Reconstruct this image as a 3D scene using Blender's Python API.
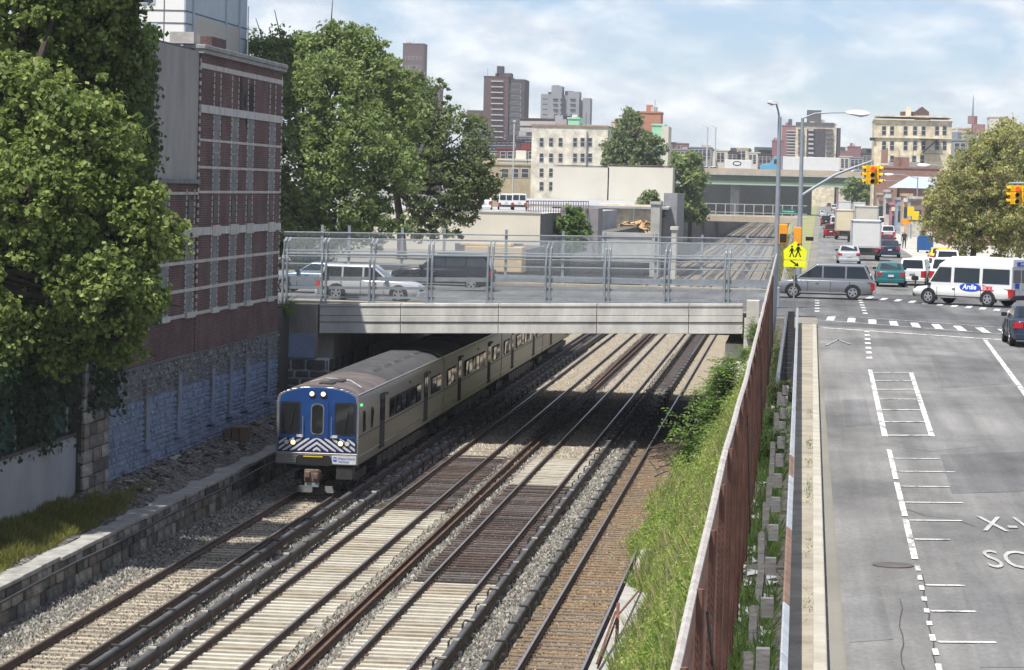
import bpy, bmesh, math, random
import numpy as np
from mathutils import Vector, Matrix
random.seed(7); rng = np.random.default_rng(7)
for o in list(bpy.data.objects): bpy.data.objects.remove(o)
S = bpy.context.scene
C = S.collection
# ------------------------------------------------------------------ camera (photo calibration: vanishing point of the tracks + roll)
F = 2950.0; PPX, PPY = 512.0, 335.0; VPX, VPY = 799.0, 193.6; ROLL = 0.025; CZ = 5.4
_a = np.array([(VPX-PPX)/F, (VPY-PPY)/F, 1.0]); _a /= np.linalg.norm(_a)
_h = np.array([math.cos(ROLL), math.sin(ROLL), 0.0]); _u = np.cross(_a, _h); _u /= np.linalg.norm(_u)
if _u[1] > 0: _u = -_u
_x = np.cross(_a, _u)
if _x[0] < 0: _x = -_x
CM = np.array([_x, _a, _u])
cam = bpy.data.cameras.new('camera'); camo = bpy.data.objects.new('camera', cam); C.objects.link(camo)
r_, u_, b_ = CM[:, 0], -CM[:, 1], -CM[:, 2]
camo.matrix_world = Matrix(((r_[0], u_[0], b_[0], 0), (r_[1], u_[1], b_[1], 0), (r_[2], u_[2], b_[2], CZ), (0, 0, 0, 1)))
cam.sensor_width = 36; cam.lens = F*36/1024; cam.clip_start = .5; cam.clip_end = 20000
S.camera = camo
S.render.resolution_x, S.render.resolution_y = 1024, 670
# ------------------------------------------------------------------ light
SX, SY = 0.27, 0.40                      # shadow displacement per metre of height
sun_dir = Vector((SX, SY, -1)).normalized()
ELEV = math.asin(-sun_dir.z); AZ = math.atan2(-sun_dir.x, -sun_dir.y)   # azimuth of the sun, clockwise from +Y
sl = bpy.data.lights.new('sun', 'SUN'); sl.energy = 4.8; sl.angle = math.radians(.6); sl.color = (1, .955, .88)
so = bpy.data.objects.new('sun', sl); C.objects.link(so); so.rotation_euler = sun_dir.to_track_quat('-Z', 'Y').to_euler(); so.location = (0, 0, 100)
W = bpy.data.worlds.new('World'); S.world = W; W.use_nodes = True
def sky_world():
    nt = W.node_tree; n = nt.nodes; l = nt.links; n.clear()
    out = n.new('ShaderNodeOutputWorld'); bg = n.new('ShaderNodeBackground'); bg.inputs[1].default_value = .15
    sk = n.new('ShaderNodeTexSky'); sk.sky_type = 'NISHITA'; sk.sun_disc = False; sk.sun_elevation = ELEV; sk.sun_rotation = AZ
    sk.air_density = 1.0; sk.dust_density = .25; sk.ozone_density = 2.5; sk.altitude = 600
    tc = n.new('ShaderNodeTexCoord'); mp = n.new('ShaderNodeMapping'); mp.inputs['Scale'].default_value = (1, 1, 2.4); mp.inputs['Location'].default_value = (.31, .12, .05)
    nz = n.new('ShaderNodeTexNoise'); nz.inputs['Scale'].default_value = 23; nz.inputs['Detail'].default_value = 10; nz.inputs['Roughness'].default_value = .58
    nz.inputs['Distortion'].default_value = .25
    rp = n.new('ShaderNodeValToRGB'); rp.color_ramp.elements[0].position = .37; rp.color_ramp.elements[1].position = .60
    rp.color_ramp.elements[0].color = (0, 0, 0, 1); rp.color_ramp.elements[1].color = (.8, .8, .8, 1)
    mx = n.new('ShaderNodeMixRGB')
    n2 = n.new('ShaderNodeTexNoise'); n2.inputs['Scale'].default_value = 48; n2.inputs['Detail'].default_value = 8; l.new(mp.outputs[0], n2.inputs[0])
    r2 = n.new('ShaderNodeValToRGB'); r2.color_ramp.elements[0].position = .36; r2.color_ramp.elements[1].position = .62; r2.color_ramp.elements[0].color = (3.1, 3.45, 3.95, 1); r2.color_ramp.elements[1].color = (5.2, 5.25, 5.3, 1)
    l.new(n2.outputs[0], r2.inputs[0]); l.new(r2.outputs[0], mx.inputs[2])
    l.new(tc.outputs['Generated'], mp.inputs[0]); l.new(mp.outputs[0], nz.inputs[0]); l.new(nz.outputs[0], rp.inputs[0])
    l.new(rp.outputs[0], mx.inputs[0]); ti = n.new('ShaderNodeMixRGB'); ti.blend_type = 'MULTIPLY'; ti.inputs[0].default_value = 1; ti.inputs[2].default_value = (.45, .485, .595, 1); l.new(sk.outputs[0], ti.inputs[1]); l.new(ti.outputs[0], mx.inputs[1]); l.new(mx.outputs[0], bg.inputs[0]); l.new(bg.outputs[0], out.inputs[0])
sky_world()
vs = S.view_settings; vs.view_transform = 'Standard'; vs.look = 'None'; vs.gamma = 1; vs.exposure = .56; vs.use_curve_mapping = False

# ------------------------------------------------------------------ pixel -> place helpers
def ray(px, py): return CM @ np.array([(px-PPX)/F, (py-PPY)/F, 1.0])
O_ = np.array([0, 0, CZ])
def Pz(px, py, z): d = ray(px, py); return Vector(d*((z-CZ)/d[2])+O_)
def PY(px, py, y): d = ray(px, py); return Vector(d*(y/d[1])+O_)
def PX(px, py, x): d = ray(px, py); return Vector(d*(x/d[0])+O_)
# ------------------------------------------------------------------ materials
MATS = {}
def mat(name, col, rough=.8, metal=0, var=.25, scale=1.5, bump=0, bscale=30, col2=None, spec=.3, detail=6, stretch=(1, 1, 1), emit=None, trans=0, alpha=1):
    if name in MATS: return MATS[name]
    m = bpy.data.materials.new(name); m.use_nodes = True; MATS[name] = m
    nt = m.node_tree; n = nt.nodes; l = nt.links; b = n['Principled BSDF']
    b.inputs['Roughness'].default_value = rough; b.inputs['Metallic'].default_value = metal; b.inputs['Specular IOR Level'].default_value = spec
    if emit: b.inputs['Emission Color'].default_value = (*emit[:3], 1); b.inputs['Emission Strength'].default_value = emit[3]
    if trans: b.inputs['Transmission Weight'].default_value = trans
    if alpha < 1: b.inputs['Alpha'].default_value = alpha
    tc = n.new('ShaderNodeTexCoord'); mp = n.new('ShaderNodeMapping'); mp.inputs['Scale'].default_value = stretch
    l.new(tc.outputs['Object'], mp.inputs[0])
    if var > 0 or col2:
        nz = n.new('ShaderNodeTexNoise'); nz.inputs['Scale'].default_value = scale; nz.inputs['Detail'].default_value = detail; nz.inputs['Roughness'].default_value = .65
        rp = n.new('ShaderNodeValToRGB'); rp.color_ramp.elements[0].position = .3; rp.color_ramp.elements[1].position = .72
        c2 = col2 or tuple(min(1, c*(1+var)) for c in col); c1 = col if col2 else tuple(c*(1-var) for c in col)
        rp.color_ramp.elements[0].color = (*c1, 1); rp.color_ramp.elements[1].color = (*c2, 1)
        l.new(mp.outputs[0], nz.inputs[0]); l.new(nz.outputs[0], rp.inputs[0]); l.new(rp.outputs[0], b.inputs['Base Color'])
    else: b.inputs['Base Color'].default_value = (*col, 1)
    if bump:
        n2 = n.new('ShaderNodeTexNoise'); n2.inputs['Scale'].default_value = bscale; n2.inputs['Detail'].default_value = 4
        bp = n.new('ShaderNodeBump'); bp.inputs['Strength'].default_value = bump; bp.inputs['Distance'].default_value = .05
        l.new(mp.outputs[0], n2.inputs[0]); l.new(n2.outputs[0], bp.inputs['Height']); l.new(bp.outputs[0], b.inputs['Normal'])
    return m
def ballast_mat(name, cols, cell=13, patch=.35, dark=.5):
    m = bpy.data.materials.new(name); m.use_nodes = True; MATS[name] = m
    nt = m.node_tree; n = nt.nodes; l = nt.links; b = n['Principled BSDF']; b.inputs['Roughness'].default_value = .95; b.inputs['Specular IOR Level'].default_value = .15
    tc = n.new('ShaderNodeTexCoord'); v = n.new('ShaderNodeTexVoronoi'); v.inputs['Scale'].default_value = cell
    l.new(tc.outputs['Object'], v.inputs['Vector'])
    sp = n.new('ShaderNodeSeparateColor'); l.new(v.outputs['Color'], sp.inputs[0])
    rp = n.new('ShaderNodeValToRGB'); e = rp.color_ramp.elements
    e[0].position = .0; e[0].color = (*cols[0], 1); e[1].position = 1; e[1].color = (*cols[-1], 1)
    for i, c in enumerate(cols[1:-1]): k = e.new((i+1)/(len(cols)-1)); k.color = (*c, 1)
    l.new(sp.outputs[0], rp.inputs[0])
    nz = n.new('ShaderNodeTexNoise'); nz.inputs['Scale'].default_value = patch; nz.inputs['Detail'].default_value = 8; nz.inputs['Roughness'].default_value = .7
    l.new(tc.outputs['Object'], nz.inputs[0])
    mr = n.new('ShaderNodeMapRange'); mr.inputs[1].default_value = .3; mr.inputs[2].default_value = .7; mr.inputs[3].default_value = dark; mr.inputs[4].default_value = 1.15
    l.new(nz.outputs[0], mr.inputs[0])
    mu = n.new('ShaderNodeMixRGB'); mu.blend_type = 'MULTIPLY'; mu.inputs[0].default_value = 1
    l.new(rp.outputs[0], mu.inputs[1]); l.new(mr.outputs[0], mu.inputs[2]); l.new(mu.outputs[0], b.inputs['Base Color'])
    bp = n.new('ShaderNodeBump'); bp.inputs['Strength'].default_value = .9; bp.inputs['Distance'].default_value = .05
    l.new(sp.outputs[1], bp.inputs['Height']); l.new(bp.outputs[0], b.inputs['Normal'])
    return m
def brick_mat(name, c1, c2, mortar, bw=.24, bh=.08, axis='x', ms=.012):
    m = bpy.data.materials.new(name); m.use_nodes = True; MATS[name] = m
    nt = m.node_tree; n = nt.nodes; l = nt.links; b = n['Principled BSDF']; b.inputs['Roughness'].default_value = .9; b.inputs['Specular IOR Level'].default_value = .2
    tc = n.new('ShaderNodeTexCoord'); sp = n.new('ShaderNodeSeparateXYZ'); cb = n.new('ShaderNodeCombineXYZ'); ad = n.new('ShaderNodeMath'); ad.operation = 'ADD'
    l.new(tc.outputs['Object'], sp.inputs[0]); l.new(sp.outputs[0], ad.inputs[0]); l.new(sp.outputs[1], ad.inputs[1])
    l.new(ad.outputs[0], cb.inputs[0]); l.new(sp.outputs[2], cb.inputs[1])
    br = n.new('ShaderNodeTexBrick'); br.inputs['Scale'].default_value = 1; br.inputs['Brick Width'].default_value = bw; br.inputs['Row Height'].default_value = bh
    br.inputs['Mortar Size'].default_value = ms; br.inputs['Color1'].default_value = (*c1, 1); br.inputs['Color2'].default_value = (*c2, 1); br.inputs['Mortar'].default_value = (*mortar, 1)
    l.new(cb.outputs[0], br.inputs['Vector'])
    nz = n.new('ShaderNodeTexNoise'); nz.inputs['Scale'].default_value = .8; nz.inputs['Detail'].default_value = 8; l.new(tc.outputs['Object'], nz.inputs[0])
    mr = n.new('ShaderNodeMapRange'); mr.inputs[1].default_value = .3; mr.inputs[2].default_value = .7; mr.inputs[3].default_value = .65; mr.inputs[4].default_value = 1.2
    l.new(nz.outputs[0], mr.inputs[0])
    mu = n.new('ShaderNodeMixRGB'); mu.blend_type = 'MULTIPLY'; mu.inputs[0].default_value = 1
    l.new(br.outputs[0], mu.inputs[1]); l.new(mr.outputs[0], mu.inputs[2]); l.new(mu.outputs[0], b.inputs['Base Color'])
    return m
def leaf_mat(name, ca, cb, cc, sc=.5):
    m = bpy.data.materials.new(name); m.use_nodes = True; MATS[name] = m
    nt = m.node_tree; n = nt.nodes; l = nt.links; n.clear()
    out = n.new('ShaderNodeOutputMaterial'); b = n.new('ShaderNodeBsdfPrincipled'); b.inputs['Roughness'].default_value = .55; b.inputs['Specular IOR Level'].default_value = .3
    t = n.new('ShaderNodeBsdfTranslucent'); mxs = n.new('ShaderNodeMixShader'); mxs.inputs[0].default_value = .45
    g = n.new('ShaderNodeNewGeometry'); rp = n.new('ShaderNodeValToRGB'); e = rp.color_ramp.elements
    e[0].color = (*ca, 1); e[1].color = (*cc, 1); k = e.new(.55); k.color = (*cb, 1)
    tc = n.new('ShaderNodeTexCoord'); nz = n.new('ShaderNodeTexNoise'); nz.inputs['Scale'].default_value = sc; nz.inputs['Detail'].default_value = 3; l.new(tc.outputs['Object'], nz.inputs[0])
    ma = n.new('ShaderNodeMath'); ma.operation = 'MULTIPLY_ADD'; ma.inputs[1].default_value = .6; l.new(g.outputs['Random Per Island'], ma.inputs[0])
    mb = n.new('ShaderNodeMath'); mb.operation = 'MULTIPLY_ADD'; mb.inputs[1].default_value = 1.3; mb.inputs[2].default_value = -.45; l.new(nz.outputs[0], mb.inputs[0]); l.new(mb.outputs[0], ma.inputs[2])
    l.new(ma.outputs[0], rp.inputs[0]); l.new(rp.outputs[0], b.inputs['Base Color']); l.new(rp.outputs[0], t.inputs[0])
    l.new(b.outputs[0], mxs.inputs[1]); l.new(t.outputs[0], mxs.inputs[2]); l.new(mxs.outputs[0], out.inputs[0])
    return m
GLASS = mat('car_glass', (.016, .02, .022), .04, var=0, spec=.6)
BLACK = mat('black_rubber', (.018, .018, .019), .75, var=.2)
DARK = mat('dark_steel', (.05, .05, .052), .6, .3, var=.3)
CHROME = mat('bright_metal', (.55, .56, .57), .3, .8, var=.1)
CONC = mat('concrete', (.40, .39, .365), .9, var=.22, scale=.8, bump=.3, bscale=12)
CONC_L = mat('pale_concrete', (.50, .485, .44), .9, var=.2, scale=.9, bump=.3, bscale=10)
GALV = mat('galvanised_steel', (.28, .31, .335), .5, .45, var=.18, scale=3)
RED_L = mat('red_lens', (.42, .012, .015), .25, var=0, spec=.5)
WHITE_L = mat('clear_lens', (.6, .6, .58), .15, var=0, spec=.6)
PAINT_W = mat('road_paint', (.22, .22, .215), .8, col2=(.55, .55, .53), scale=3.5, detail=14, stretch=(1, .35, 1))
PAINT_W.node_tree.nodes['Color Ramp'].color_ramp.elements[0].position = .40; PAINT_W.node_tree.nodes['Color Ramp'].color_ramp.elements[1].position = .50

# ------------------------------------------------------------------ mesh helpers
class MB:
    def __init__(s): s.v = []; s.f = []; s.m = []
    def add(s, vs, fs, mi=0):
        o = len(s.v); s.v += [tuple(v) for v in vs]; s.f += [tuple(i+o for i in f) for f in fs]; s.m += [mi]*len(fs); return s
    def box(s, x0, x1, y0, y1, z0, z1, mi=0):
        return s.hexa([(x0, y0, z0), (x1, y0, z0), (x1, y1, z0), (x0, y1, z0), (x0, y0, z1), (x1, y0, z1), (x1, y1, z1), (x0, y1, z1)], mi)
    def hexa(s, p, mi=0):
        return s.add(p, [(0, 3, 2, 1), (4, 5, 6, 7), (0, 1, 5, 4), (1, 2, 6, 5), (2, 3, 7, 6), (3, 0, 4, 7)], mi)
    def tube(s, pts, rad, n=8, mi=0, cap=True):
        pts = [Vector(p) for p in pts]; rad = rad if isinstance(rad, (list, tuple)) else [rad]*len(pts)
        vs = []; fs = []
        for i, p in enumerate(pts):
            d = (pts[min(i+1, len(pts)-1)]-pts[max(i-1, 0)]).normalized()
            a = d.cross(Vector((0, 0, 1)) if abs(d.z) < .95 else Vector((1, 0, 0))).normalized(); b = d.cross(a)
            for k in range(n):
                t = 2*math.pi*(k+.5)/n; vs.append(p+(a*math.cos(t)+b*math.sin(t))*rad[i])
        for i in range(len(pts)-1):
            for k in range(n): k2 = (k+1) % n; fs.append((i*n+k, i*n+k2, (i+1)*n+k2, (i+1)*n+k))
        if cap: fs.append(tuple(range(n-1, -1, -1))); fs.append(tuple((len(pts)-1)*n+k for k in range(n)))
        return s.add(vs, fs, mi)
    def prism(s, poly, fn, a, b, mi=0):          # poly 2-D points, fn(u,v,w)->xyz, extruded from w=a to w=b
        n = len(poly); vs = [fn(u, v, a) for u, v in poly]+[fn(u, v, b) for u, v in poly]
        fs = [tuple(range(n-1, -1, -1)), tuple(range(n, 2*n))]+[(i, (i+1) % n, n+(i+1) % n, n+i) for i in range(n)]
        return s.add(vs, fs, mi)
    def loft(s, rings, mi=0, closed=True, cap=True):
        n = len(rings[0]); vs = [p for r in rings for p in r]; fs = []
        for i in range(len(rings)-1):
            for k in range(n if closed else n-1): k2 = (k+1) % n; fs.append((i*n+k, i*n+k2, (i+1)*n+k2, (i+1)*n+k))
        if cap: fs.append(tuple(range(n-1, -1, -1))); fs.append(tuple((len(rings)-1)*n+k for k in range(n)))
        return s.add(vs, fs, mi)
    def quad(s, a, b, c, d, mi=0): return s.add([a, b, c, d], [(0, 1, 2, 3)], mi)
    def mesh(s, name, mats, org=(0, 0, 0), smooth=False):
        me = bpy.data.meshes.new(name); o = Vector(org)
        me.from_pydata([tuple(Vector(v)-o) for v in s.v], [], s.f)
        for m in (mats if isinstance(mats, (list, tuple)) else [mats]):
            if m: me.materials.append(m)
        me.polygons.foreach_set('material_index', s.m)
        bm = bmesh.new(); bm.from_mesh(me); bmesh.ops.recalc_face_normals(bm, faces=bm.faces); bm.to_mesh(me); bm.free()
        if smooth:
            me.polygons.foreach_set('use_smooth', [True]*len(me.polygons)); me.set_sharp_from_angle(angle=math.radians(38))
        return me
    def build(s, name, mats, parent=None, smooth=False, bevel=0, local=False):
        org = (0, 0, 0)
        if parent is not None and not local: org = root_loc(parent)
        o = bpy.data.objects.new(name, s.mesh(name, mats, org, smooth)); C.objects.link(o); o.parent = parent
        if bevel:
            md = o.modifiers.new('bevel', 'BEVEL'); md.width = bevel; md.segments = 2; md.limit_method = 'ANGLE'; md.angle_limit = math.radians(40)
        return o
def root_loc(o):
    while o.parent: o = o.parent
    return o.location
def tag(o, label, cat, group=None):
    o['label'] = label; o['category'] = cat
    if group: o['group'] = group
    return o
def thing(name, label, cat, loc=(0, 0, 0), yaw=0, group=None):
    o = bpy.data.objects.new(name, None); C.objects.link(o); o.location = loc; o.rotation_euler = (0, 0, yaw); o.empty_display_size = .2
    return tag(o, label, cat, group)
def struct(o): o['kind'] = 'structure'; return o
def stuff(o): o['kind'] = 'stuff'; return o
def single(mb, name, mats, label, cat, loc, group=None, smooth=False, bevel=0):   # a thing that is one mesh, origin at its base
    o = bpy.data.objects.new(name, mb.mesh(name, mats, loc, smooth)); o.location = loc; C.objects.link(o)
    if bevel: md = o.modifiers.new('bevel', 'BEVEL'); md.width = bevel; md.segments = 2; md.limit_method = 'ANGLE'
    return tag(o, label, cat, group)
def piece(name, me, parent, loc, rot=(0, 0, 0), scale=(1, 1, 1)):                   # shared-mesh piece, loc in world, parent unrotated
    o = bpy.data.objects.new(name, me); C.objects.link(o); o.parent = parent
    o.location = Vector(loc)-Vector(root_loc(parent)); o.rotation_euler = rot; o.scale = scale
    return o
def sheet(name, poly, z, m, parent=None):
    mb = MB(); n = len(poly); mb.add([(x, y, z) for x, y in poly], [tuple(range(n))]); return mb.build(name, m, parent)
def text_mesh(txt, size, m, extr=.002, shear=0, bold=0):
    cu = bpy.data.curves.new('lettering', 'FONT'); cu.body = txt; cu.size = size; cu.extrude = extr; cu.align_x = 'CENTER'; cu.align_y = 'CENTER'; cu.shear = shear; cu.offset = bold
    cu.resolution_u = 3
    t = bpy.data.objects.new('lettering', cu); C.objects.link(t); dg = bpy.context.evaluated_depsgraph_get()
    me = bpy.data.meshes.new_from_object(t.evaluated_get(dg)); bpy.data.objects.remove(t); me.materials.clear(); me.materials.append(m); return me
def fast_mesh(name, verts, nper, m, mats=None):                # numpy: verts (N*nper,3), one face per nper verts
    me = bpy.data.meshes.new(name); N = len(verts)//nper
    me.vertices.add(len(verts)); me.vertices.foreach_set('co', verts.astype(np.float32).ravel())
    me.loops.add(len(verts)); me.loops.foreach_set('vertex_index', np.arange(len(verts), dtype=np.int32))
    me.polygons.add(N); me.polygons.foreach_set('loop_start', np.arange(0, len(verts), nper, dtype=np.int32))
    me.materials.append(m); me.update(calc_edges=True); me.validate(); return me
# ================================================================== SETTING: ground, trench, streets
ZR = -5.85; ZT = ZR-.17; ZB = ZR-.23            # rail top, tie top, ballast
XL, XR = -22.3, -0.95                            # trench lips
BY0, BY1 = 128.0, 163.0                          # road bridge, near and far edge
GND = mat('ground_earth', (.20, .19, .165), .95, var=.3, scale=.05, bump=.3)
mb = MB()
for x0, x1, y0, y1 in ((-6000, XL, -60, 9000), (XR, 6000, -60, 9000), (XL, XR, 1500, 9000), (XL, XR, BY0+1, BY1-1)):
    mb.quad((x0, y0, -.02), (x1, y0, -.02), (x1, y1, -.02), (x0, y1, -.02))
struct(mb.build('ground', GND))
BAL = ballast_mat('ballast_grey', [(.07, .065, .06), (.15, .14, .125), (.24, .225, .20), (.36, .34, .30)], 12, .5, .62)
BAL_TAN = ballast_mat('ballast_tan', [(.10, .085, .068), (.18, .155, .12), (.27, .235, .185), (.36, .32, .26)], 12, .5, .6)
BAL_RUST = ballast_mat('ballast_rusty', [(.09, .07, .05), (.17, .13, .085), (.25, .19, .125), (.33, .27, .19)], 12, .4, .7)
BAL_DARK = ballast_mat('ballast_oiled', [(.025, .02, .019), (.05, .04, .037), (.085, .07, .064), (.17, .15, .14)], 12, .9, .6)
BAL_WHITE = ballast_mat('ballast_pale', [(.10, .09, .07), (.18, .165, .135), (.27, .245, .20), (.36, .33, .27)], 12, .5, .75)
mb = MB(); mb.quad((XL, 20, ZB-.02), (XR, 20, ZB-.02), (XR, 1500, ZB-.02), (XL, 1500, ZB-.02))
bed = struct(mb.build('trackbed', BAL))
TRK = [-17.1, -13.28, -9.45, -5.48]
# ballast between the rails of each stretch, dirtier or paler as the track is
def strip(x0, x1, y0, y1, m, k=0):
    s = MB(); n = max(1, int((y1-y0)/4)); r = random.Random(int(x0*7+y0))
    ls = [(x0+r.uniform(-.08, .08), y0+(y1-y0)*i/n) for i in range(n+1)]; rs = [(x1+r.uniform(-.08, .08), y0+(y1-y0)*i/n) for i in range(n+1)]
    for i in range(n): s.quad((*ls[i], ZB+k*.004), (*rs[i], ZB+k*.004), (*rs[i+1], ZB+k*.004), (*ls[i+1], ZB+k*.004))
    return s.build('ballast_strip', m, bed)
strip(TRK[0]-1.5, TRK[0]+1.3, 20, 200, BAL_TAN)
strip(TRK[1]-1.5, TRK[1]+1.5, 20, 102, BAL_WHITE); strip(TRK[1]-1.4, TRK[1]+1.4, 102, 124, BAL_DARK); strip(TRK[1]-1.3, TRK[1]+1.3, 124, 420, BAL_TAN)
strip(TRK[2]-1.5, TRK[2]+1.5, 20, 83.6, BAL_WHITE); strip(TRK[2]-1.4, TRK[2]+1.4, 83.6, 112, BAL_DARK); strip(TRK[2]-1.4, TRK[2]+1.4, 112, 420, BAL_TAN)
strip(TRK[3]-1.4, TRK[3]+1.15, 20, 260, BAL_RUST); strip(TRK[3]-1.3, TRK[3]+1.2, 260, 1300, BAL_TAN); strip(TRK[0]-1.3, TRK[0]+1.3, 200, 1300, BAL_TAN); strip(TRK[1]-1.3, TRK[1]+1.3, 420, 1300, BAL_TAN); strip(TRK[2]-1.4, TRK[2]+1.4, 420, 1300, BAL_TAN)
for xa_, xb_ in ((-20.5, -18.5), (-15.7, -14.7), (-11.9, -10.9), (-8.0, -6.95), (-4.2, -3.0)): strip(xa_, xb_, 168, 1300, BAL_DARK)
# ------------------------------------------------------------------ tracks
RUST = mat('rusty_rail', (.10, .062, .045), .75, .3, var=.35, scale=3)
RAILTOP = mat('worn_railhead', (.42, .40, .39), .32, .85, var=.2, scale=2)
TIE_C = mat('concrete_tie', (.41, .38, .315), .9, var=.22, scale=2.5, bump=.3)
TIE_W = mat('timber_tie', (.055, .043, .038), .85, var=.5, scale=4, bump=.4)
TIE_T = mat('dusty_tie', (.38, .33, .255), .9, var=.3, scale=3, bump=.3)
TIE_R = mat('rusty_tie', (.20, .135, .08), .9, var=.35, scale=3, bump=.3)
def rail_mb(x, y0, y1, z=ZR):
    s = MB(); p = [(-.07, -.16), (.07, -.16), (.07, -.145), (.012, -.12), (.012, -.05), (.037, -.04), (.037, -.004), (-.037, -.004), (-.037, -.04), (-.012, -.05), (-.012, -.12), (-.07, -.145)]
    s.prism(p, lambda u, v, w: (x+u, w, z+v), y0, y1)
    s.box(x-.03, x+.03, y0, y1, z-.0039, z, 1); return s
def tie_me(m, w=1.3):
    s = MB(); s.box(-w, w, -.13, .13, -.2, 0); s.box(-.86, -.64, -.11, .11, .0, .022, 1); s.box(.64, .86, -.11, .11, .0, .022, 1)
    return s.mesh('tie', [m, RUST])
TIES = {'c': [tie_me(TIE_C), tie_me(mat('concrete_tie_dull', (.37, .345, .29), .9, var=.3, scale=2.5)), tie_me(mat('concrete_tie_stained', (.42, .37, .28), .9, col2=(.22, .19, .15), scale=1.6)), tie_me(mat('concrete_tie_clean', (.46, .43, .36), .9, var=.2, scale=2.5))],
        'w': [tie_me(TIE_W), tie_me(mat('timber_tie_grey', (.10, .085, .078), .85, var=.5, scale=4)), tie_me(mat('timber_tie_brown', (.075, .05, .04), .85, var=.5, scale=4))],
        't': [tie_me(TIE_T), tie_me(mat('dusty_tie_grey', (.27, .24, .19), .9, var=.3, scale=3))], 'r': [tie_me(TIE_R), tie_me(mat('rusty_tie_grey', (.16, .125, .095), .9, var=.35, scale=3))]}
def kind_at(t, y):
    if t == 0: return 't', -.032
    if t == 3: return 'r', -.035
    y = y+random.gauss(0, .5)
    if t == 1: return ('c', .0) if y < 102 else ('w', -.01) if y < 124 else ('t', -.03)
    return ('c', .0) if y < 83.6 else ('w', -.01) if y < 112 else ('c', -.005) if y < 124 else ('t', -.03)
TL = ['leftmost railway track, the one the train runs on', 'pale railway track just right of the train with a dark stretch before the bridge',
      'railway track second from the right with white ties at the bottom', 'rusty brown rightmost railway track beside the concrete ledge']
for t, x in enumerate(TRK):
    tr = thing('railway_track', TL[t], 'track', (x, 60, ZR), group='four parallel railway tracks')
    for sgn in (-1, 1): rail_mb(x+sgn*.7525, 20, 1450).build('rail', [RUST, RAILTOP], tr)
    y = 58.0; k = 0; far = MB()
    while y < 330:
        kk, dz = kind_at(t, y)
        if k < 170 and not (t == 0 and y > 112):
            piece('tie', random.choice(TIES[kk]), tr, (x+random.uniform(-.06, .06), y+random.gauss(0, .02), ZT+dz+random.gauss(0, .006)), (0, random.gauss(0, .003), random.gauss(0, .01)))
        elif not (t == 0 and y < 190): far.box(x-1.3, x+1.3, y-.13, y+.13, ZT-.2, ZT+dz, 0)
        y += .61; k += 1
    if far.v: stuff(far.build('tie_row', TIE_T, tr))
def stone_scatter(n, xr, yr, sz, m, name, label, zoff=0, keep=None):
    y = 1/(1/yr[0]-rng.random(n)*(1/yr[0]-1/yr[1])); x = rng.uniform(xr[0], xr[1], n)
    if keep is not None: k = keep(x, y); x = x[k]; y = y[k]; n = len(x)
    s = sz*rng.uniform(.6, 1.5, n); c = np.stack([x, y, np.full(n, ZB-.01+zoff)], 1); a = rng.uniform(0, 6.28, n); V = []
    for k in range(3):
        p0 = c+np.stack([np.cos(a+k*2.094)*s, np.sin(a+k*2.094)*s*1.2, np.zeros(n)], 1); p1 = c+np.stack([np.cos(a+(k+1)*2.094)*s, np.sin(a+(k+1)*2.094)*s*1.2, np.zeros(n)], 1)
        top = c+np.stack([np.cos(a)*s*.3, np.sin(a)*s*.3, s*1.1], 1); V.append(np.stack([p0, p1, top], 1))
    v = np.concatenate(V, 1).reshape(-1, 3); o = bpy.data.objects.new(name, fast_mesh(name, v, 3, m)); C.objects.link(o); tag(o, label, 'ballast'); return stuff(o)
def stone_mat(name, a, b, c):
    m = bpy.data.materials.new(name); m.use_nodes = True; n = m.node_tree.nodes; l = m.node_tree.links; p = n['Principled BSDF']; p.inputs['Roughness'].default_value = .95; p.inputs['Specular IOR Level'].default_value = .1
    g = n.new('ShaderNodeNewGeometry'); rp = n.new('ShaderNodeValToRGB'); e = rp.color_ramp.elements; e[0].color = (*a, 1); e[1].color = (*c, 1); k = e.new(.6); k.color = (*b, 1); l.new(g.outputs['Random Per Island'], rp.inputs[0]); l.new(rp.outputs[0], p.inputs['Base Color']); return m
off = lambda x, y: np.min(np.abs(x[:, None]-np.array(TRK)[None, :]), 1) > 1.28
SM_G = stone_mat('ballast_stone_grey', (.07, .066, .06), (.20, .19, .165), (.40, .38, .335))
stone_scatter(70000, (-19.7, -4.6), (58, 170), .055, SM_G, 'ballast_stones', 'grey ballast stones between the tracks', 0, off)
stone_scatter(9000, (TRK[0]-1.3, TRK[0]+1.3), (58, 110), .05, stone_mat('ballast_stone_tan', (.09, .078, .062), (.22, .19, .15), (.40, .36, .29)), 'ballast_stones', 'tan ballast stones strewn over the leftmost track')
stone_scatter(8000, (TRK[3]-1.3, TRK[3]+1.1), (58, 140), .045, stone_mat('ballast_stone_rust', (.08, .06, .045), (.20, .15, .10), (.34, .28, .20)), 'ballast_stones', 'rusty ballast stones strewn over the rightmost track')
dk2 = lambda x, y: ((np.abs(x-TRK[1]) < 1.35) & (y > 102) & (y < 124)) | ((np.abs(x-TRK[2]) < 1.35) & (y > 83.6) & (y < 112))
stone_scatter(30000, (TRK[1]-1.3, TRK[2]+1.3), (83, 125), .04, stone_mat('ballast_stone_oiled', (.02, .017, .016), (.06, .05, .046), (.22, .19, .18)), 'ballast_stones', 'oil dark ballast stones on the dark stretches of the middle tracks', 0, dk2)
tn2 = lambda x, y: ((np.abs(x-TRK[1]) < 1.35) & (y > 124)) | ((np.abs(x-TRK[2]) < 1.35) & (y > 124))
stone_scatter(26000, (TRK[1]-1.3, TRK[2]+1.3), (124, 260), .06, stone_mat('ballast_stone_dust', (.17, .15, .12), (.34, .30, .24), (.5, .45, .37)), 'ballast_stones', 'dusty ballast stones on the middle tracks under and past the bridge', 0, tn2)
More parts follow.
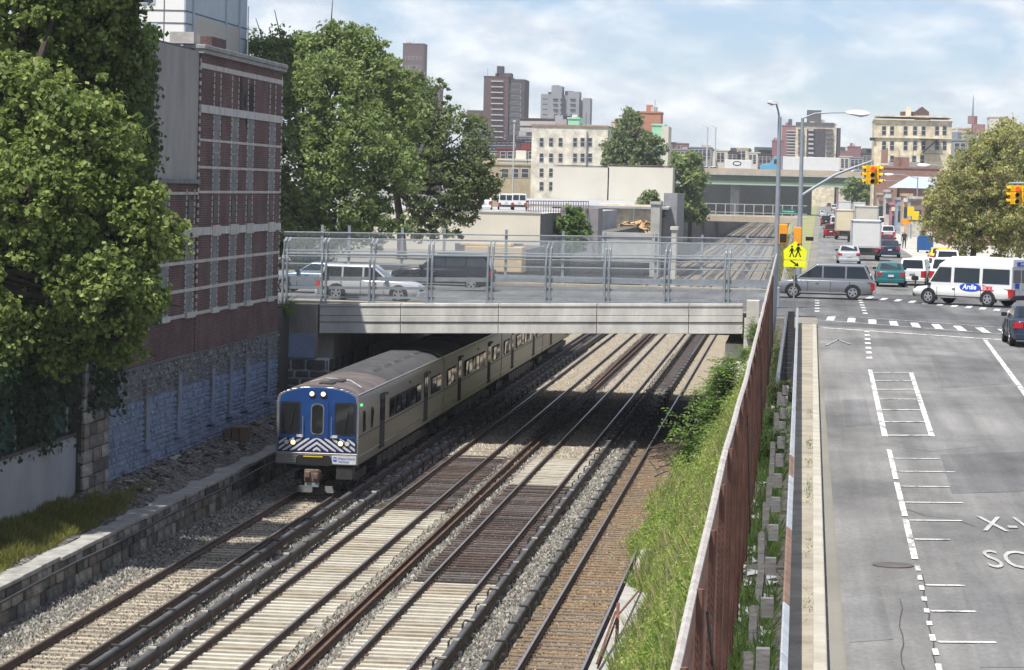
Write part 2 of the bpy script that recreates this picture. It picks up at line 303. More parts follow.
# spare rails lying between tracks two and three
SPR = mat('fresh_rust', (.115, .07, .048), .8, .2, var=.4, scale=2)
sp = thing('spare_rails', 'pair of rusty spare rails lying between the two middle tracks', 'rails', (-11.3, 65, ZB))
for dx in (-.15, .14):
    p = [(-.07, 0), (.07, 0), (.07, .015), (.012, .04), (.012, .11), (.037, .12), (.037, .16), (-.037, .16), (-.037, .12), (-.012, .11), (-.012, .04), (-.07, .015)]
    s = MB(); xs = [(-11.3+dx+.04*math.sin(i*.9+dx*9), 40+i*12) for i in range(18)]
    s.loft([[(cx+u, cy, ZB+.05+v) for u, v in p] for cx, cy in xs]); s.build('rail', SPR, sp)
sl_ = MB(); sl_.box(-11.28, -11.2, 40, 244, ZB+.03, ZB+.1)
# third rails with cover boards
COVER = mat('cover_board', (.075, .075, .08), .7, var=.35, scale=2, detail=8)
INSUL = mat('pale_insulator', (.40, .38, .34), .7, var=.3)
def third(x, y0, y1, label, side, wht, step=3.05):
    t = thing('third_rail', label, 'rail', (x, y0, ZB), group='third rails with cover boards')
    s = MB(); s.box(x-.05, x+.05, y0, y1, ZR-.14, ZR+.02); s.build('conductor_rail', RUST, t)
    s = MB(); y = y0; n = 0
    while y < min(y1, 235):                         # boards butt end to end with small gaps
        dz = 0; c = MB()
        c.prism([(-.05, .15), (.05, .15), (.075, .12), (.08, .05), (.06, .05), (.05, .11), (-.05, .11), (-.06, .05), (-.08, .05), (-.075, .12)], lambda u, v, w: (x+u+side*.02, w, ZR+v+dz), y, min(y+step*2-.015, y1))
        c.build('cover_board', COVER, t)
        y += step*2
    if y < y1: c = MB(); c.box(x-.12, x+.12, y, y1, ZR+.05, ZR+.17); c.build('cover_board', COVER, t)
    y = y0+.7
    b = MB(); b.tube([(side*.2, 0, -.25), (side*.2, 0, .1), (side*.15, 0, .18), (-side*.1, 0, .175)], .03, 6); b.box(-.1, .1, -.06, .06, .15, .18, 0); b.box(-.13, .13, -.1, .1, -.28, -.14, 1)
    bm_ = b.mesh('bracket', [DARK, INSUL])
    w = MB(); w.box(-.085, .085, -.12, .12, .152, .19); wm = w.mesh('bracket_cap', INSUL)
    while y < min(y1, 200):
        o = piece('bracket', bm_, t, (x, y, ZR))
        if wht: piece('bracket_cap', wm, t, (x, y+random.uniform(-.1, .1), ZR), (0, 0, random.uniform(-.15, .15)))
        y += step
    return t
third(-15.72, 40, 330, 'dark third rail beside the train, nearer to it of the two', -1, False, 3.05)
third(-14.86, 40, 330, 'dark third rail left of the pale second track', 1, True, 3.05)
third(-8.0, 40, 330, 'third rail with pale bracket caps right of the white-tied track', -1, True, 3.05)
third(-6.95, 40, 330, 'low dark third rail hugging the left of the rusty track', 1, False, 3.05)
# ------------------------------------------------------------------ left side: stone retaining wall, earth bank
ST = [mat('wall_stone_%d' % i, c, .9, var=.4, scale=3, bump=.6, bscale=9) for i, c in enumerate([(.15, .145, .14), (.24, .23, .215), (.09, .085, .08), (.30, .285, .26), (.19, .16, .135)])]
MORT = mat('dark_mortar', (.06, .057, .053), .95, var=.3)
rw = thing('retaining_wall', 'low rough stone retaining wall with pale coping left of the tracks', 'wall', (-19.9, 60, ZB))
s = MB(); s.box(-20.7, -19.93, 50, 127.6, ZB-.1, -5.12); s.build('wall_core', MORT, rw)
stone_mes = []
for k in range(10):
    b = bmesh.new(); bmesh.ops.create_cube(b, size=1); bmesh.ops.bevel(b, geom=b.edges[:], offset=.09, segments=1, affect='EDGES')
    for v in b.verts: v.co += Vector((random.uniform(-.05, .05), random.uniform(-.04, .04), random.uniform(-.05, .05)))
    me = bpy.data.meshes.new('stone'); b.to_mesh(me); b.free(); me.materials.append(ST[k % 5]); stone_mes.append(me)
cnt = 0
for z0, z1 in ((ZB-.05, -5.74), (-5.73, -5.42), (-5.41, -5.14)):
    y = 62.0+random.random()
    while y < 125:
        w = random.uniform(.45, 1.05)
        if cnt < 295:
            d = random.uniform(.16, .34)
            piece('stone', random.choice(stone_mes), rw, (-19.93, y+w/2, (z0+z1)/2), (random.gauss(0, .02), 0, random.gauss(0, .03)), (d, w-.03, z1-z0-.015)); cnt += 1
        y += w
COPE = mat('coping_stone', (.29, .285, .27), .9, var=.35, scale=2, bump=.5, bscale=8)
y = 60.0
while y < 127:
    L = random.uniform(1.6, 2.6); s = MB(); dz = random.uniform(-.02, .02); dx = random.uniform(-.04, .04)
    s.box(-20.75, -19.74+dx, y, min(y+L-.03, 127.5), -5.13, -5.0+dz); s.build('coping_stone', COPE, rw, bevel=.025); y += L
pc = MB(); pc.tube([(-19.62, 60+i*4, -5.32+.03*math.sin(i*1.7)) for i in range(17)], .045, 6)
single(pc, 'conduit_pipe', DARK, 'thin grey conduit pipe running along the low stone wall', 'pipe', (-19.62, 60, -5.4))
BANK = ballast_mat('bank_gravel', [(.05, .045, .042), (.10, .095, .088), (.17, .16, .15), (.30, .28, .26)], 9, .6, .5)
mb = MB(); n = 70
def bank_z(x, y): return -5.05+(-20.2-x)*.33+.05*math.sin(y*1.3+x*3)+.04*math.sin(y*2.9)
g = [[(x, 50+i*1.12, bank_z(x, 50+i*1.12)) for x in (-20.3, -20.8, -21.3, -21.8, -22.25)] for i in range(n)]
mb.loft(g, closed=False, cap=False); struct(mb.build('bank', BANK, smooth=True))
# rubble on the bank
RUB = [mat('rubble_pale', (.45, .44, .42), .9, var=.3), mat('rubble_brown', (.17, .11, .075), .9, var=.3), mat('rubble_dark', (.06, .055, .05), .9, var=.3)]
mb = MB()
for i in range(520):
    yy = random.uniform(93, 126); xx = random.uniform(-21.9, -20.8); q = random.choice([.03, .04, .05, .07, .11]) * random.uniform(.6, 1.2)
    z = bank_z(xx, yy); c = [(xx+random.uniform(-q, q), yy+random.uniform(-q, q)) for _ in range(4)]
    p = [Vector((xx+sx*q*random.uniform(.6, 1.2), yy+sy*q*random.uniform(.6, 1.2), z+sz)) for sz in (-.02, q*random.uniform(.2, .6)) for sx, sy in ((-1, -1), (1, -1), (1, 1), (-1, 1))]
    mb.hexa(p, random.choice([0, 1, 2, 2, 2, 2, 2]))
o = stuff(mb.build('rubble', RUB)); tag(o, 'scattered rubble and litter along the blue painted wall foot', 'rubble')
s = MB(); c0 = Pz(180, 446, -4.4)
for dx in (-.3, 0, .3): s.box(-21.5+dx, -21.25+dx, 112, 112.9, bank_z(-21.4, 112)-.02, bank_z(-21.4, 112)+.5)
s.box(-21.6, -20.9, 112.05, 112.85, bank_z(-21.4, 112)+.5, bank_z(-21.4, 112)+.56)
single(s, 'wooden_crate', RUB[1], 'brown wooden crate on the gravel bank near the train front', 'crate', (-21.2, 112.4, bank_z(-21.4, 112)))
# ------------------------------------------------------------------ right side: concrete ledge, grassy slope
LEDGE = mat('ledge_concrete', (.34, .33, .31), .9, var=.25, scale=1.2, bump=.3)
mb = MB()
y = 40.0
ledge = struct(MB().add([(-4.42, 40, ZB-.1), (-4.42, 122, ZB-.1), (-4.42, 122, -5.52), (-4.42, 40, -5.52), (-3.2, 40, -5.5), (-3.2, 122, -5.5)], [(0, 1, 2, 3), (3, 2, 5, 4)]).build('ledge', LEDGE))
while y < 120:
    s = MB(); s.box(-4.44, -3.3, y, y+4.96, -5.56, -5.485+random.uniform(-.01, .01)); s.build('ledge_slab', LEDGE, ledge, bevel=.02); y += 5
SOIL = mat('dry_soil', (.25, .21, .14), .95, var=.35, scale=.8, bump=.5, bscale=6)
def slope_z(x, y):
    if x < -3.75: return -5.5 if x > -4.45 else ZB
    t = min(1, max(0, (x+3.75)/2.85)); return -5.5+5.35*(t**1.15)+.12*math.sin(y*.7+x*2)+.08*math.sin(y*1.9)*(1-t)
mb = MB(); g = [[(x, 30+i*1.5, slope_z(x, 30+i*1.5)) for x in (-3.75, -3.3, -2.8, -2.3, -1.8, -1.3, -.9)] for i in range(66)]
mb.loft(g, closed=False, cap=False); struct(mb.build('embankment', SOIL, smooth=True))
# beyond the bridge: grass bank on the right, dark wall on the left of the cutting
DRYG = mat('dry_grass', (.30, .27, .15), .95, col2=(.17, .21, .07), scale=.12, bump=.4)
mb = MB(); mb.loft([[(-3.0, y, ZB-.05), (-1.9, y, -1.2), (-.2+.0022*(y-166), y, -.01), (.45+.0068*max(0, y-166), y, 0.02)] for y in (163, 230, 320, 450, 640, 1000, 1499)], closed=False, cap=False)
struct(mb.build('grass_bank', DRYG))
DWALL = brick_mat('cutting_stone', (.10, .095, .09), (.16, .15, .14), (.05, .05, .05), .9, .45)
mb = MB(); mb.box(-22.4, -20.6, 163.2, 640, ZB-.1, 1.0); mb.box(-22.4, -20.5, 163.2, 640, 1.0, 1.25)
wl = MB(); wl.box(-22.4, -20.6, 163.2, 1499, ZB-.1, .6)
single(wl, 'cutting_wall', DWALL, 'dark stone wall lining the left of the cutting past the bridge', 'wall', (-21.5, 163.2, ZB))
# ------------------------------------------------------------------ streets
def asphalt(name, c, c2):
    m = bpy.data.materials.new(name); m.use_nodes = True; n = m.node_tree.nodes; l = m.node_tree.links; p = n['Principled BSDF']; p.inputs['Roughness'].default_value = .88; p.inputs['Specular IOR Level'].default_value = .25
    tc = n.new('ShaderNodeTexCoord')
    def noise(sc, st, det, lo, hi, a, b_):
        mp = n.new('ShaderNodeMapping'); mp.inputs['Scale'].default_value = st; z = n.new('ShaderNodeTexNoise'); z.inputs['Scale'].default_value = sc; z.inputs['Detail'].default_value = det; z.inputs['Roughness'].default_value = .65
        mr = n.new('ShaderNodeMapRange'); mr.inputs[1].default_value = lo; mr.inputs[2].default_value = hi; mr.inputs[3].default_value = a; mr.inputs[4].default_value = b_
        l.new(tc.outputs['Object'], mp.inputs[0]); l.new(mp.outputs[0], z.inputs[0]); l.new(z.outputs[0], mr.inputs[0]); return mr.outputs[0]
    base = n.new('ShaderNodeMixRGB'); base.inputs[1].default_value = (*c, 1); base.inputs[2].default_value = (*c2, 1); l.new(noise(.25, (1, .4, 1), 10, .35, .66, 0, 1), base.inputs[0])
    cur = base.outputs[0]
    for o_ in (noise(1.1, (1, .02, 1), 4, .3, .7, .70, 1.2), noise(.16, (1, .5, 1), 7, .40, .58, .66, 1.05), noise(14, (1, .35, 1), 3, .25, .75, .84, 1.16)):
        mu = n.new('ShaderNodeMixRGB'); mu.blend_type = 'MULTIPLY'; mu.inputs[0].default_value = 1; l.new(cur, mu.inputs[1]); l.new(o_, mu.inputs[2]); cur = mu.outputs[0]
    l.new(cur, p.inputs['Base Color']); return m
ASP = asphalt('asphalt_worn', (.15, .149, .147), (.235, .23, .22))
ASP_D = asphalt('asphalt_darker', (.095, .097, .10), (.15, .15, .15))
road = struct(sheet('street', [(.55, -20), (17, -20), (17, 128), (12.5, 134), (.95, 122)], .004, ASP))
cross = struct(sheet('cross_street', [(-140, 131), (.95, 130.4), (.95, 122), (16.5, 114), (200, 126), (200, 165), (-140, 161.5)], .009, ASP_D))
north = struct(sheet('avenue', [(1.0, 162), (2.4, 350), (4.6, 600), (7.2, 900), (12, 1500), (20, 1500), (17.5, 900), (13.5, 600), (10.6, 350), (9.6, 162)], .014, ASP))
SIDE = mat('sidewalk_concrete', (.29, .26, .205), .9, var=.3, scale=1.2, bump=.4, bscale=15)
KERB = mat('kerb_stone', (.38, .355, .30), .85, var=.2, scale=1.5)
# narrow strip between guard rail and kerb
sw = struct(MB().add([(.0, 15, .13), (.33, 15, .13), (.78, 121, .13), (.1, 121, .13)], [(0, 1, 2, 3)]).build('sidewalk', SIDE))
y = 15.0
kerb = struct(MB().add([(.3, 14, -.02), (.5, 14, -.02), (.5, 14.9, -.02), (.3, 14.9, -.02)], [(0, 1, 2, 3)]).build('kerb', KERB))
def kx(y): return .47+(y-30)*.0045
while y < 118:
    s = MB(); a, b = kx(y), kx(y+2.97)
    s.hexa([(a-.17, y, -.02), (a, y, -.02), (b, y+2.97, -.02), (b-.17, y+2.97, -.02), (a-.17, y, .15), (a-.01, y, .145), (b-.01, y+2.97, .145), (b-.17, y+2.97, .15)])
    s.build('kerb_stone', KERB, kerb, bevel=.02); y += 3
s = MB(); s.tube([(.55, 118, .06), (.75, 119.5, .06), (.85, 120.5, .06)], .09, 6); s.build('kerb_stone', KERB, kerb)
EARTH = mat('littered_earth', (.20, .18, .145), .95, var=.45, scale=2.2, bump=.6, bscale=14)
EP = [(-.95, 15), (.02, 15), (.1, 121), (-.95, 121)]
struct(sheet('verge', EP, .05, EARTH))
cs = MB(); cs.add([(-.95, 100, .06), (-.05, 100, .06), (.02, 121, .06), (-.95, 121, .06)], [(0, 1, 2, 3)]); struct(cs.build('path', SIDE))
# right sidewalk along the avenue
sr = MB(); L_ = [(9.6, 168), (10.6, 350), (13.5, 600), (17.5, 900)]; sr.loft([[(x, y, -.02), (x, y, .15), (x+14, y, .15)] for x, y in L_], closed=False, cap=False)
struct(sr.build('pavement', mat('pale_pavement', (.42, .40, .36), .9, var=.2, scale=.4)))
# ------------------------------------------------------------------ road markings (worn paint)
def marking(name, poly, parent=None, z=.017): 
    o = sheet(name, poly, z, PAINT_W, road); return o
def ground(px, py): p = Pz(px, py, 0); return (p.x, p.y)
def line(p, q, w, parent, z=.017, name='painted_line'):
    (x0, y0), (x1, y1) = p, q; d = Vector((x1-x0, y1-y0)).normalized(); nx, ny = -d.y*w/2, d.x*w/2
    return marking(name, [(x0-nx, y0-ny), (x1-nx, y1-ny), (x1+nx, y1+ny), (x0+nx, y0+ny)], parent, z)
G = ground
line(G(822, 328), G(1014, 341), .42, road)
line(G(815, 320), G(1012, 335), .14, road); line(G(824, 315), G(1006, 328), .14, cross)
for i in range(9):                                           # crosswalk bars between the two lines
    t = (i+.3)/8.6; a = Vector(G(826, 316.4)).lerp(Vector(G(1008, 330)), t); b = Vector(G(818, 320)).lerp(Vector(G(1012, 335.2)), t+.03)
    d = Vector((.17, -.02)); marking('crosswalk_bar', [tuple(a-d), tuple(b-d), tuple(b+d), tuple(a+d)], road, .0195)
for i in range(11):                                          # far crosswalk, past the turning cars
    a = G(872+i*14, 297+i*1.35); line(a, (a[0]-.3, a[1]-3.0), .3, cross, .0195, 'crosswalk_bar')
for i in range(6):
    t = i/6; a = Vector(G(817, 298)).lerp(Vector(G(817, 314)), t); line(tuple(a), (a.x, a.y-1.3), .22, cross, .0195, 'painted_dash')
    a = Vector(G(860, 300)).lerp(Vector(G(866, 316)), t); line(tuple(a), (a.x, a.y-1.3), .22, cross, .0195, 'painted_dash')
for i in range(7):
    a = Vector(G(866.5, 331)).lerp(Vector(G(869, 362)), i/7); line(tuple(a), (a.x, a.y-1.4), .2, road, .017, 'painted_dash')
line(G(870, 370), G(885, 437), .13, road); line(G(911, 373), G(932, 437), .13, road)       # hatched buffer of the bike lane
for i in range(7):
    a = Vector(G(870.5, 373)).lerp(Vector(G(884.5, 436)), (i/6)); b = Vector(G(911, 373)).lerp(Vector(G(932, 436)), (i/6)); line(tuple(a), tuple(b), .2, road, .0195)
segs = [(889, 450, 896, 480), (896.5, 483, 905, 517), (905.5, 520, 915, 560)]
for a, b, c, d in segs: line(G(a, b), G(c, d), .10, road)
for i in range(9):
    t = i/8; a = Vector(G(917, 566)).lerp(Vector(G(938, 665)), t); line(tuple(a), (a.x-.005, a.y-.35-.3*random.random()), .07, road, .017, 'painted_dash')
for x0, x1, yy in ((893, 940, 459), (897, 955, 472), (901, 950, 487), (904, 963, 503), (908, 962, 521), (912, 950, 540), (926, 965, 586), (931, 976, 612), (938, 996, 643)):
    line(G(x0, yy), G(x1, yy+.5), .13, road)
line(G(985, 340), G(1030, 401), .16, road)
# bike lane chevron near the stop line
for a, b in (((826, 346), (838, 340)), ((838, 340), (850, 345)), ((830, 343), (846, 343))):
    o = line(G(*a), G(*b), .1, road, .0245+.004*(a[0] % 3)); o.data.materials[0] = MATS.get('very_faded_paint') or mat('very_faded_paint', (.33, .33, .32), .85, col2=(.19, .19, .187), scale=3, detail=12)
PAINT_F = mat('faded_paint', (.50, .50, .48), .8, col2=(.20, .20, .197), scale=2.2, detail=12); me = text_mesh('X-WALK', 1, PAINT_F, 0, bold=.005); me2 = text_mesh('SCHOOL', 1, PAINT_F, 0, bold=.0)
for m_, y0, x0 in ((me, 49.1, 4.30), (me2, 44.3, 4.12)):
    o = bpy.data.objects.new('painted_lettering', m_); C.objects.link(o); o.parent = road; o.location = (x0, y0, .022); o.scale = (.60, 3.1, 1)
MH = mat('cast_iron_lid', (.13, .115, .10), .7, .4, var=.3)
s = MB(); s.tube([(*G(893, 566), .005), (*G(893, 566), .022)], .30, 20); single(s, 'manhole_cover', MH, 'round rusty manhole cover in the near lane', 'manhole cover', (*G(893, 566), .005))
for k, (pl_, d_) in enumerate((([(842, 400), (866, 399), (872, 425), (846, 427)], .82), ([(940, 455), (1024, 452), (1024, 492), (952, 494)], .72), ([(845, 590), (880, 587), (893, 640), (850, 643)], .88), ([(930, 355), (990, 352), (1012, 384), (942, 388)], .8), ([(955, 560), (1005, 600), (1024, 668), (980, 668)], .86))):
    sheet('asphalt_patch', [G(*q) for q in pl_], .0085, asphalt('patched_asphalt_%d' % k, tuple(.155*d_ for _ in range(3)), tuple(.235*d_ for _ in range(3))), road)
PATCH = mat('tar_patch', (.055, .055, .057), .8, var=.3, scale=3)
def crack(pts, w):
    q = MB()
    for (a, b) in zip(pts[:-1], pts[1:]):
        p0, p1 = G(*a), G(*b); d = Vector((p1[0]-p0[0], p1[1]-p0[1])).normalized(); nx, ny = -d.y*w/2, d.x*w/2
        q.quad((p0[0]-nx, p0[1]-ny, .0125), (p1[0]-nx, p1[1]-ny, .0125), (p1[0]+nx, p1[1]+ny, .0125), (p0[0]+nx, p0[1]+ny, .0125))
    return q.build('road_crack', PATCH, road)
crack([(922+1.5*math.sin(i*2.1)+i*1.5, 575+i*10) for i in range(10)], .018); crack([(900+2*math.sin(i*1.7)+i*.4, 600+i*9) for i in range(9)], .014)
crack([(902, 508), (925, 516), (955, 520), (975, 527)], .016); crack([(884, 445), (930, 452), (980, 447)], .016)
# ------------------------------------------------------------------ road bridge over the tracks
br = thing('road_bridge', 'concrete road bridge carrying the cross street over the tracks', 'bridge', (-12, BY0, 0))
s = MB(); s.box(-22.3, -2.2, BY0+.5, BY1-.5, -.55, -.03); s.build('deck', CONC, br)
GIRD = mat('girder_concrete', (.49, .48, .45), .85, var=.34, scale=.7, bump=.2, detail=10, stretch=(1, 1, .4))
def zb(x): return -.05+(x+21)*.028                          # the parapet rises slightly to the right
y = -20.8
for x0, x1 in ((-20.8, -17.2), (-17.2, -12.9), (-12.9, -8.6), (-8.6, -4.6), (-4.6, -2.25)):
    s = MB(); a, b = x0+.012, x1-.012; za, zc = zb(a), zb(b)
    s.hexa([(a, BY0+.01, za-.42), (b, BY0+.01, zc-.42), (b, BY0+.5, zc-.42), (a, BY0+.5, za-.42), (a, BY0+.01, za-.03), (b, BY0+.01, zc-.03), (b, BY0+.5, zc-.03), (a, BY0+.5, za-.03)])
    s.build('parapet_panel', GIRD, br, bevel=.015)
    s = MB(); s.hexa([(a, BY0-.03, za-.03), (b, BY0-.03, zc-.03), (b, BY0+.6, zc-.03), (a, BY0+.6, za-.03), (a, BY0-.03, za+.1), (b, BY0-.03, zc+.1), (b, BY0+.6, zc+.1), (a, BY0+.6, za+.1)])
    s.build('coping', GIRD, br, bevel=.02)
    s = MB(); s.hexa([(a, BY0-.02, za-.7), (b, BY0-.02, zc-.7), (b, BY0+.5, zc-.7), (a, BY0+.5, za-.7), (a, BY0-.02, za-.44), (b, BY0-.02, zc-.44), (b, BY0+.5, zc-.44), (a, BY0+.5, za-.44)])
    s.build('parapet_panel', GIRD, br, bevel=.015)
    s = MB(); s.hexa([(a, BY0+.03, za-1.2), (b, BY0+.03, zc-1.2), (b, BY0+.7, zc-1.2), (a, BY0+.7, za-1.2), (a, BY0+.03, za-.72), (b, BY0+.03, zc-.72), (b, BY0+.7, zc-.72), (a, BY0+.7, za-.72)])
    s.build('girder', GIRD, br, bevel=.01)
for k in range(7):
    s = MB(); s.box(-22.2, -2.2, BY0+5+k*4.6, BY0+5.6+k*4.6, -1.05, -.56); s.build('beam', CONC, br)
s = MB(); s.box(-20.8, -2.25, BY1-.5, BY1, -1.1, .1); s.build('far_parapet', GIRD, br)
STAIN = mat('stained_concrete', (.27, .24, .20), .9, col2=(.12, .12, .125), scale=1.1, detail=9, stretch=(1, 1, .35))
s = MB(); s.box(-22.5, -20.85, BY0-.4, BY0+1.2, -2.35, .02); s.build('pier', STAIN, br, bevel=.03)
BLUEP = mat('blue_grey_paint', (.185, .232, .325), .85, var=.25, scale=1.2, detail=8, bump=.4, bscale=9)
s = MB(); s.box(-22.48, -20.9, BY0-.43, BY0-.405, -2.33, -1.25); s.build('paint_panel', BLUEP, br)
# stone abutment with pale joints under the pier
ab = thing('bridge_abutment', 'dark stone abutment with pale mortar joints left of the train', 'wall', (-21.6, BY0, ZB))
WJ = mat('pale_mortar', (.50, .50, .50), .9, var=.2)
s = MB(); s.box(-22.6, -20.3, BY0-.2, BY1, ZB-.1, -2.36); s.build('wall_core', WJ, ab)
s = MB(); s.box(-25, -22.06, 124.45, BY0-.42, -6, -.1); s.build('infill_wall', MORT, ab)
s = MB(); s.box(-22.6, -20.25, BY0+.72, BY1, -2.37, -.56); s.build('bearing_wall', STAIN, ab)
z = ZB
row = 0
while z < -2.5:
    hh = random.choice([.34, .42, .5]); x = -22.55
    while x < -20.32:
        w = min(random.uniform(.5, 1.0), -20.3-x)
        if w > .12: piece('stone', random.choice(stone_mes[2::5]), ab, (x+w/2, BY0-.22, z+hh/2), (0, 0, 0), (w-.085, .14, min(hh, -2.38-z)-.085))  # darkest stones only, the abutment's shade put into their colour
        x += w
    yy = BY0-.1
    while yy < BY0+12 :
        w = random.uniform(.6, 1.2); piece('stone', random.choice(stone_mes), ab, (-20.28, yy+w/2, z+hh/2), (0, 0, 0), (.14, w-.03, hh-.03)); yy += w
    z += hh
s = MB(); s.box(-2.2, -.96, BY0+.1, BY1, -1.6, -.03); s.box(-3.0, -2.2, BY0+.6, BY1, ZB-.1, -1.2); s.build('wall_core', CONC_L, thing('right_abutment', 'pale concrete abutment at the right end of the road bridge', 'wall', (-2.4, BY0, ZB)))
s = MB(); s.box(-2.1, -1.55, BY0-.5, BY0+.5, -.9, .75); single(s, 'concrete_post', CONC_L, 'square pale concrete post at the right end of the bridge parapet', 'post', (-1.85, BY0, -.9), bevel=.03)
# apron of pale concrete and slabs below the post
mb = MB(); mb.loft([[(-3.7, y, -5.3), (-3.0, y, -3.6+.2*math.sin(y)), (-2.2, y, -1.9), (-1.5, y, -.9), (-.95, y, -.05)] for y in (113, 117, 121, 125, 128.1)], closed=False, cap=False)
struct(mb.build('apron', CONC_L, smooth=True))
for i, (x, y, z) in enumerate(((-2.9, 118, -3.1), (-2.7, 121, -2.8), (-2.5, 123.5, -2.2))):
    s = MB(); s.hexa([(x-.5, y-.6, z), (x+.4, y-.5, z+.1), (x+.5, y+.6, z+.35), (x-.4, y+.5, z+.2), (x-.5, y-.6, z+.22), (x+.4, y-.5, z+.32), (x+.5, y+.6, z+.57), (x-.4, y+.5, z+.42)])
    single(s, 'broken_slab', LEDGE, ('lowest broken concrete slab on the bank by the bridge', 'middle broken concrete slab on the bank by the bridge', 'uppermost broken concrete slab on the bank by the bridge')[i], 'slab', (x, y, z), 'broken slabs on the bank', bevel=.03)
# bridge sidewalks
s = MB(); s.box(-22.3, -1.0, BY0+.6, BY0+2.6, -.03, .13); struct(s.build('bridge_walk', SIDE))
s = MB(); s.box(-22.3, -1.0, BY1-2.6, BY1-.6, -.03, .13); struct(s.build('bridge_walk', SIDE))
# ------------------------------------------------------------------ fences
def chain_link(p0, p1, zfn0, zfn1, sp, r, m, parent, name='chain_link_mesh'):
    p0 = Vector(p0); p1 = Vector(p1); d = p1-p0; L = d.length; d.normalize(); nrm = Vector((-d.y, d.x, 0))
    vs = []
    h = zfn1(0)-zfn0(0); t = -h
    while t < L:
        for sgn in (1, -1):
            a, b = (t, t+h) if sgn > 0 else (t+h, t)
            # clip the diagonal to [0, L]
            ta, tb = 0., 1.
            for lim, below in ((0, True), (L, False)):
                va, vb = a, b
                if below:
                    if va < 0 and vb < 0: ta = 2
                    elif va < 0: ta = max(ta, -va/(vb-va))
                    elif vb < 0: tb = min(tb, va/(va-vb))
                else:
                    if va > L and vb > L: ta = 2
                    elif va > L: ta = max(ta, (va-L)/(va-vb))
                    elif vb > L: tb = min(tb, (L-va)/(vb-va))
            if ta < tb:
                q = []
                for tt in (ta, tb):
                    s_ = a+(b-a)*tt; z = zfn0(s_)+(zfn1(s_)-zfn0(s_))*tt; q.append(Vector((p0.x+d.x*s_, p0.y+d.y*s_, z)))
                ax = (q[1]-q[0]).normalized(); side = ax.cross(nrm).normalized()*r; nn = nrm*r
                A = [q[0]+side, q[0]-side*.5+nn*.87, q[0]-side*.5-nn*.87]; B = [v+(q[1]-q[0]) for v in A]
                for i in range(3): j = (i+1) % 3; vs += [A[i], A[j], B[j], B[i]]
        t += sp
    org = Vector(root_loc(parent)); arr = np.array([tuple(v-org) for v in vs])
    o = bpy.data.objects.new(name, fast_mesh(name, arr, 4, m)); C.objects.link(o); o.parent = parent; return stuff(o)
WIRE = mat('grey_wire', (.42, .46, .49), .5, .3, var=.1)
bf = thing('bridge_fence', 'grey steel fence with mesh along the near edge of the road bridge', 'fence', (-12, BY0+.2, .1))
FY = BY0+.25
for px in (285, 324, 372, 430, 490, 548, 607, 667, 727):
    x = PY(px, 270, FY).x; s = MB()
    for dx in (-.09, .09): s.tube([(x+dx, FY, zb(x)+.1), (x+dx, FY, 2.0), (x+dx+.03, FY+.12, 2.75), (x+dx+.1, FY+.3, 3.02+.012*(x+12))], .055, 6)
    s.box(x-.17, x+.17, FY-.12, FY+.12, zb(x)+.09, zb(x)+.14); s.build('post', GALV, bf)
def rail(z, r, m=GALV, y=FY, x0=-22.4, x1=-1.1, k=.014):
    s = MB(); s.tube([(x0, y, z+(x0+12)*k), (x1, y, z+(x1+12)*k)], r, 6); return s
rail(3.02, .035, y=FY+.3).build('top_rail', GALV, bf); rail(2.35, .045, y=FY+.06).build('rail', GALV, bf)
for z, h in ((1.32, .09), (.92, .06), (.5, .05)):
    s = MB(); k = .02; s.hexa([(-22.4, FY+.1, z-h+(-22.4+12)*k), (-1.1, FY+.1, z-h+(-1.1+12)*k), (-1.1, FY+.2, z-h+(-1.1+12)*k), (-22.4, FY+.2, z-h+(-22.4+12)*k), (-22.4, FY+.1, z+h+(-22.4+12)*k), (-1.1, FY+.1, z+h+(-1.1+12)*k), (-1.1, FY+.2, z+h+(-1.1+12)*k), (-22.4, FY+.2, z+h+(-22.4+12)*k)])
    s.build('beam', GALV, bf)
chain_link((-22.4, FY+.12, 0), (-1.1, FY+.12, 0), lambda s: 2.32+(s-10)*.014, lambda s: 3.0+(s-10)*.014, .06, .0048, WIRE, bf)
chain_link((-22.4, FY+.06, 0), (-1.1, FY+.06, 0), lambda s: .2+(s-10)*.022, lambda s: 2.34+(s-10)*.014, .07, .0017, WIRE, bf)
ff = thing('far_bridge_fence', 'grey mesh fence with dark posts along the far edge of the bridge', 'fence', (-12, BY1-.3, .1))
FY2 = BY1-.3
for px in (322, 349, 402, 444, 506, 563, 605, 656, 702, 747):
    x = PY(px, 250, FY2).x; s = MB(); s.box(x-.07, x+.07, FY2-.07, FY2+.07, 0, 3.0); s.build('post', GALV, ff)
for z in (2.75, 1.75, 1.42, 1.0):
    rail(z, .035, y=FY2-.12, x0=-28.5, x1=-1.2, k=.012).build('rail', GALV, ff)
chain_link((-28.5, FY2, 0), (-1.2, FY2, 0), lambda s: .2, lambda s: 2.72+(s-13)*.012, .12, .0036, WIRE, ff)
s = MB(); s.box(-22, -1.3, FY2-1.9, FY2-1.6, .25, .55); s.build('crash_barrier', GALV, ff)
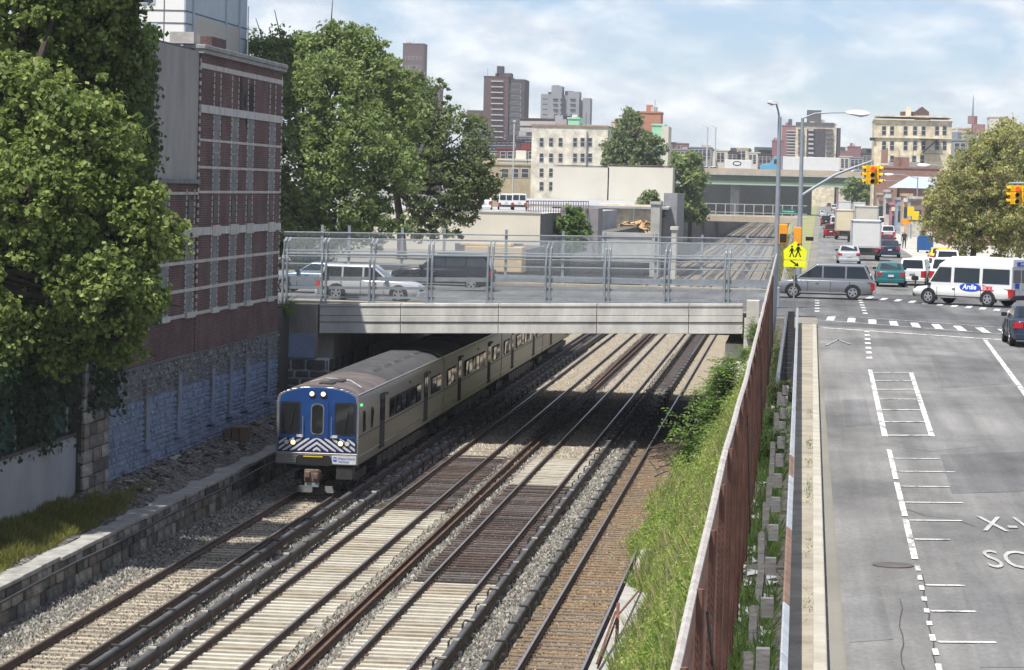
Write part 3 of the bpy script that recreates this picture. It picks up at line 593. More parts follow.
# rusty chain link fence between cutting and street
RF = mat('rusty_wire', (.24, .145, .112), .8, .2, var=.4, scale=1.2, stretch=(1, .3, 3))
RFP = mat('rusty_post', (.17, .085, .06), .8, .2, var=.4, scale=2)
TOPR = mat('peeling_top_rail', (.50, .49, .47), .7, .2, col2=(.30, .25, .22), scale=6)
rf = thing('chain_link_fence', 'rusty chain link fence with a pale top rail between tracks and street', 'fence', (-.7, 16, 0))
def fx(y): return -.67-max(0, y-42)/80*.2
def fz(y): return 2.45+.3*min(1, max(0, (y-18)/12))
ys = [14, 20, 26, 32, 38, 44, 52, 60, 70, 80, 90, 100, 110, 120, 128]
for a, b in zip(ys[:-1], ys[1:]):
    chain_link((fx(a), a, 0), (fx(b), b, 0), lambda s: .03, lambda s, a=a: fz(a+s), .062, .0042, RF, rf)
s = MB(); s.tube([(fx(y)+.003*math.sin(y*.8), y, fz(y)+.004*math.sin(y*.55)) for y in np.arange(14, 128.1, 1.5)], .034, 6); s.build('top_rail', TOPR, rf)
y = 15.0
while y < 128:
    s = MB(); s.tube([(fx(y)+.05, y, .03), (fx(y)+.05, y, fz(y)+.02)], .03, 6); s.build('post', RFP if y < 95 else GALV, rf); y += 3.05
for i in range(5):
    y = 22+i*17; s = MB(); s.tube([(fx(y)+.08, y+6, .2), (fx(y)+.08, y, fz(y)-.3)], .014, 5); s.build('brace', DARK, rf)
# guard rail with steel posts and blocks
GR = mat('guard_rail_steel', (.50, .52, .53), .45, .5, var=.25, scale=2)
GRR = mat('guard_rail_rust', (.24, .15, .11), .75, .3, var=.4, scale=2.5)
PLATE = mat('weathered_zinc', (.42, .40, .37), .7, .3, var=.5, scale=3, stretch=(1, 1, 6))
gr = thing('guard_rail', 'steel guard rail on posts between the rusty fence and the sidewalk', 'guard rail', (-.05, 16, 0))
WB = [(0, .45), (.06, .5), (.06, .56), (0, .6), (.06, .64), (.06, .71), (0, .76), (-.02, .76), (.04, .70), (.04, .65), (-.02, .6), (.04, .55), (.04, .51), (-.02, .45)]
def gx(y): return -.07+(y-30)*.001
y = 14.5; i = 0
while y < 118:
    s = MB(); s.loft([[(gx(yy)+.04+u, yy, v) for u, v in WB] for yy in (y, y+3.78)]); s.build('beam', GRR if (i % 4 in (1, 2) and y < 50) else GR, gr); y += 3.81; i += 1
pm = MB(); pm.box(-.065, .065, -.07, -.055, 0, .8); pm.box(-.065, .065, .055, .07, 0, .8); pm.box(-.006, .006, -.055, .055, 0, .8); pm_me = pm.mesh('post', PLATE)
km = MB(); km.box(-.12, .02, -.08, .08, .48, .7); km_me = km.mesh('block', PLATE)
y = 26.6
while y < 76:
    piece('post', pm_me, gr, (gx(y)-.31, y, .04), (random.gauss(0, .03), random.gauss(0, .04), random.gauss(0, .12)), (.7, 1, random.uniform(.62, .78))); piece('block', km_me, gr, (gx(y)-.11, y, .0), (0, 0, random.gauss(0, .04))); y += 3.81
# the doubled stretch near the bridge
g2 = thing('double_guard_rail', 'double sided steel guard rail running up to the yellow school sign', 'guard rail', (-.2, 76, 0))
y = 76.0
while y < 116:
    s = MB(); s.loft([[(gx(yy)-.36-u, yy, v+.02) for u, v in WB] for yy in (y, y+3.78)]); s.build('beam', GR, g2); y += 3.81
y = 76.5
while y < 118:
    s = MB(); s.box(gx(y)-.3, gx(y)-.04, y-.05, y+.05, .02, .78); s.build('post', DARK, g2); y += 2.2
s = MB(); s.box(-.3, -.02, 76, 118, .055, .3); s.build('shadow_fill', BLACK, g2)  # black fill standing for the ground shadow between the two beams
# ================================================================== TRAIN
STEEL = mat('stainless_steel', (.265, .252, .238), .30, .65, var=.12, scale=.9, stretch=(1, .2, 3))
def flute(m):            # fine horizontal fluting of the steel sides
    n = m.node_tree.nodes; l = m.node_tree.links; tc = n.new('ShaderNodeTexCoord'); w = n.new('ShaderNodeTexWave'); w.bands_direction = 'Z'; w.inputs['Scale'].default_value = 5.5; w.inputs['Distortion'].default_value = 0
    bp = n.new('ShaderNodeBump'); bp.inputs['Strength'].default_value = .5; bp.inputs['Distance'].default_value = .02; l.new(tc.outputs['Object'], w.inputs[0]); l.new(w.outputs[0], bp.inputs['Height']); l.new(bp.outputs[0], n['Principled BSDF'].inputs['Normal'])
flute(STEEL)
ROOFM = mat('train_roof_grey', (.125, .105, .092), .6, .15, var=.45, scale=.8)
ROOFD = mat('train_roof_dark', (.06, .06, .062), .8, var=.35, scale=1.5)
BLUE = mat('train_blue', (.009, .052, .20), .38, var=.25, spec=.5)
NAVY = mat('navy_band', (.012, .022, .085), .4, var=.1)
TWHITE = mat('chevron_white', (.54, .55, .58), .5, var=.2, scale=3)
YELLOW = mat('warning_yellow', (.65, .48, .03), .6, var=.1)
LAMP = mat('lit_headlight', (.9, .75, .5), .3, var=0, emit=(1, .70, .36, .9))
WGLS = mat('train_window', (.018, .02, .022), .04, var=0, spec=.8)
GREENL = mat('green_marker_light', (.05, .5, .1), .3, var=0, emit=(.1, 1, .2, 1.5))
XT = -16.95; YF = 104.5; HW = 1.5
SEC = [(0, -1.93), (.5, -1.955), (.95, -2.03), (1.25, -2.14), (1.41, -2.26), (1.49, -2.45), (1.5, -3.0), (1.5, -4.3), (1.45, -4.75)]
RING = SEC+[(-u, z) for u, z in SEC[::-1] if u > 0]
def train_car(y0, L, label, front=False):
    t = thing('train_car', label, 'train', (XT, y0, ZR), group='coupled train cars')
    y1 = y0+L
    s = MB(); s.loft([[(XT+u, y, z) for u, z in RING] for y in ([y0+.04, y1])]); body = s.build('body', STEEL, t, smooth=True)
    up = [(u*1.0, z+.012) for u, z in SEC[:5]]; up = [(-u, z) for u, z in up[::-1] if u > 0]+up
    s = MB(); s.loft([[(XT+u, y, z) for u, z in up] for y in (y0+.1, y0+L*.32)], closed=False, cap=False); s.build('roof_panel', ROOFM, t, smooth=True)
    s = MB(); s.loft([[(XT+u, y, z) for u, z in up] for y in (y0+L*.32+.02, y1-.1)], closed=False, cap=False); s.build('roof_panel', ROOFD, t, smooth=True)
    for k in range(5):
        s = MB(); yy = y0+L*.36+k*L*.12; s.hexa([(XT-.75, yy, -2.0), (XT+.75, yy, -2.0), (XT+.75, yy+L*.09, -2.0), (XT-.75, yy+L*.09, -2.0), (XT-.6, yy+.15, -1.88), (XT+.6, yy+.15, -1.88), (XT+.6, yy+L*.09-.15, -1.88), (XT-.6, yy+L*.09-.15, -1.88)])
        s.build('roof_unit', ROOFD, t, bevel=.03)
    s = MB(); s.tube([(XT+1.43, y0+.1, -2.235), (XT+1.43, y1, -2.235)], .03, 5); s.build('gutter', CHROME, t)
    for sg in (1, -1):
        X = XT+sg*HW
        for zz in (-3.72, -4.42):
            s = MB(); s.box(min(X, X+sg*.012), max(X, X+sg*.012), y0+.1, y1-.05, zz-.02, zz+.02); s.build('side_moulding', DARK if zz > -4 else CHROME, t)
        doors = [L*.235, L*.755]
        for dy in doors:
            s = MB(); s.box(min(X-.0*sg, X+sg*.015), max(X, X+sg*.015), y0+dy-.62, y0+dy+.62, -4.6, -2.52); d = s.build('door', BLACK, t)
            for q in (-.3, .3):
                s = MB(); s.box(min(X, X+sg*.022), max(X, X+sg*.022), y0+dy+q-.2, y0+dy+q+.2, -3.55, -2.75); s.build('door_window', WGLS, d)
        groups = [(L*.31, L*.68, 6), (L*.82, L*.96, 2)]
        if not front: groups.append((L*.04, L*.18, 3))
        else: groups.append((.9, 1.5, 1)); groups.append((2.9, 3.5, 1))
        for a, b, nw in groups:
            w = (b-a)/nw
            for k in range(nw):
                s = MB(); yy = y0+a+k*w; s.box(min(X, X+sg*.014), max(X, X+sg*.014), yy+.1, yy+w-.1, -3.62, -2.86); fr = s.build('window', BLACK, t)
                s = MB(); tl = random.uniform(-.006, .006); o1, o2, o3 = [random.uniform(.0165, .07) for _ in range(3)]; s.add([(X+sg*o1, yy+.16, -3.56), (X+sg*o2, yy+w-.16, -3.56), (X+sg*o3, yy+w-.16, -2.92), (X+sg*(o1+o3-o2), yy+.16, -2.92)], [(0, 1, 2, 3)])
                s.build('pane', WGLS, fr)
        for dy in doors+[L*.5]:
            s = MB(); s.box(min(X, X+sg*.018), max(X, X+sg*.018), y0+dy+1.0, y0+dy+1.5, -2.66, -2.56); s.build('vent_plate', DARK, t)
    # underframe
    s = MB(); s.box(XT-1.2, XT+1.2, y0+.5, y1-.3, -4.95, -4.76); s.build('underframe', BLACK, t)
    for k in range(9):
        yy = y0+L*.24+k*L*.057; s = MB(); hh = random.uniform(.35, .6); s.box(XT-1.32, XT+1.32, yy, yy+L*.05, -4.96-hh+.1, -4.94); s.build('equipment_box', DARK, t, bevel=.02)
    for c in (L*.13, L*.87):
        bo = MB(); bo.box(XT-1.08, XT-.95, y0+c-1.6, y0+c+1.6, -5.5, -5.2); bo.box(XT+.95, XT+1.08, y0+c-1.6, y0+c+1.6, -5.5, -5.2); bo.box(XT-1.0, XT+1.0, y0+c-.2, y0+c+.2, -5.4, -5.0); bg = bo.build('bogie', DARK, t)
        for q in (-1.2, 1.2):
            for sg in (-1, 1):
                s = MB(); s.tube([(XT+sg*.68, y0+c+q, ZR+.42), (XT+sg*.82, y0+c+q, ZR+.42)], .42, 16); s.build('wheel', DARK, bg)
    if not front:
        s = MB(); s.box(XT-.9, XT+.9, y0-.28, y0+.05, -4.5, -2.3); s.build('gangway', BLACK, t)
    return t
TLBL = ['silver train car with blue front leading under the bridge', 'second silver train car behind the blue fronted one', 'third silver train car half hidden by the bridge', 'rearmost silver train car seen under the bridge']
cars = []
for i in range(4): cars.append(train_car(YF+i*25.55, 25.25, TLBL[i], i == 0))
t = cars[0]
def fpoly(pts, y0, y1): s = MB(); s.prism(pts, lambda u, v, w: (XT+u, w, v), y0, y1); return s
arch = [(-1.46, -4.32), (1.46, -4.32), (1.47, -2.5), (1.4, -2.25), (1.2, -2.13), (.9, -2.03), (.5, -1.96), (0, -1.935), (-.5, -1.96), (-.9, -2.03), (-1.2, -2.13), (-1.4, -2.25), (-1.47, -2.5)]
mask = fpoly([(u*.955, -4.3 if v < -4 else v-.02) for u, v in arch], YF-.09, YF+.05).build('front_mask', BLUE, t, bevel=.03)
edge = fpoly([(u*1.025, v) for u, v in arch], YF-.035, YF+.06).build('front_surround', STEEL, t, bevel=.02)
def rrect(u0, u1, v0, v1, r, n=4):
    p = []
    for cx, cy, a in ((u1-r, v1-r, 0), (u0+r, v1-r, 90), (u0+r, v0+r, 180), (u1-r, v0+r, 270)):
        for k in range(n+1): b = math.radians(a+90*k/n); p.append((cx+r*math.cos(b), cy+r*math.sin(b)))
    return p
for u0, u1 in ((-1.36, -.62), (.62, 1.36)):
    fr = fpoly(rrect(u0, u1, -3.66, -2.5, .08), YF-.105, YF-.08).build('cab_window', BLACK, mask)
    fpoly(rrect(u0+.05, u1-.05, -3.6, -2.56, .06), YF-.11, YF-.1).build('pane', WGLS, mask)
    s = MB(); s.tube([(XT+u0+.35, YF-.13, -3.6), (XT+u0+.52, YF-.13, -2.8)], .015, 5); s.build('wiper', BLACK, mask)
dr = fpoly(rrect(-.4, .4, -4.28, -2.38, .06), YF-.115, YF-.085).build('front_door', BLUE, t)
fpoly(rrect(-.24, .24, -3.68, -2.55, .16), YF-.125, YF-.11).build('window_frame', STEEL, dr); fpoly(rrect(-.2, .2, -3.63, -2.6, .14), YF-.131, YF-.12).build('pane', WGLS, dr)
for u in (-.52, .52): s = MB(); s.tube([(XT+u, YF-.17, -3.7), (XT+u, YF-.17, -3.0)], .015, 5); s.build('handrail', CHROME, t)
band = fpoly([(-1.4, -4.28), (1.4, -4.28), (1.4, -3.78), (-1.4, -3.78)], YF-.122, YF-.09).build('chevron_band', NAVY, t)
for k in range(-5, 9):                          # white chevron stripes clipped to the band, rising to the middle
    for sg in (1, -1):
        b0 = -4.30+(k-3)*.19
        pts = []
        for u in (0.0, 1.38):
            pts.append((u, b0-u*.72+.34))
        (ua, va), (ub, vb) = pts
        # clip stripe of thickness .1 against z range
        st = []
        for f in [i/10 for i in range(11)]:
            u = ua+(ub-ua)*f; v = va+(vb-va)*f; lo, hi = max(v-.05, -4.275), min(v+.05, -3.785)
            st.append((u, lo, hi))
        q = MB(); has = False
        for (u0, l0, h0), (u1, l1, h1) in zip(st[:-1], st[1:]):
            if h0 > l0 and h1 > l1:
                q.quad((XT+sg*u0, YF-.1245, l0), (XT+sg*u1, YF-.1245, l1), (XT+sg*u1, YF-.1245, h1), (XT+sg*u0, YF-.1245, h0)); has = True
        if has: q.build('chevron_stripe', TWHITE, band)
def lamp(u, v, r, m, nm, par):
    s = MB(); s.tube([(XT+u, YF-.15, v), (XT+u, YF-.1, v)], r*1.3, 14); h = s.build(nm, BLACK, par)
    s = MB(); s.tube([(XT+u, YF-.16, v), (XT+u, YF-.14, v)], r, 14); s.build('lens', m, h)
for u in (-.21, .2): lamp(u, -2.2, .085, LAMP, 'marker_lamp', t)
for u in (-.86, .86): lamp(u, -3.96, .09, LAMP, 'headlight', t); lamp(u+(.24 if u > 0 else -.24), -3.96, .085, WHITE_L, 'headlight', t)
for u in (-.62, .62): s = MB(); s.box(XT+u-.12, XT+u+.12, YF-.16, YF-.08, -3.77, -3.68); s.build('marker_plate', TWHITE, t)
fpoly([(-1.5, -4.75), (1.5, -4.75), (1.5, -4.31), (-1.5, -4.31)], YF-.16, YF+.2).build('front_bumper', STEEL, t, bevel=.04)
fpoly([(-.72, -4.76), (.55, -4.76), (.55, -4.5), (.45, -4.4), (-.62, -4.4), (-.72, -4.5)], YF-.3, YF-.15).build('step_plate', BLACK, t)
fpoly([(-.45, -4.46), (.25, -4.46), (.25, -4.42), (-.45, -4.42)], YF-.31, YF-.29).build('step_edge', YELLOW, t)
pl = fpoly([(.56, -4.7), (1.44, -4.7), (1.44, -4.4), (.56, -4.4)], YF-.172, YF-.155).build('name_plate', TWHITE, t)
s = MB(); s.tube([(XT+.68, YF-.178, -4.53), (XT+.68, YF-.17, -4.53)], .085, 16); s.build('emblem_disc', mat('emblem_blue', (.02, .12, .45), .5, var=0), pl)
LB = mat('lettering_blue', (.03, .15, .42), .6, var=0); TW = mat('lettering_white', (.75, .75, .75), .6, var=0)
def put_text(txt, size, m, par, loc, rotz=0, sh=0, local=False, bold=0):
    me = text_mesh(txt, size, m, .003, sh, bold); o = bpy.data.objects.new('lettering', me); C.objects.link(o); o.parent = par
    o.location = Vector(loc)-(Vector((0, 0, 0)) if local else Vector(root_loc(par))); o.rotation_euler = (math.pi/2, 0, rotz); return o
put_text('MTA', .07, TW, pl, (XT+.68, YF-.181, -4.53), bold=.003); put_text('Metro-North', .115, LB, pl, (XT+1.1, YF-.176, -4.5)); put_text('Railroad', .115, LB, pl, (XT+1.0, YF-.176, -4.61))
RUSTC = mat('coupler_rust', (.16, .11, .085), .7, .3, var=.4, scale=4)
s = MB(); s.box(XT-.2, XT+.2, YF-.75, YF, -5.25, -4.95); s.box(XT-.3, XT+.22, YF-.95, YF-.7, -5.3, -4.85); s.box(XT-.28, XT-.08, YF-1.05, YF-.9, -5.15, -4.9); s.box(XT+.04, XT+.2, YF-1.02, YF-.9, -5.2, -4.98); cp = s.build('coupler', RUSTC, t, bevel=.03)
s = MB(); s.box(XT-.28, XT+.22, YF-.93, YF-.7, -5.48, -5.31); s.build('connector_box', GALV, cp, bevel=.02)
s = MB(); s.hexa([(XT-.85, YF-.45, -5.72), (XT+.7, YF-.45, -5.72), (XT+.7, YF-.1, -5.72), (XT-.85, YF-.1, -5.72), (XT-.75, YF-.2, -5.5), (XT+.6, YF-.2, -5.5), (XT+.6, YF-.1, -5.5), (XT-.75, YF-.1, -5.5)]); s.build('snow_plough', DARK, t)
s = MB(); s.box(XT+.72, XT+1.3, YF-.1, YF+.6, -5.25, -4.8); s.build('equipment_box', DARK, t)
s = MB(); s.box(XT+HW, XT+HW+.05, YF+.25, YF+.45, -2.62, -2.55); s.build('side_light', GREENL, t)
for dy, dx in ((1.0, .35), (2.4, .5)): s = MB(); s.box(XT+dx-.5, XT+dx, YF+dy, YF+dy+.9, -2.0, -1.86); s.build('roof_hatch', DARK, t, bevel=.02)
s = MB(); s.tube([(XT-.9, YF+3.2, -2.03), (XT-.4, YF+4.2, -1.9), (XT+.6, YF+3.6, -1.93), (XT+1.2, YF+2.4, -2.1)], .018, 5); s.build('roof_cable', TWHITE, t)
# ================================================================== LEFT BRICK BUILDING
BRK = brick_mat('purple_brick', (.082, .039, .037), (.12, .058, .054), (.15, .12, .115), .26, .085, ms=.012)
PALE = mat('pale_trim', (.43, .405, .37), .9, var=.25, scale=2)
BAND = mat('limestone_band', (.44, .435, .42), .9, var=.25, scale=1.5)
GREYP = mat('grey_infill', (.165, .177, .18), .9, var=.35, scale=1.6, detail=9)
STUC = mat('stained_stucco', (.33, .32, .305), .92, col2=(.20, .195, .19), scale=.8, detail=10, stretch=(1, 1, .35), bump=.2)
FX = -22.0
def fY(px, py=185): return PX(px, py, FX).y
def fZ(px, py): return PX(px, py, FX).z
bl = thing('brick_building', 'tall purple brick building with pale bands and a blue painted base', 'building', (FX-6, 110, -4.5))
YA, YB, YC = 92.6, fY(198), 124.3
zA = fZ(198, 177)-.15
s = MB(); s.box(FX-14, FX, YB, YC, -1.0, 10.0); s.build('wall', BRK, bl)
s = MB(); s.box(FX-14, FX-.03, YA, YB, -1.0, zA-.1); s.build('wall', BRK, bl)
s = MB(); s.box(FX-14, FX-.04, YA-.01, YB-.01, zA-.1, 10.05); s.build('stucco_wall', STUC, bl)
s = MB(); s.box(FX-14, FX-.2, YA-.05, YB-.02, 10.06, 10.16); s.build('coping', DARK, bl)
s = MB(); s.box(FX-.5, FX+.1, YA, YB-.02, zA-.09, zA+.06); s.build('coping', GREYP, bl)
COR = mat('cornice_grey', (.25, .25, .245), .85, var=.35, scale=2)
s = MB(); s.box(FX-.6, FX+.16, YB-.15, YC+.08, 10.0, 10.14); s.build('cornice', COR, bl)
s = MB(); s.box(FX-.6, FX+.22, YB-.2, YC+.12, 10.15, 10.32); s.build('cornice', COR, bl, bevel=.03)
s = MB(); s.box(FX-1.1, FX-.2, YB-.3, YB+.9, 10.33, 10.75); s.build('parapet_block', PALE, bl)
s = MB(); s.box(FX-3.2, FX-2.0, 119, 122, 10.0, 11.2); s.build('chimney', BRK, bl)
s = MB(); s.tube([(FX-1, 121.5, 10.3), (FX-1, 121.5, 12.6)], .03, 5); s.build('aerial', GALV, bl)
zs_thin = [fZ(199, 63.5), fZ(199, 66), fZ(198, 139.5), fZ(198, 167), fZ(197.5, 192)]
def hband(y0, y1, z, h, m, d=.05): s = MB(); s.box(FX-.02, FX+d, y0, y1, z-h/2, z+h/2); return s.build('stone_band', m, bl, bevel=.01)
for z in zs_thin: hband(YB, YC, z, .1, PALE, .035)
hband(YA, YB, fZ(190, 192)-.05, .1, PALE, .02)
zk1, zk2 = fZ(198, 108), fZ(197.5, 231.5)
hband(YB, YC, zk1, .3, BAND, .07); hband(YA, YC, zk2, .3, BAND, .07)
low = [fZ(185, 262.7), fZ(185, 290.5), fZ(190, 314.5)]
for z in low: hband(YA, YC, z, .12, PALE, .035)
cols = [(159.5, 169.5), (186.5, 195), (212, 219), (230, 237), (246, 252.5), (268, 274)]
zlo = low[2]
for i, (a, b) in enumerate(cols):
    y0, y1 = fY(a), fY(b); left = b < 198
    ztop = zk2-.15 if left else zk1-.15
    ranges = [(zlo+.07, zk2-.16)]
    if not left: ranges += [(zs_thin[4]+.06, zk1-.16)]
    for za, zc in ranges:
        s = MB(); s.box(FX-.02, FX+.012, y0+.1, y1-.1, za, zc); w = s.build('window_bay', GREYP, bl)
        n = max(2, int((zc-za)/1.0))
        for k in range(1, n):
            q = MB(); q.box(FX, FX+.03, y0+.1, y1-.1, za+(zc-za)*k/n-.03, za+(zc-za)*k/n+.03); q.build('mullion', COR, w)
    za, zc = zk2+.2, zs_thin[4]-.1
    s = MB(); s.box(FX-.02, FX+.015, y0+.35, y1-.3, za+.3, zc-.2); s.build('window_slot', DARK, bl)
    s = MB(); s.box(FX-.02, FX+.09, y0-.1, y1+.1, zk2-.2, zk2+.2); s.build('keystone', PALE, bl)
    s = MB(); s.box(FX-.02, FX+.12, y0, y1, zlo-.1, zlo+.1); s.build('window_sill', BAND, bl)
    # pale toothed brick edges each side of the bay
    for yy in (y0+.05, y1-.05):
        q = MB(); z = zlo; zt = (9.6 if not left else zA-.3); k = 0
        while z < zt:
            w = .09 if k % 2 else .15; q.box(FX-.02, FX+.02, yy-w/2, yy+w/2, z, z+.16); z += .22; k += 1
        stuff(q.build('toothed_edge', PALE, bl))
for yy in (YB+.05, YC-.1):
    q = MB(); z = zlo; k = 0
    while z < 9.8:
        w = .12 if k % 2 else .24; q.box(FX-.02, FX+.025, yy-w/2, yy+w/2, z, z+.14); z += .28; k += 1
    stuff(q.build('quoin', PALE, bl))
SOOT = mat('soot_stain', (.025, .022, .02), .95, var=.4, scale=3)
for k in range(16):
    y0 = fY(236)+random.uniform(0, fY(252)-fY(236)); z0 = fZ(244, 97)+random.gauss(0, .35); s = MB(); w = random.uniform(.15, .5); h = random.uniform(.3, .7)
    s.add([(FX+.004+k*.0004, y0-w, z0), (FX+.004+k*.0004, y0, z0-h), (FX+.004+k*.0004, y0+w, z0-.1), (FX+.004+k*.0004, y0+.1, z0+h)], [(0, 1, 2, 3)]); s.build('soot_patch', SOOT, bl)
# painted stone base
SGREY = mat('bare_rubble_stone', (.17, .165, .158), .95, var=.75, scale=4, bump=.8, bscale=8)
s = MB(); s.box(FX-2, FX-.01, YA, YC+.1, -4.8, -1.0); s.build('base_core', BLUEP, bl)
def rough_stones(y0, y1, z0, z1, x, m, sy, sz, d):
    q = MB(); z = z0
    while z < z1:
        h = min(random.uniform(.7, 1.3)*sz, z1-z+.01); y = y0
        while y < y1:
            w = min(random.uniform(.6, 1.4)*sy, y1-y+.01); e = random.uniform(.3, 1)*d
            q.hexa([(x-.03, y+.01, z+.01), (x-.03, y+w-.01, z+.01), (x-.03, y+w-.01, z+h-.01), (x-.03, y+.01, z+h-.01),
                    (x+e, y+.05, z+.05), (x+e*random.uniform(.5, 1.2), y+w-.05, z+.05), (x+e*random.uniform(.4, 1.2), y+w-.05, z+h-.05), (x+e, y+.05, z+h-.05)])
            y += w
        z += h
    return q
stuff(rough_stones(YA+.1, YC, -4.75, -2.15, FX, BLUEP, .5, .2, .1).build('painted_stone', BLUEP, bl))
stuff(rough_stones(YA+.1, YC, -2.13, -1.0, FX, SGREY, .4, .2, .13).build('bare_stone', SGREY, bl))
for a, b in cols[2:]+[(146, 153), (178, 184)]:
    y0, y1 = fY(a), fY(b)
    s = MB(); s.box(FX, FX+.085, y0+.3, y0+1.0, -3.7, -1.9+random.uniform(-.3, .3)); s.build('bricked_opening', BLUEP, bl)
    s = MB(); s.box(FX, FX+.13, y0+.14, y0+.28, -3.7+random.uniform(0, .9), -1.4+random.uniform(-.2, .3)); s.build('dark_joint', GREYP, bl)
    s = MB(); s.box(FX, FX+.2, y0, y0+1.3, -3.86, -3.7); s.build('sill', BLUEP, bl)
# stone pier at the building's near corner
pr_ = thing('stone_pier', 'rough grey stone pier where the painted wall meets the brick building', 'wall', (FX, 91, -4.6))
s = MB(); s.box(FX-1, FX+.15, 89.2, 92.6, -4.8, .3); s.build('pier_core', MORT, pr_)
z = -4.75; k = 0
while z < .1:
    y = 89.2
    while y < 92.5:
        w = min(random.uniform(.6, 1.3), 92.6-y); 
        if w > .15: piece('stone', random.choice(stone_mes), pr_, (FX+.15, y+w/2, z+.2), (0, 0, random.gauss(0, .03)), (.2, w-.04, .38))
        y += w
    z += .41
# grey painted wall and green fence with ivy
GWALL = mat('grey_painted_wall', (.27, .285, .315), .85, var=.2, scale=.5, detail=8)
gw = thing('painted_wall', 'smooth grey painted wall at the left edge below the green fence', 'wall', (FX, 75, -4.8))
s = MB(); s.box(FX-.5, FX, 55, 89.2, -4.9, -2.62); s.build('wall_face', GWALL, gw); s = MB(); s.box(FX-.55, FX+.06, 55, 89.2, -2.61, -2.5); s.build('wall_cap', DARK, gw)
GF = mat('green_screen', (.03, .085, .075), .8, var=.3, scale=1)
gf = thing('green_fence', 'dark green screened fence half hidden by ivy above the grey wall', 'fence', (FX-.2, 75, -2.5))
for y in np.arange(76.5, 90, 3.0):
    s = MB(); s.tube([(FX-.15, y, -2.5), (FX-.15, y, -.1)], .045, 6); s.build('post', GALV, gf)
    s = MB(); s.box(FX-.24, FX-.2, y+.03, min(y+2.97, 89.1), -2.48, -.15); s.build('screen_panel', GF, gf)
# white building behind
WHT = mat('white_cladding', (.74, .73, .70), .8, var=.06, scale=.4); BGREY = mat('blue_grey_cladding_and_shade', (.38, .44, .50), .7, var=.08, scale=.5); JOINT = mat('panel_joint', (.12, .13, .14), .9, var=.1)
LOUV = mat('louvre_tan', (.42, .40, .36), .9, var=.1, stretch=(1, 1, 12), scale=2)
YW = 170.0
wb = thing('white_building', 'white panelled building rising behind the brick one at top left', 'building', (PY(150, 50, YW).x, YW+8, 0))
xa, xm = PY(60, 20, YW).x, PY(184, 20, YW).x
xe = xm+.1; ye = 199.0
ye = PX(245, 60, xm).y; s = MB(); s.box(xa, xm, YW, ye, 0, 26); s.build('wall', WHT, wb)
ye = PX(245, 60, xm).y; s = MB(); s.box(xm+.0, xm+.08, YW+.02, ye, 0, 26); s.build('shaded_side_cladding', BGREY, wb)  # blue-grey panels, with the shade of this side put into the colour
def xz(px, py): p = PY(px, py, YW); return p.x, p.z
for py in (10, 22.5): z = xz(150, py)[1]; s = MB(); s.box(xa, xm+.1, YW-.02, YW+.01, z-.04, z+.04); s.build('panel_joint', JOINT, wb); s = MB(); s.box(xm+.07, xm+.1, YW, ye, z-.04, z+.04); s.build('panel_joint', JOINT, wb)
for px in (131, 164): x = xz(px, 20)[0]; s = MB(); s.box(x-.03, x+.03, YW-.021, YW+.01, 8, 26); s.build('panel_joint', JOINT, wb)
(x0, z1), (x1, z0) = xz(127, 22.5), xz(157, 40)
s = MB(); s.box(x0, x1, YW-.05, YW+.02, z0, z1); w = s.build('window', BGREY, wb); 
for a, b in ((x0+.1, (x0+x1)/2-.08), ((x0+x1)/2+.08, x1-.1)): s = MB(); s.box(a, b, YW-.06, YW-.04, z0+.1, z1-.12); s.build('pane', GLASS, w)
(x0, z1), (x1, z0) = xz(142, -6), xz(155, 4); s = MB(); s.box(x0, x1, YW-.05, YW+.02, z0, z1); w = s.build('window', BGREY, wb); s = MB(); s.box(x0+.1, x1-.1, YW-.06, YW-.04, z0+.1, z1-.1); s.build('pane', GLASS, w)
zl = xz(190, 14)[1]; s = MB(); s.box(xm+.08, xm+.16, YW+2.2, ye-3, 6, zl); s.build('louvre_bay', LOUV, wb)
for yy in (YW+2, YW+12, ye-2.8): s = MB(); s.box(xm+.08, xm+.2, yy-.1, yy+.1, 6, 26); s.build('fin', BGREY, wb)
# ================================================================== VEGETATION
L_PLANE = leaf_mat('plane_tree_leaves', (.065, .105, .024), (.185, .25, .06), (.40, .45, .145), .6)
L_DARK = leaf_mat('dark_tree_leaves', (.10, .135, .05), (.185, .235, .09), (.30, .34, .15), .35)
L_MID = leaf_mat('fresh_tree_leaves', (.115, .16, .05), (.215, .285, .09), (.36, .43, .16), .4)
L_RIGHT = leaf_mat('pale_tree_leaves', (.16, .18, .055), (.36, .37, .13), (.56, .53, .25), .5)
L_IVY = leaf_mat('ivy_leaves', (.03, .055, .012), (.07, .12, .025), (.14, .20, .05), .9)
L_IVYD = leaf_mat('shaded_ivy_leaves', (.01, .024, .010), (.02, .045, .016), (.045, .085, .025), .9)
L_GRASS = leaf_mat('slope_grass', (.13, .21, .04), (.27, .37, .075), (.46, .48, .16), .55)
L_GRASSY = leaf_mat('bank_grass', (.08, .10, .02), (.16, .17, .035), (.30, .27, .075), .8)
L_WEED = leaf_mat('weed_leaves', (.07, .12, .028), (.15, .24, .055), (.26, .36, .10), 1.2)
L_SHADE = leaf_mat('shade_tree_leaves', (.05, .08, .022), (.115, .16, .045), (.24, .28, .09), .6)
BARK = mat('bark', (.055, .045, .037), .95, var=.4, scale=6, bump=.6, bscale=12)
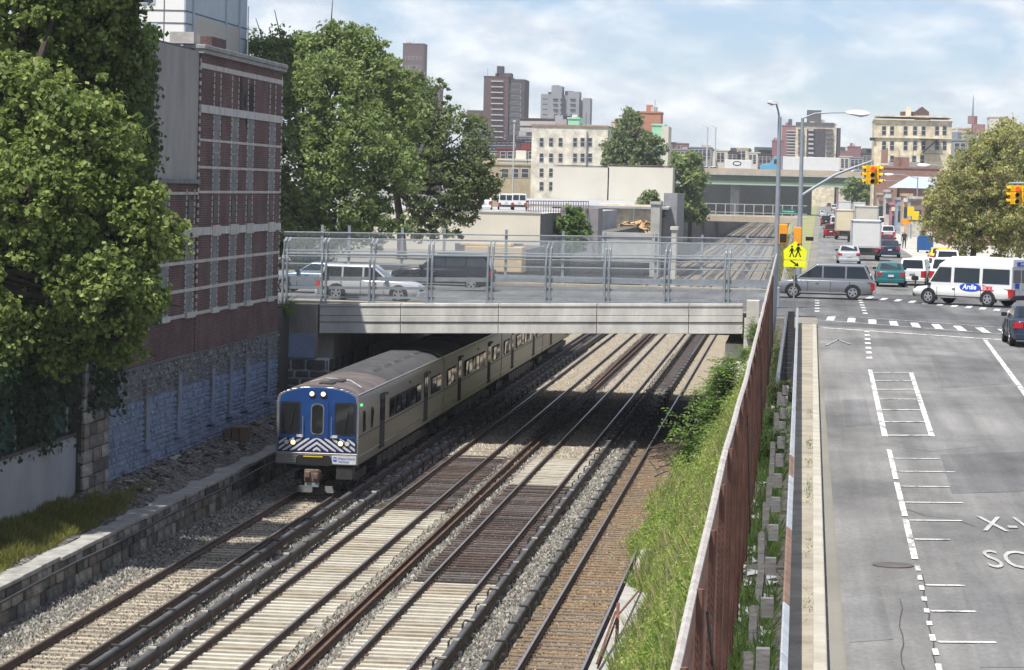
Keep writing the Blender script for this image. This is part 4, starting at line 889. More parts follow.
def leaves_arr(cl, cr, nleaf, size, aspect=.55, up=.35, droop=0, elong=0):
    """leaf quads scattered in clumps; cl (K,3) clump centres, cr (K,) clump radii"""
    K = len(cl); idx = rng.integers(0, K, nleaf); d = rng.normal(size=(nleaf, 3)); d /= np.linalg.norm(d, axis=1)[:, None]
    rad = cr[idx]*rng.random(nleaf)**.45; pos = cl[idx]+d*rad[:, None]*np.array([1, 1, .75])
    nrm = d*.6+rng.normal(size=(nleaf, 3))*.55+np.array([0, 0, up]); nrm /= np.linalg.norm(nrm, axis=1)[:, None]
    t = rng.normal(size=(nleaf, 3))+np.array([0, 0, -droop]); t -= nrm*(t*nrm).sum(1)[:, None]; t /= np.linalg.norm(t, axis=1)[:, None]; b = np.cross(nrm, t)
    sz = size*rng.uniform(.6, 1.35, nleaf)[:, None]
    v = np.stack([pos-t*sz*.5, pos+b*sz*aspect*.5+t*sz*.05, pos+t*sz*.5-nrm*sz*.08, pos-b*sz*aspect*.5+t*sz*.05], axis=1)
    return v.reshape(-1, 3)
def clumps(blobs, n, cr, shell=.6):
    vol = np.array([b[3]*b[4]*b[5] for b in blobs])**(2/3); idx = rng.choice(len(blobs), n, p=vol/vol.sum())
    B = np.array([b[:6] for b in blobs]); d = rng.normal(size=(n, 3)); d /= np.linalg.norm(d, axis=1)[:, None]
    r = (shell+(1-shell)*rng.random(n))[:, None]
    far = rng.random(n) < .24; r[far] *= rng.uniform(1.03, 1.38, far.sum())[:, None]; rr = cr*rng.uniform(.45, 1.4, n); rr[far] *= .45
    return B[idx, :3]+d*B[idx, 3:]*r, rr
def tree(name, label, cat, base, blobs, m, ncl, cr, nleaf, size, trunk_r=.25, group=None, fork=None, aspect=.55, shell=.6, up=.35, droop=0, limbs=True):
    t = thing(name, label, cat, base, group=group); base = Vector(base)
    cl, r = clumps(blobs, ncl, cr, shell)
    v = leaves_arr(cl, r, nleaf, size, aspect, up, droop)-np.array(base)
    o = bpy.data.objects.new('crown', fast_mesh('crown', v, 4, m)); C.objects.link(o); o.parent = t
    fork = Vector(fork) if fork else base.lerp(Vector(blobs[0][:3]), .55)
    s = MB(); mid = base.lerp(fork, .5)+Vector((.12, .1, 0)); s.tube([base-Vector((0, 0, .3)), base+Vector((0, 0, .3)), mid, fork], [trunk_r*1.35, trunk_r*1.1, trunk_r*.9, trunk_r*.75], 9)
    s.build('trunk', BARK, t, smooth=True)
    if limbs:
        for b in blobs:
            c = Vector(b[:3]); s = MB(); m1 = fork.lerp(c, .5)+Vector((random.uniform(-.4, .4), random.uniform(-.4, .4), .3)); s.tube([fork, m1, c, c+(c-fork)*.25], [trunk_r*.55, trunk_r*.33, trunk_r*.16, .02], 6)
            for k in range(3):
                e = c+Vector((random.uniform(-1, 1)*b[3], random.uniform(-1, 1)*b[4], random.uniform(-.2, 1)*b[5]))*.75; s.tube([m1.lerp(c, random.uniform(.2, .9)), c.lerp(e, .5), e], [trunk_r*.18, trunk_r*.1, .015], 5)
            s.build('limb', BARK, t, smooth=True)
    return t
def pblobs(lst, Y, dy=1.0):                     # (px, py, r_px[, y offset]) -> blobs at distance Y
    out = []
    for b in lst:
        yy = Y+(b[3] if len(b) > 3 else 0); p = PY(b[0], b[1], yy); r = b[2]*yy/F; out.append((p.x, p.y, p.z, r, r*dy, r*.9))
    return out
# big plane tree at the left edge, overhanging the wall
tb = pblobs([(30, 20, 62, 2), (78, 40, 50, 3), (20, 110, 60, -1), (78, 130, 52, -2), (118, 150, 26, 0), (40, 200, 66, -3), (110, 220, 58, -2), (150, 235, 32, 0), (30, 285, 60, -3), (95, 290, 52, -3), (135, 300, 32, -2), (60, 335, 42, -2), (10, 345, 44, -3), (115, 340, 30, -2), (70, -30, 60, 2)], 86)
tree('plane_tree', 'large light-leaved tree overhanging the wall at the left edge', 'tree', (-24.2, 82, -2.5), tb, L_PLANE, 1700, .42, 115000, .165, .38, aspect=.85, fork=(-24.2, 82.5, 2.5), shell=.7)
tb2 = pblobs([(15, 15, 55), (70, 20, 48), (115, 50, 34), (20, 75, 50), (75, 85, 45), (118, 100, 28), (-10, 140, 50), (60, 150, 40), (125, 165, 25), (110, 0, 30)], 89.5)
tree('shade_tree', 'dark green tree behind the light-leaved one at the top left corner', 'tree', (-24.9, 89.8, -2.5), tb2, L_SHADE, 900, .5, 60000, .17, .35, aspect=.75, fork=(-24.6, 89.8, 4), shell=.65)
# trees past the brick building
t2 = pblobs([(300, 70, 42, 4), (345, 60, 40, 4), (330, 100, 52), (290, 120, 48), (375, 90, 40, 3), (355, 62, 34, 4), (392, 118, 36, 2), (300, 165, 55, -2), (350, 150, 50, -2), (280, 210, 46, -2), (340, 205, 46, -2), (395, 170, 28, -2), (268, 55, 28, 4), (283, 48, 24, 4), (330, 38, 20, 4), (375, 220, 26, -2), (300, 240, 40, -2)], 186)
tree('tall_tree', 'tall broad green tree directly behind the brick building', 'tree', (PY(300, 250, 186).x, 187, 0), t2, L_MID, 1700, .72, 95000, .28, .4, shell=.62, droop=.4, fork=PY(318, 205, 186))
t3 = pblobs([(395, 115, 34), (430, 110, 30), (410, 150, 40), (455, 140, 36), (470, 175, 30), (440, 185, 40), (480, 185, 18), (465, 205, 22), (408, 98, 32, 2), (385, 130, 30, 2), (440, 225, 20), (415, 225, 16)], 210)
tree('spreading_tree', 'spreading dark tree with visible trunk beyond the bridge, right of the tall one', 'tree', (PY(402, 262, 210).x, 210, 0), t3, L_DARK, 900, .62, 40000, .27, .33, shell=.55, fork=PY(396, 190, 210))
# conifer-shaped tree behind the white warehouse
t4 = pblobs([(632, 130, 16), (632, 150, 24), (618, 150, 16), (648, 148, 16), (632, 170, 26), (611, 158, 9), (654, 160, 10), (630, 117, 8)], 480)
tree('pointed_tree', 'dense pointed dark green tree above the white warehouse', 'tree', (PY(632, 230, 480).x, 480, 0), t4, L_DARK, 380, 1.2, 18000, .6, .4, fork=PY(632, 170, 480), limbs=False)
t5 = pblobs([(688, 165, 13), (692, 180, 15), (687, 198, 14), (693, 212, 12), (680, 160, 8)], 440)
tree('slender_tree', 'tall slender tree at the edge of the cutting right of the warehouse', 'tree', (PY(689, 262, 440).x, 440, -2), t5, L_MID, 160, 1.1, 7000, .7, .3, fork=PY(689, 200, 440), limbs=False)
t6 = pblobs([(648, 200, 10), (652, 212, 11), (645, 215, 8)], 400)
tree('small_tree', 'small round tree in front of the low warehouse wall', 'tree', (PY(650, 235, 400).x, 400, 0), t6, L_DARK, 90, .8, 3200, .6, .2, fork=PY(650, 215, 400), limbs=False)
t7 = pblobs([(572, 216, 12), (566, 226, 11), (578, 230, 12), (572, 242, 13)], 255)
tree('leafy_bush', 'bright green bush growing against the dark side wall past the bridge', 'bush', (PY(573, 252, 255).x, 255, 0), t7, L_WEED, 120, .5, 5000, .35, .1, fork=PY(573, 240, 255), limbs=False)
# right street trees
t8 = pblobs([(985, 150, 20), (965, 175, 26), (1005, 180, 34), (950, 205, 26), (985, 215, 34), (1025, 215, 36), (935, 225, 18), (965, 240, 22), (1010, 243, 22), (1005, 140, 14), (945, 185, 12)], 238)
tree('street_tree', 'pale green street tree on the right pavement nearest the white van', 'tree', (PY(972, 270, 238).x, 238, 0), t8, L_RIGHT, 800, .7, 52000, .23, .26, fork=PY(972, 235, 238), shell=.45)
t9 = pblobs([(1010, 135, 16), (1030, 150, 20), (990, 140, 10), (1025, 170, 20)], 270)
tree('street_tree', 'pale street tree behind, reaching the right edge of the picture', 'tree', (PY(1018, 262, 270).x, 270, 0), t9, L_RIGHT, 240, .9, 10000, .34, .26, fork=PY(1018, 190, 270))
t10 = pblobs([(856, 186, 9), (864, 190, 9), (850, 192, 7), (860, 198, 8)], 690)
tree('roadside_tree', 'small green tree in front of the highway overpass above the trucks', 'tree', (PY(857, 212, 690).x, 690, 0), t10, L_MID, 90, 1.4, 3000, .9, .3, fork=PY(857, 200, 690), limbs=False)
t11 = pblobs([(735, 193, 8), (728, 196, 6), (742, 192, 6)], 820)
tree('dark_tree', 'dark green tree in the shade under the highway', 'tree', (PY(735, 210, 820).x, 820, 0), t11, L_DARK, 60, 1.5, 2000, 1.2, .3, fork=PY(735, 200, 820), limbs=False)
# ivy on the building and on the green fence
def ivy(name, label, n, size, fn, m):
    pts = np.array([fn() for _ in range(n)]); d = rng.normal(size=(n, 3))*.5+np.array([1, -.4, .3]); d /= np.linalg.norm(d, axis=1)[:, None]
    t = rng.normal(size=(n, 3)); t -= d*(t*d).sum(1)[:, None]; t /= np.linalg.norm(t, axis=1)[:, None]; b = np.cross(d, t); sz = size*rng.uniform(.6, 1.3, n)[:, None]
    v = np.stack([pts-t*sz*.5, pts+b*sz*.4, pts+t*sz*.5, pts-b*sz*.4], axis=1).reshape(-1, 3)
    o = bpy.data.objects.new(name, fast_mesh(name, v, 4, m)); C.objects.link(o); tag(o, label, 'ivy'); return stuff(o)
def f1():
    while 1:
        y = random.uniform(91, 99.4); z = random.uniform(.4, 10.7)
        edge = 98.7+.35*math.sin(z*1.3)+.25*math.sin(z*3.1)
        if y < edge and z < 10.35+.2*math.sin(y*2): 
            return (FX-.02+abs(random.gauss(0, .17)), y, z) if y > 92.6 else (FX-random.uniform(0, 7), 92.5-abs(random.gauss(0, .2)), z)
ivy('wall_ivy', 'dense green ivy covering the left end of the stucco wall', 26000, .2, f1, L_IVY)
def f2():
    while 1:
        y = random.uniform(77, 90); z = random.uniform(-2.9, -.05); c = .5+.5*math.sin(y*.9+1)+.35*math.sin(y*2.3)
        if z > -2.4+(.9-c)*1.6 or (random.random() < .12 and z > -2.9): return (FX-.12+abs(random.gauss(0, .14)), y, z)
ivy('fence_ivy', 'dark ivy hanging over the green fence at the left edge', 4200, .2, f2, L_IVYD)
def f3():
    y = random.uniform(89.5, 93.5); z = random.uniform(-1.9, 1.4); return (FX+.2+abs(random.gauss(0, .18)), y, z+random.uniform(-.3, .3)*abs(y-91))
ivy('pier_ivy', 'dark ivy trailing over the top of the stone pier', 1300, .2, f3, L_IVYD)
# grass
def blades(name, label, n, posfn, h, w, m, lean=.35, cat='grass'):
    P = np.array([posfn() for _ in range(n)]); hh = h*rng.uniform(.4, 1.3, n)[:, None]
    P[:, 2] -= .03
    a = rng.uniform(0, 2*np.pi, n); d = np.stack([np.cos(a), np.sin(a), np.zeros(n)], 1); l = rng.normal(size=(n, 3))*lean; l[:, 2] = 1; l /= np.linalg.norm(l, axis=1)[:, None]
    tip = P+l*hh; ww = w*rng.uniform(.6, 1.4, n)[:, None]; mid = P+l*hh*.55+d*0
    v = np.stack([P-d*ww*.4, P+d*ww*.4, mid+d*ww*.5, tip], axis=1).reshape(-1, 3)
    o = bpy.data.objects.new(name, fast_mesh(name, v, 4, m)); C.objects.link(o); tag(o, label, cat); return stuff(o)
def g1():
    while 1:
        y = random.uniform(42, 119); x = random.uniform(-5.1, -.85)
        lim = -3.45+.3*math.sin(y*.45)+.2*math.sin(y*1.3)-1.35*min(1, max(0, (y-76)/16))
        if x > lim and (y < 106 or random.random() < .45): return (x, y, slope_z(x, y))
blades('slope_grass', 'lush yellow-green grass on the slope left of the rusty fence', 60000, g1, .4, .03, L_GRASS, .55)
def weeds_on_slope():
    K = 1900; cc = np.array([g1() for _ in range(K)]); cr = rng.uniform(.12, .42, K)*np.where(cc[:, 1] > 84, 1.5, 1.0); cc[:, 2] += cr*.6
    v = leaves_arr(cc, cr, 105000, .085, .5, .6); o = bpy.data.objects.new('slope_weeds', fast_mesh('slope_weeds', v, 4, L_GRASS)); C.objects.link(o); tag(o, 'leafy yellow-green weeds mixed into the slope grass', 'weeds'); stuff(o)
weeds_on_slope()
L_STRAW = leaf_mat('straw_stalks', (.30, .25, .12), (.46, .40, .22), (.24, .27, .10), .5)
def g1b():
    while 1:
        x, y, z = g1()
        if math.sin(y*.31+1)+.6*math.sin(y*.83+x)+random.gauss(0, .4) > .35: return (x, y, z)
blades('slope_stalks', 'tall dry straw coloured stalks among the weeds on the slope', 5000, g1b, .85, .028, L_STRAW, .3)
def g1c():
    while 1:
        x, y, z = g1()
        if math.sin(y*.52+2)*math.sin(y*.17)+random.gauss(0, .3) > .3: return (x, y, z)
blades('tall_grass', 'tall dark green grass clumps on the slope by the fence', 8000, g1c, .65, .04, L_WEED, .4)
def g2():
    while 1:
        y = random.uniform(66, 99); x = random.uniform(-22.0, -20.45)
        if y < 89+2.5*math.sin(x*5)+random.gauss(0, 2.5): return (x, y, bank_z(x, y))
blades('bank_grass', 'sunlit grass on the bank left of the low stone wall', 34000, g2, .24, .03, L_GRASSY, .6)
def g3():
    while 1:
        y = random.uniform(26, 100); x = random.uniform(-.62, -.15)
        if random.random() < .35+.5*math.sin(y*.8)*math.sin(y*.23+1): return (x, y, .05)
blades('verge_weeds', 'scruffy weeds along the foot of the rusty fence and guard rail', 9000, g3, .26, .035, L_WEED, .6, 'weeds')
def g4():
    y = random.choice([44, 52, 53, 58, 62, 63, 71, 38])+random.gauss(0, .8); return (kx(y)-.24+random.gauss(0, .035), y, .13)
blades('kerb_weeds', 'small green weeds sprouting along the kerb', 900, g4, .07, .02, L_WEED, .8, 'weeds')
def g5():
    y = random.uniform(165, 420); x = random.uniform(-2.6, .1); z = -1.2+(x+1.9)*.7 if x > -1.9 else -1.2+(x+1.9)*4.4
    return (x, y, z)
blades('dry_grass', 'dry grass along the top of the cutting past the intersection', 9000, g5, .5, .1, leaf_mat('straw', (.22, .2, .09), (.32, .28, .14), (.16, .2, .06), .1), .5)
# ailanthus-like shrubs by the bridge end
def shrub(base, h, n, label, name='young_shrub', m=L_WEED, sp=.9, leaf=.26):
    t = thing(name, label, 'shrub', base, group='shrubs by the bridge end'); base = Vector(base); vs = []; s = MB()
    for k in range(n):
        a = random.uniform(0, 6.28); tip = base+Vector((math.cos(a)*sp*random.uniform(.3, 1), math.sin(a)*sp*random.uniform(.3, 1), h*random.uniform(.5, 1.05))); m1 = base.lerp(tip, .6)+Vector((0, 0, .25)); s.tube([base, m1, tip], [.025, .015, .006], 5)
        for j in range(26):
            p = base.lerp(tip, random.uniform(.4, 1.05)); d = Vector((random.gauss(0, 1), random.gauss(0, 1), random.gauss(-.15, .4))).normalized(); q = d.cross(Vector((0, 0, 1))).normalized(); l = leaf*random.uniform(.7, 1.6)
            for e in range(4):
                c = p+d*l*(e+.5)*.55; 
                for sg in (1, -1): w = q*sg*l*.55; vs += [c-base, c+d*l*.16+w*.5-base, c+w+d*.05-Vector((0, 0, .05))-base, c-d*l*.1+w*.5-base]
    o = bpy.data.objects.new('leaves', fast_mesh('leaves', np.array([tuple(v) for v in vs]), 4, m)); C.objects.link(o); o.parent = t
    s.build('stem', BARK, t); return t
def on_slope(x, y): return (x, y, slope_z(x, y))
shrub(on_slope(-3.0, 116), 2.3, 16, 'largest feathery green shrub leaning over the rightmost track by the bridge')
shrub(on_slope(-2.3, 112), 2.2, 15, 'feathery green shrub between the largest one and the rusty fence')
shrub(on_slope(-3.4, 109), 1.9, 14, 'lower feathery shrub at the foot of the slope by the track', sp=1.0)
shrub((-1.75, 126.8, -1.0), .9, 6, 'small bright shrub under the square concrete post', sp=.45, leaf=.15)
shrub((-2.0, 121, -1.7), .8, 5, 'small weedy shrub on the pale concrete apron', sp=.4, leaf=.14)
shrub((-22.1, 126.6, -.6), 1.0, 6, 'weedy shrub between brick building and bridge pier', sp=.5, leaf=.14)
for i, (y, lb) in enumerate(((66, 'tall weed behind the guard rail beside the rusty fence, far one'), (58, 'tall weed beside the rusty fence, nearest one'), (74, 'bushy weed where the double guard rail starts'))):
    shrub((-.42, y, .05), .7, 6, lb, 'tall_weed', L_DARK if i == 2 else L_WEED, .3, .1)
# brush pile on the rightmost track
STICK = mat('dry_sticks', (.085, .068, .055), .95, var=.4)
s = MB()
for k in range(240):
    y = random.gauss(129, 4.0) ; x = random.gauss(-4.6, .55); a = random.gauss(.2, .5); l = random.uniform(.5, 1.6); z = ZB+.1+abs(random.gauss(0, .22)); dz = random.gauss(.05, .15)
    s.tube([(x-math.cos(a)*l/2, y-math.sin(a)*l/2, z-dz), (x, y, z+.08), (x+math.cos(a)*l/2, y+math.sin(a)*l/2, z+dz)], [.03, .025, .008], 4, cap=False)
o = stuff(s.build('brush_pile', STICK)); tag(o, 'heap of dry brushwood lying across the rightmost track under the bridge', 'brushwood')
# litter by the guard rail
LIT = mat('litter_white', (.7, .7, .68), .8, var=.1); s = MB()
for k in range(46):
    y = random.choice([random.uniform(34, 46), random.uniform(34, 80)]); x = random.uniform(-.6, -.2); q = random.uniform(.03, .12); z = .07
    s.add([(x-q, y-q*2, z), (x+q, y-q, z+random.uniform(0, .08)), (x+q*.8, y+q*2, z+.02), (x-q, y+q, z+random.uniform(0, .1))], [(0, 1, 2, 3)])
o = stuff(s.build('litter', LIT)); tag(o, 'white paper litter on the earth between fence and guard rail', 'litter')
# broken fence post lying by the ledge
s = MB(); s.tube([(-4.05, 70.5, -5.5), (-4.15, 72.5, -4.85)], .05, 6); s.tube([(-4.2, 66, -5.4), (-4.12, 72, -5.05), (-3.95, 80, -5.42)], .03, 5); s.tube([(-4.22, 66, -5.3), (-4.15, 71.5, -4.9)], .03, 5)
single(s, 'broken_handrail', RFP, 'bent rusty handrail on the concrete ledge beside the rusty track', 'handrail', (-4.1, 71, -5.5))
# ================================================================== VEHICLES
def paint(name, c, metal=.25, rough=.32): return mat('paint_'+name, c, rough, metal, var=.06, scale=1, spec=.5)
KINDS = {  # (x fraction of L, z fraction of H) upper body line; cabin: rear base, roof rear, roof front, front base; wheels at +-wb*L
 'sedan': dict(line=[(-.5, .50), (-.492, .64), (-.40, .70), (-.1, .67), (.2, .665), (.40, .60), (.475, .52), (.5, .40)], cab=(-.40, -.235, .03, .21), wb=(-.30, .305), panes=2, r=.32),
 'suv': dict(line=[(-.5, .40), (-.495, .58), (-.4, .60), (0, .59), (.22, .59), (.42, .545), (.485, .48), (.5, .36)], cab=(-.485, -.42, .05, .235), wb=(-.295, .31), panes=3, r=.37),
 'minivan': dict(line=[(-.5, .36), (-.496, .50), (-.4, .54), (0, .54), (.3, .54), (.43, .49), (.485, .42), (.5, .30)], cab=(-.49, -.40, .08, .345), wb=(-.285, .315), panes=3, r=.365),
 'van': dict(line=[(-.5, .28), (-.498, .46), (-.4, .47), (0, .47), (.3, .47), (.455, .42), (.49, .37), (.5, .26)], cab=(-.497, -.49, .235, .365), wb=(-.27, .325), panes=3, r=.38),
 'pickup': dict(line=[(-.5, .42), (-.495, .60), (-.4, .60), (0, .60), (.22, .60), (.42, .57), (.485, .5), (.5, .36)], cab=(-.12, -.08, .08, .2), wb=(-.30, .31), panes=2, r=.38),
}
def wheel(par, x, y, r, sg, rimm=CHROME, w=.21):
    s = MB(); prof = [(-w/2, r*.62), (-w/2, r*.92), (-w/2+.03, r), (w/2-.03, r), (w/2, r*.92), (w/2, r*.62)]
    s.loft([[(x+math.cos(a)*q, y+sg*o, r+math.sin(a)*q) for a in [2*math.pi*k/18 for k in range(18)]] for o, q in prof], smooth) if False else s.loft([[(x+math.cos(a)*q, y+sg*o, r+math.sin(a)*q) for a in [2*math.pi*k/18 for k in range(18)]] for o, q in prof])
    wl = s.build('wheel', BLACK, par, smooth=True, local=True)
    s = MB(); yo = y+sg*(w/2+.006)
    ring = lambda q: [(x+math.cos(a)*q, yo, r+math.sin(a)*q) for a in [2*math.pi*k/18 for k in range(18)]]
    a1, a2 = ring(r*.64), ring(r*.54); s.loft([a1, a2], cap=False)
    for k in range(5):
        a = 2*math.pi*k/5+.3; c, n_ = math.cos(a), math.sin(a); p = []
        for q, hw in ((r*.1, .05), (r*.58, .04)): p += [(x+c*q-n_*hw, yo, r+n_*q+c*hw), (x+c*q+n_*hw, yo, r+n_*q-c*hw)]
        s.quad(p[0], p[2], p[3], p[1])
    s.tube([(x, yo-.01, r), (x, yo+sg*.012, r)], r*.17, 10); s.build('rim', rimm, wl, local=True)
def patch(cs, u0, u1, v0, v1, off):     # quad patch on a 4-corner face (bl, br, tr, tl), pushed out along its normal
    bl_, br_, tr_, tl_ = [Vector(c) for c in cs]; f = lambda u, v: bl_.lerp(br_, u).lerp(tl_.lerp(tr_, u), v)
    n = (br_-bl_).cross(tl_-bl_).normalized(); return [f(u, v)+n*off for u, v in ((u0, v0), (u1, v0), (u1, v1), (u0, v1))]
def vehicle(kind, name, label, cat, loc, yaw, L, Wd, H, pm, group=None, glass=None, roofm=None, lower=None, lights=True):
    K = KINDS[kind]; t = thing(name, label, cat, loc, yaw, group); glass = glass or GLASS
    zb_ = .22 if kind != 'van' else .34
    rings = []
    xs = K['line']
    for fx_, fz_ in xs:
        x = fx_*L; zt = fz_*H; e = abs(fx_); w = Wd/2*(1 if e < .42 else 1-.16*((e-.42)/.08)**2)
        z0 = zb_ if e < .45 else zb_+.06
        h = [(w*.86, z0), (w*.96, z0+.07), (w, z0+(zt-z0)*.38), (w*.985, z0+(zt-z0)*.72), (w*.93, zt-.035), (w*.80, zt)]
        rings.append([(x, yy, zz) for yy, zz in h]+[(x, -yy, zz) for yy, zz in h[::-1]])
    s = MB(); s.loft(rings); body = s.build('body', pm, t, smooth=True, local=True)
    md = body.modifiers.new('bevel', 'BEVEL'); md.width = .03; md.segments = 2; md.limit_method = 'ANGLE'
    def zl(fx_):
        for (a, za), (b, zc) in zip(xs[:-1], xs[1:]):
            if a <= fx_ <= b: return (za+(zc-za)*(fx_-a)/(b-a))*H
        return xs[-1][1]*H
    r0, r1, f1, f0 = K['cab']; wb_, wt = Wd/2*.93, Wd/2*(.76 if kind != 'van' else .86); zr_ = H-.03
    A = lambda fx_, y, z: (fx_*L, y, z)
    zr0, zf0 = zl(r0)-.06, zl(f0)-.06
    if kind == 'pickup': zr0 = zl(r0)-.06
    P = {}
    for sg, nm in ((1, 'L'), (-1, 'R')):
        P['rb'+nm] = A(r0, sg*wb_, zr0); P['rt'+nm] = A(r1, sg*wt, zr_); P['ft'+nm] = A(f1, sg*wt, zr_); P['fb'+nm] = A(f0, sg*wb_, zf0)
    s = MB(); mid = (r1+f1)/2
    crown = [A(r1, 0, zr_+.035), A(f1, 0, zr_+.035)]
    s.add([P['rbL'], P['rbR'], P['fbR'], P['fbL'], P['rtL'], P['rtR'], P['ftR'], P['ftL'], crown[0], crown[1]], [(0, 1, 5, 8, 4), (1, 2, 6, 5), (2, 3, 7, 9, 6), (3, 0, 4, 7), (4, 8, 9, 7), (8, 5, 6, 9), (0, 3, 2, 1)])
    cab = s.build('cabin', pm, t, smooth=False, local=True); md = cab.modifiers.new('bevel', 'BEVEL'); md.width = .05; md.segments = 3; md.limit_method = 'ANGLE'; md.angle_limit = .3
    def pane(cs, nm, u0=.07, u1=.93, v0=.2, v1=.9):
        q = patch(cs, u0, u1, v0, v1, .014); s = MB(); s.add(q, [(0, 1, 2, 3)]); return s.build(nm, glass, t, local=True)
    vb = .34 if kind in ('sedan',) else .14
    pane((P['fbR'], P['fbL'], P['ftL'], P['ftR']), 'windshield', .05, .95, .12, .93)
    if kind != 'van': pane((P['rbL'], P['rbR'], P['rtR'], P['rtL']), 'rear_window', .09, .91, .2, .9)
    else:
        for a, b in ((.08, .47), (.53, .92)): pane((P['rbL'], P['rbR'], P['rtR'], P['rtL']), 'rear_window', a, b, .3, .86)
    for sg, cs in ((1, (P['fbL'], P['rbL'], P['rtL'], P['ftL'])), (-1, (P['rbR'], P['fbR'], P['ftR'], P['rtR']))):
        n = K['panes']; g = .045 if kind != 'van' else .09; v0, v1 = .24, .88
        zbase = (zr0+zf0)/2
        if kind == 'sedan': v0 = .30
        def edge(v, front): return (f0+(f1-f0)*v)*L-.10 if front else (r0+(r1-r0)*v)*L+.12
        xr, xf = edge(v0, False), edge(v0, True); bounds = [xr+(xf-xr)*q for q in ({2: (0, .46, 1), 3: (0, .33, .66, 1)}[n])]
        if kind == 'van': bounds = [xr, xr+(xf-xr)*.36, xr+(xf-xr)*.72, xf]
        for k in range(n):
            xa, xb = bounds[k]+g, bounds[k+1]-g; pts = []
            if k == 0: xa = -9
            if k == n-1: xb = 9
            for v, order in ((v0, (xa, xb)), (v1, (xb, xa))):
                for xx in order:
                    xx = min(max(xx, edge(v, False)), edge(v, True)); pts.append((xx, sg*(wb_+(wt-wb_)*v+.016), zbase+(zr_-zbase)*v))
            s = MB(); s.add(pts, [(0, 1, 2, 3)]); s.build('side_window', glass, t, local=True)
        y = sg*(Wd/2+.004)
        for k, fx_ in enumerate(K['wb']):
            R = K['r']; s = MB(); pts = [(fx_*L+R*1.17*math.cos(a), R*.98+R*1.17*math.sin(a)) for a in [math.pi*(q/14)*1.22-.11*math.pi for q in range(15)]]
            s.prism(pts, lambda u, v, w_: (u, w_, v), y-sg*.2, y); s.build('wheel_arch', BLACK, t, local=True)
            wheel(t, fx_*L, sg*(Wd/2-.085), R, sg)
        s = MB(); s.box(f0*L-.32, f0*L-.12, min(sg*Wd/2*.93, sg*(Wd/2+.14)), max(sg*Wd/2*.93, sg*(Wd/2+.14)), zl(f0)+.02, zl(f0)+.17); s.build('mirror', BLACK, t, local=True, bevel=.03)
        s = MB(); s.box(-.3*L+.1, .3*L-.1, min(y-sg*.02, y+sg*.012), max(y-sg*.02, y+sg*.012), .30 if kind != 'van' else .42, .35 if kind != 'van' else .47); s.build('side_trim', lower or DARK, t, local=True)
        for q in ((.17, -.06, -.25) if kind != 'van' else (.24, .06, -.2)):
            s = MB(); s.box(q*L-.008, q*L+.008, min(y-sg*.02, y+sg*.004), max(y-sg*.02, y+sg*.004), .34, zl(0)*.95); s.build('door_seam', BLACK, t, local=True)
        zz = zl(-.48); hgt = .22 if kind == 'sedan' else .42
        s = MB(); s.hexa([(-.502*L, sg*Wd*.30, zz-hgt-.05), (-.502*L, sg*Wd*.425, zz-hgt-.05), (-.47*L, sg*Wd*.475, zz-hgt-.05), (-.47*L, sg*Wd*.30, zz-hgt-.05), (-.502*L, sg*Wd*.30, zz-.06), (-.502*L, sg*Wd*.425, zz-.06), (-.462*L, sg*Wd*.477, zz-.06), (-.462*L, sg*Wd*.30, zz-.06)])
        s.build('tail_light', RED_L, t, local=True)
        zz = zl(.47); s = MB(); s.box(.465*L, .5*L+.004, min(sg*Wd*.26, sg*Wd*.42), max(sg*Wd*.26, sg*Wd*.42), zz-.24, zz-.08); s.build('headlight', WHITE_L, t, local=True)
        s = MB(); s.box(.06*L, .06*L+.16, min(y-sg*.03, y+sg*.018), max(y-sg*.03, y+sg*.018), zl(0)*.84, zl(0)*.84+.035); s.build('door_handle', lower or DARK, t, local=True)
    s = MB(); s.box(.5*L-.1, .5*L+.03, -Wd*.43, Wd*.43, zb_+.03, zb_+.26); s.build('front_bumper', lower or DARK if kind == 'van' else pm, t, local=True, bevel=.04)
    s = MB(); s.box(-.5*L-.04, -.5*L+.1, -Wd*.44, Wd*.44, zb_+.03, zb_+.27); s.build('rear_bumper', lower or (DARK if kind == 'van' else pm), t, local=True, bevel=.04)
    s = MB(); s.box(-.5*L-.055, -.5*L-.03, -.17, .17, zb_+.38 if kind == 'sedan' else zb_+.5, (zb_+.38 if kind == 'sedan' else zb_+.5)+.13); s.build('licence_plate', TWHITE, t, local=True)
    s = MB(); s.box(.5*L-.02, .5*L+.012, -Wd*.24, Wd*.24, zl(.49)-.22, zl(.49)-.06); s.build('grille', BLACK, t, local=True)
    return t
WHITEP = paint('white', (.62, .62, .61), 0, .35); SILV = paint('silver', (.55, .56, .57), .5, .3); GREY = paint('grey', (.25, .255, .26), .6, .3)
BLK = paint('black', (.012, .013, .016), .2, .2); NAVYP = paint('navy', (.03, .045, .08), .4, .28); TEAL = paint('teal', (.02, .14, .15), .3, .3)
BLU = paint('steel_blue', (.20, .26, .33), .5, .3); REDP = paint('dark_red', (.16, .015, .018), .3, .3); CREAM = paint('cream', (.62, .55, .38), 0, .5); YEL = paint('taxi_yellow', (.75, .46, .02), 0, .35)
TEALL = paint('light_teal', (.05, .23, .24), .3, .3)
PI = math.pi
def at_g(px, py): p = Pz(px, py, 0); return (p.x, p.y, .02)
# minivan crossing the intersection
v = vehicle('minivan', 'minivan', 'grey minivan crossing the intersection beside the yellow school sign', 'minivan', (1.5, 153.6, .02), PI-.06, 5.1, 1.96, 1.82, GREY, glass=GLASS, lower=CHROME)
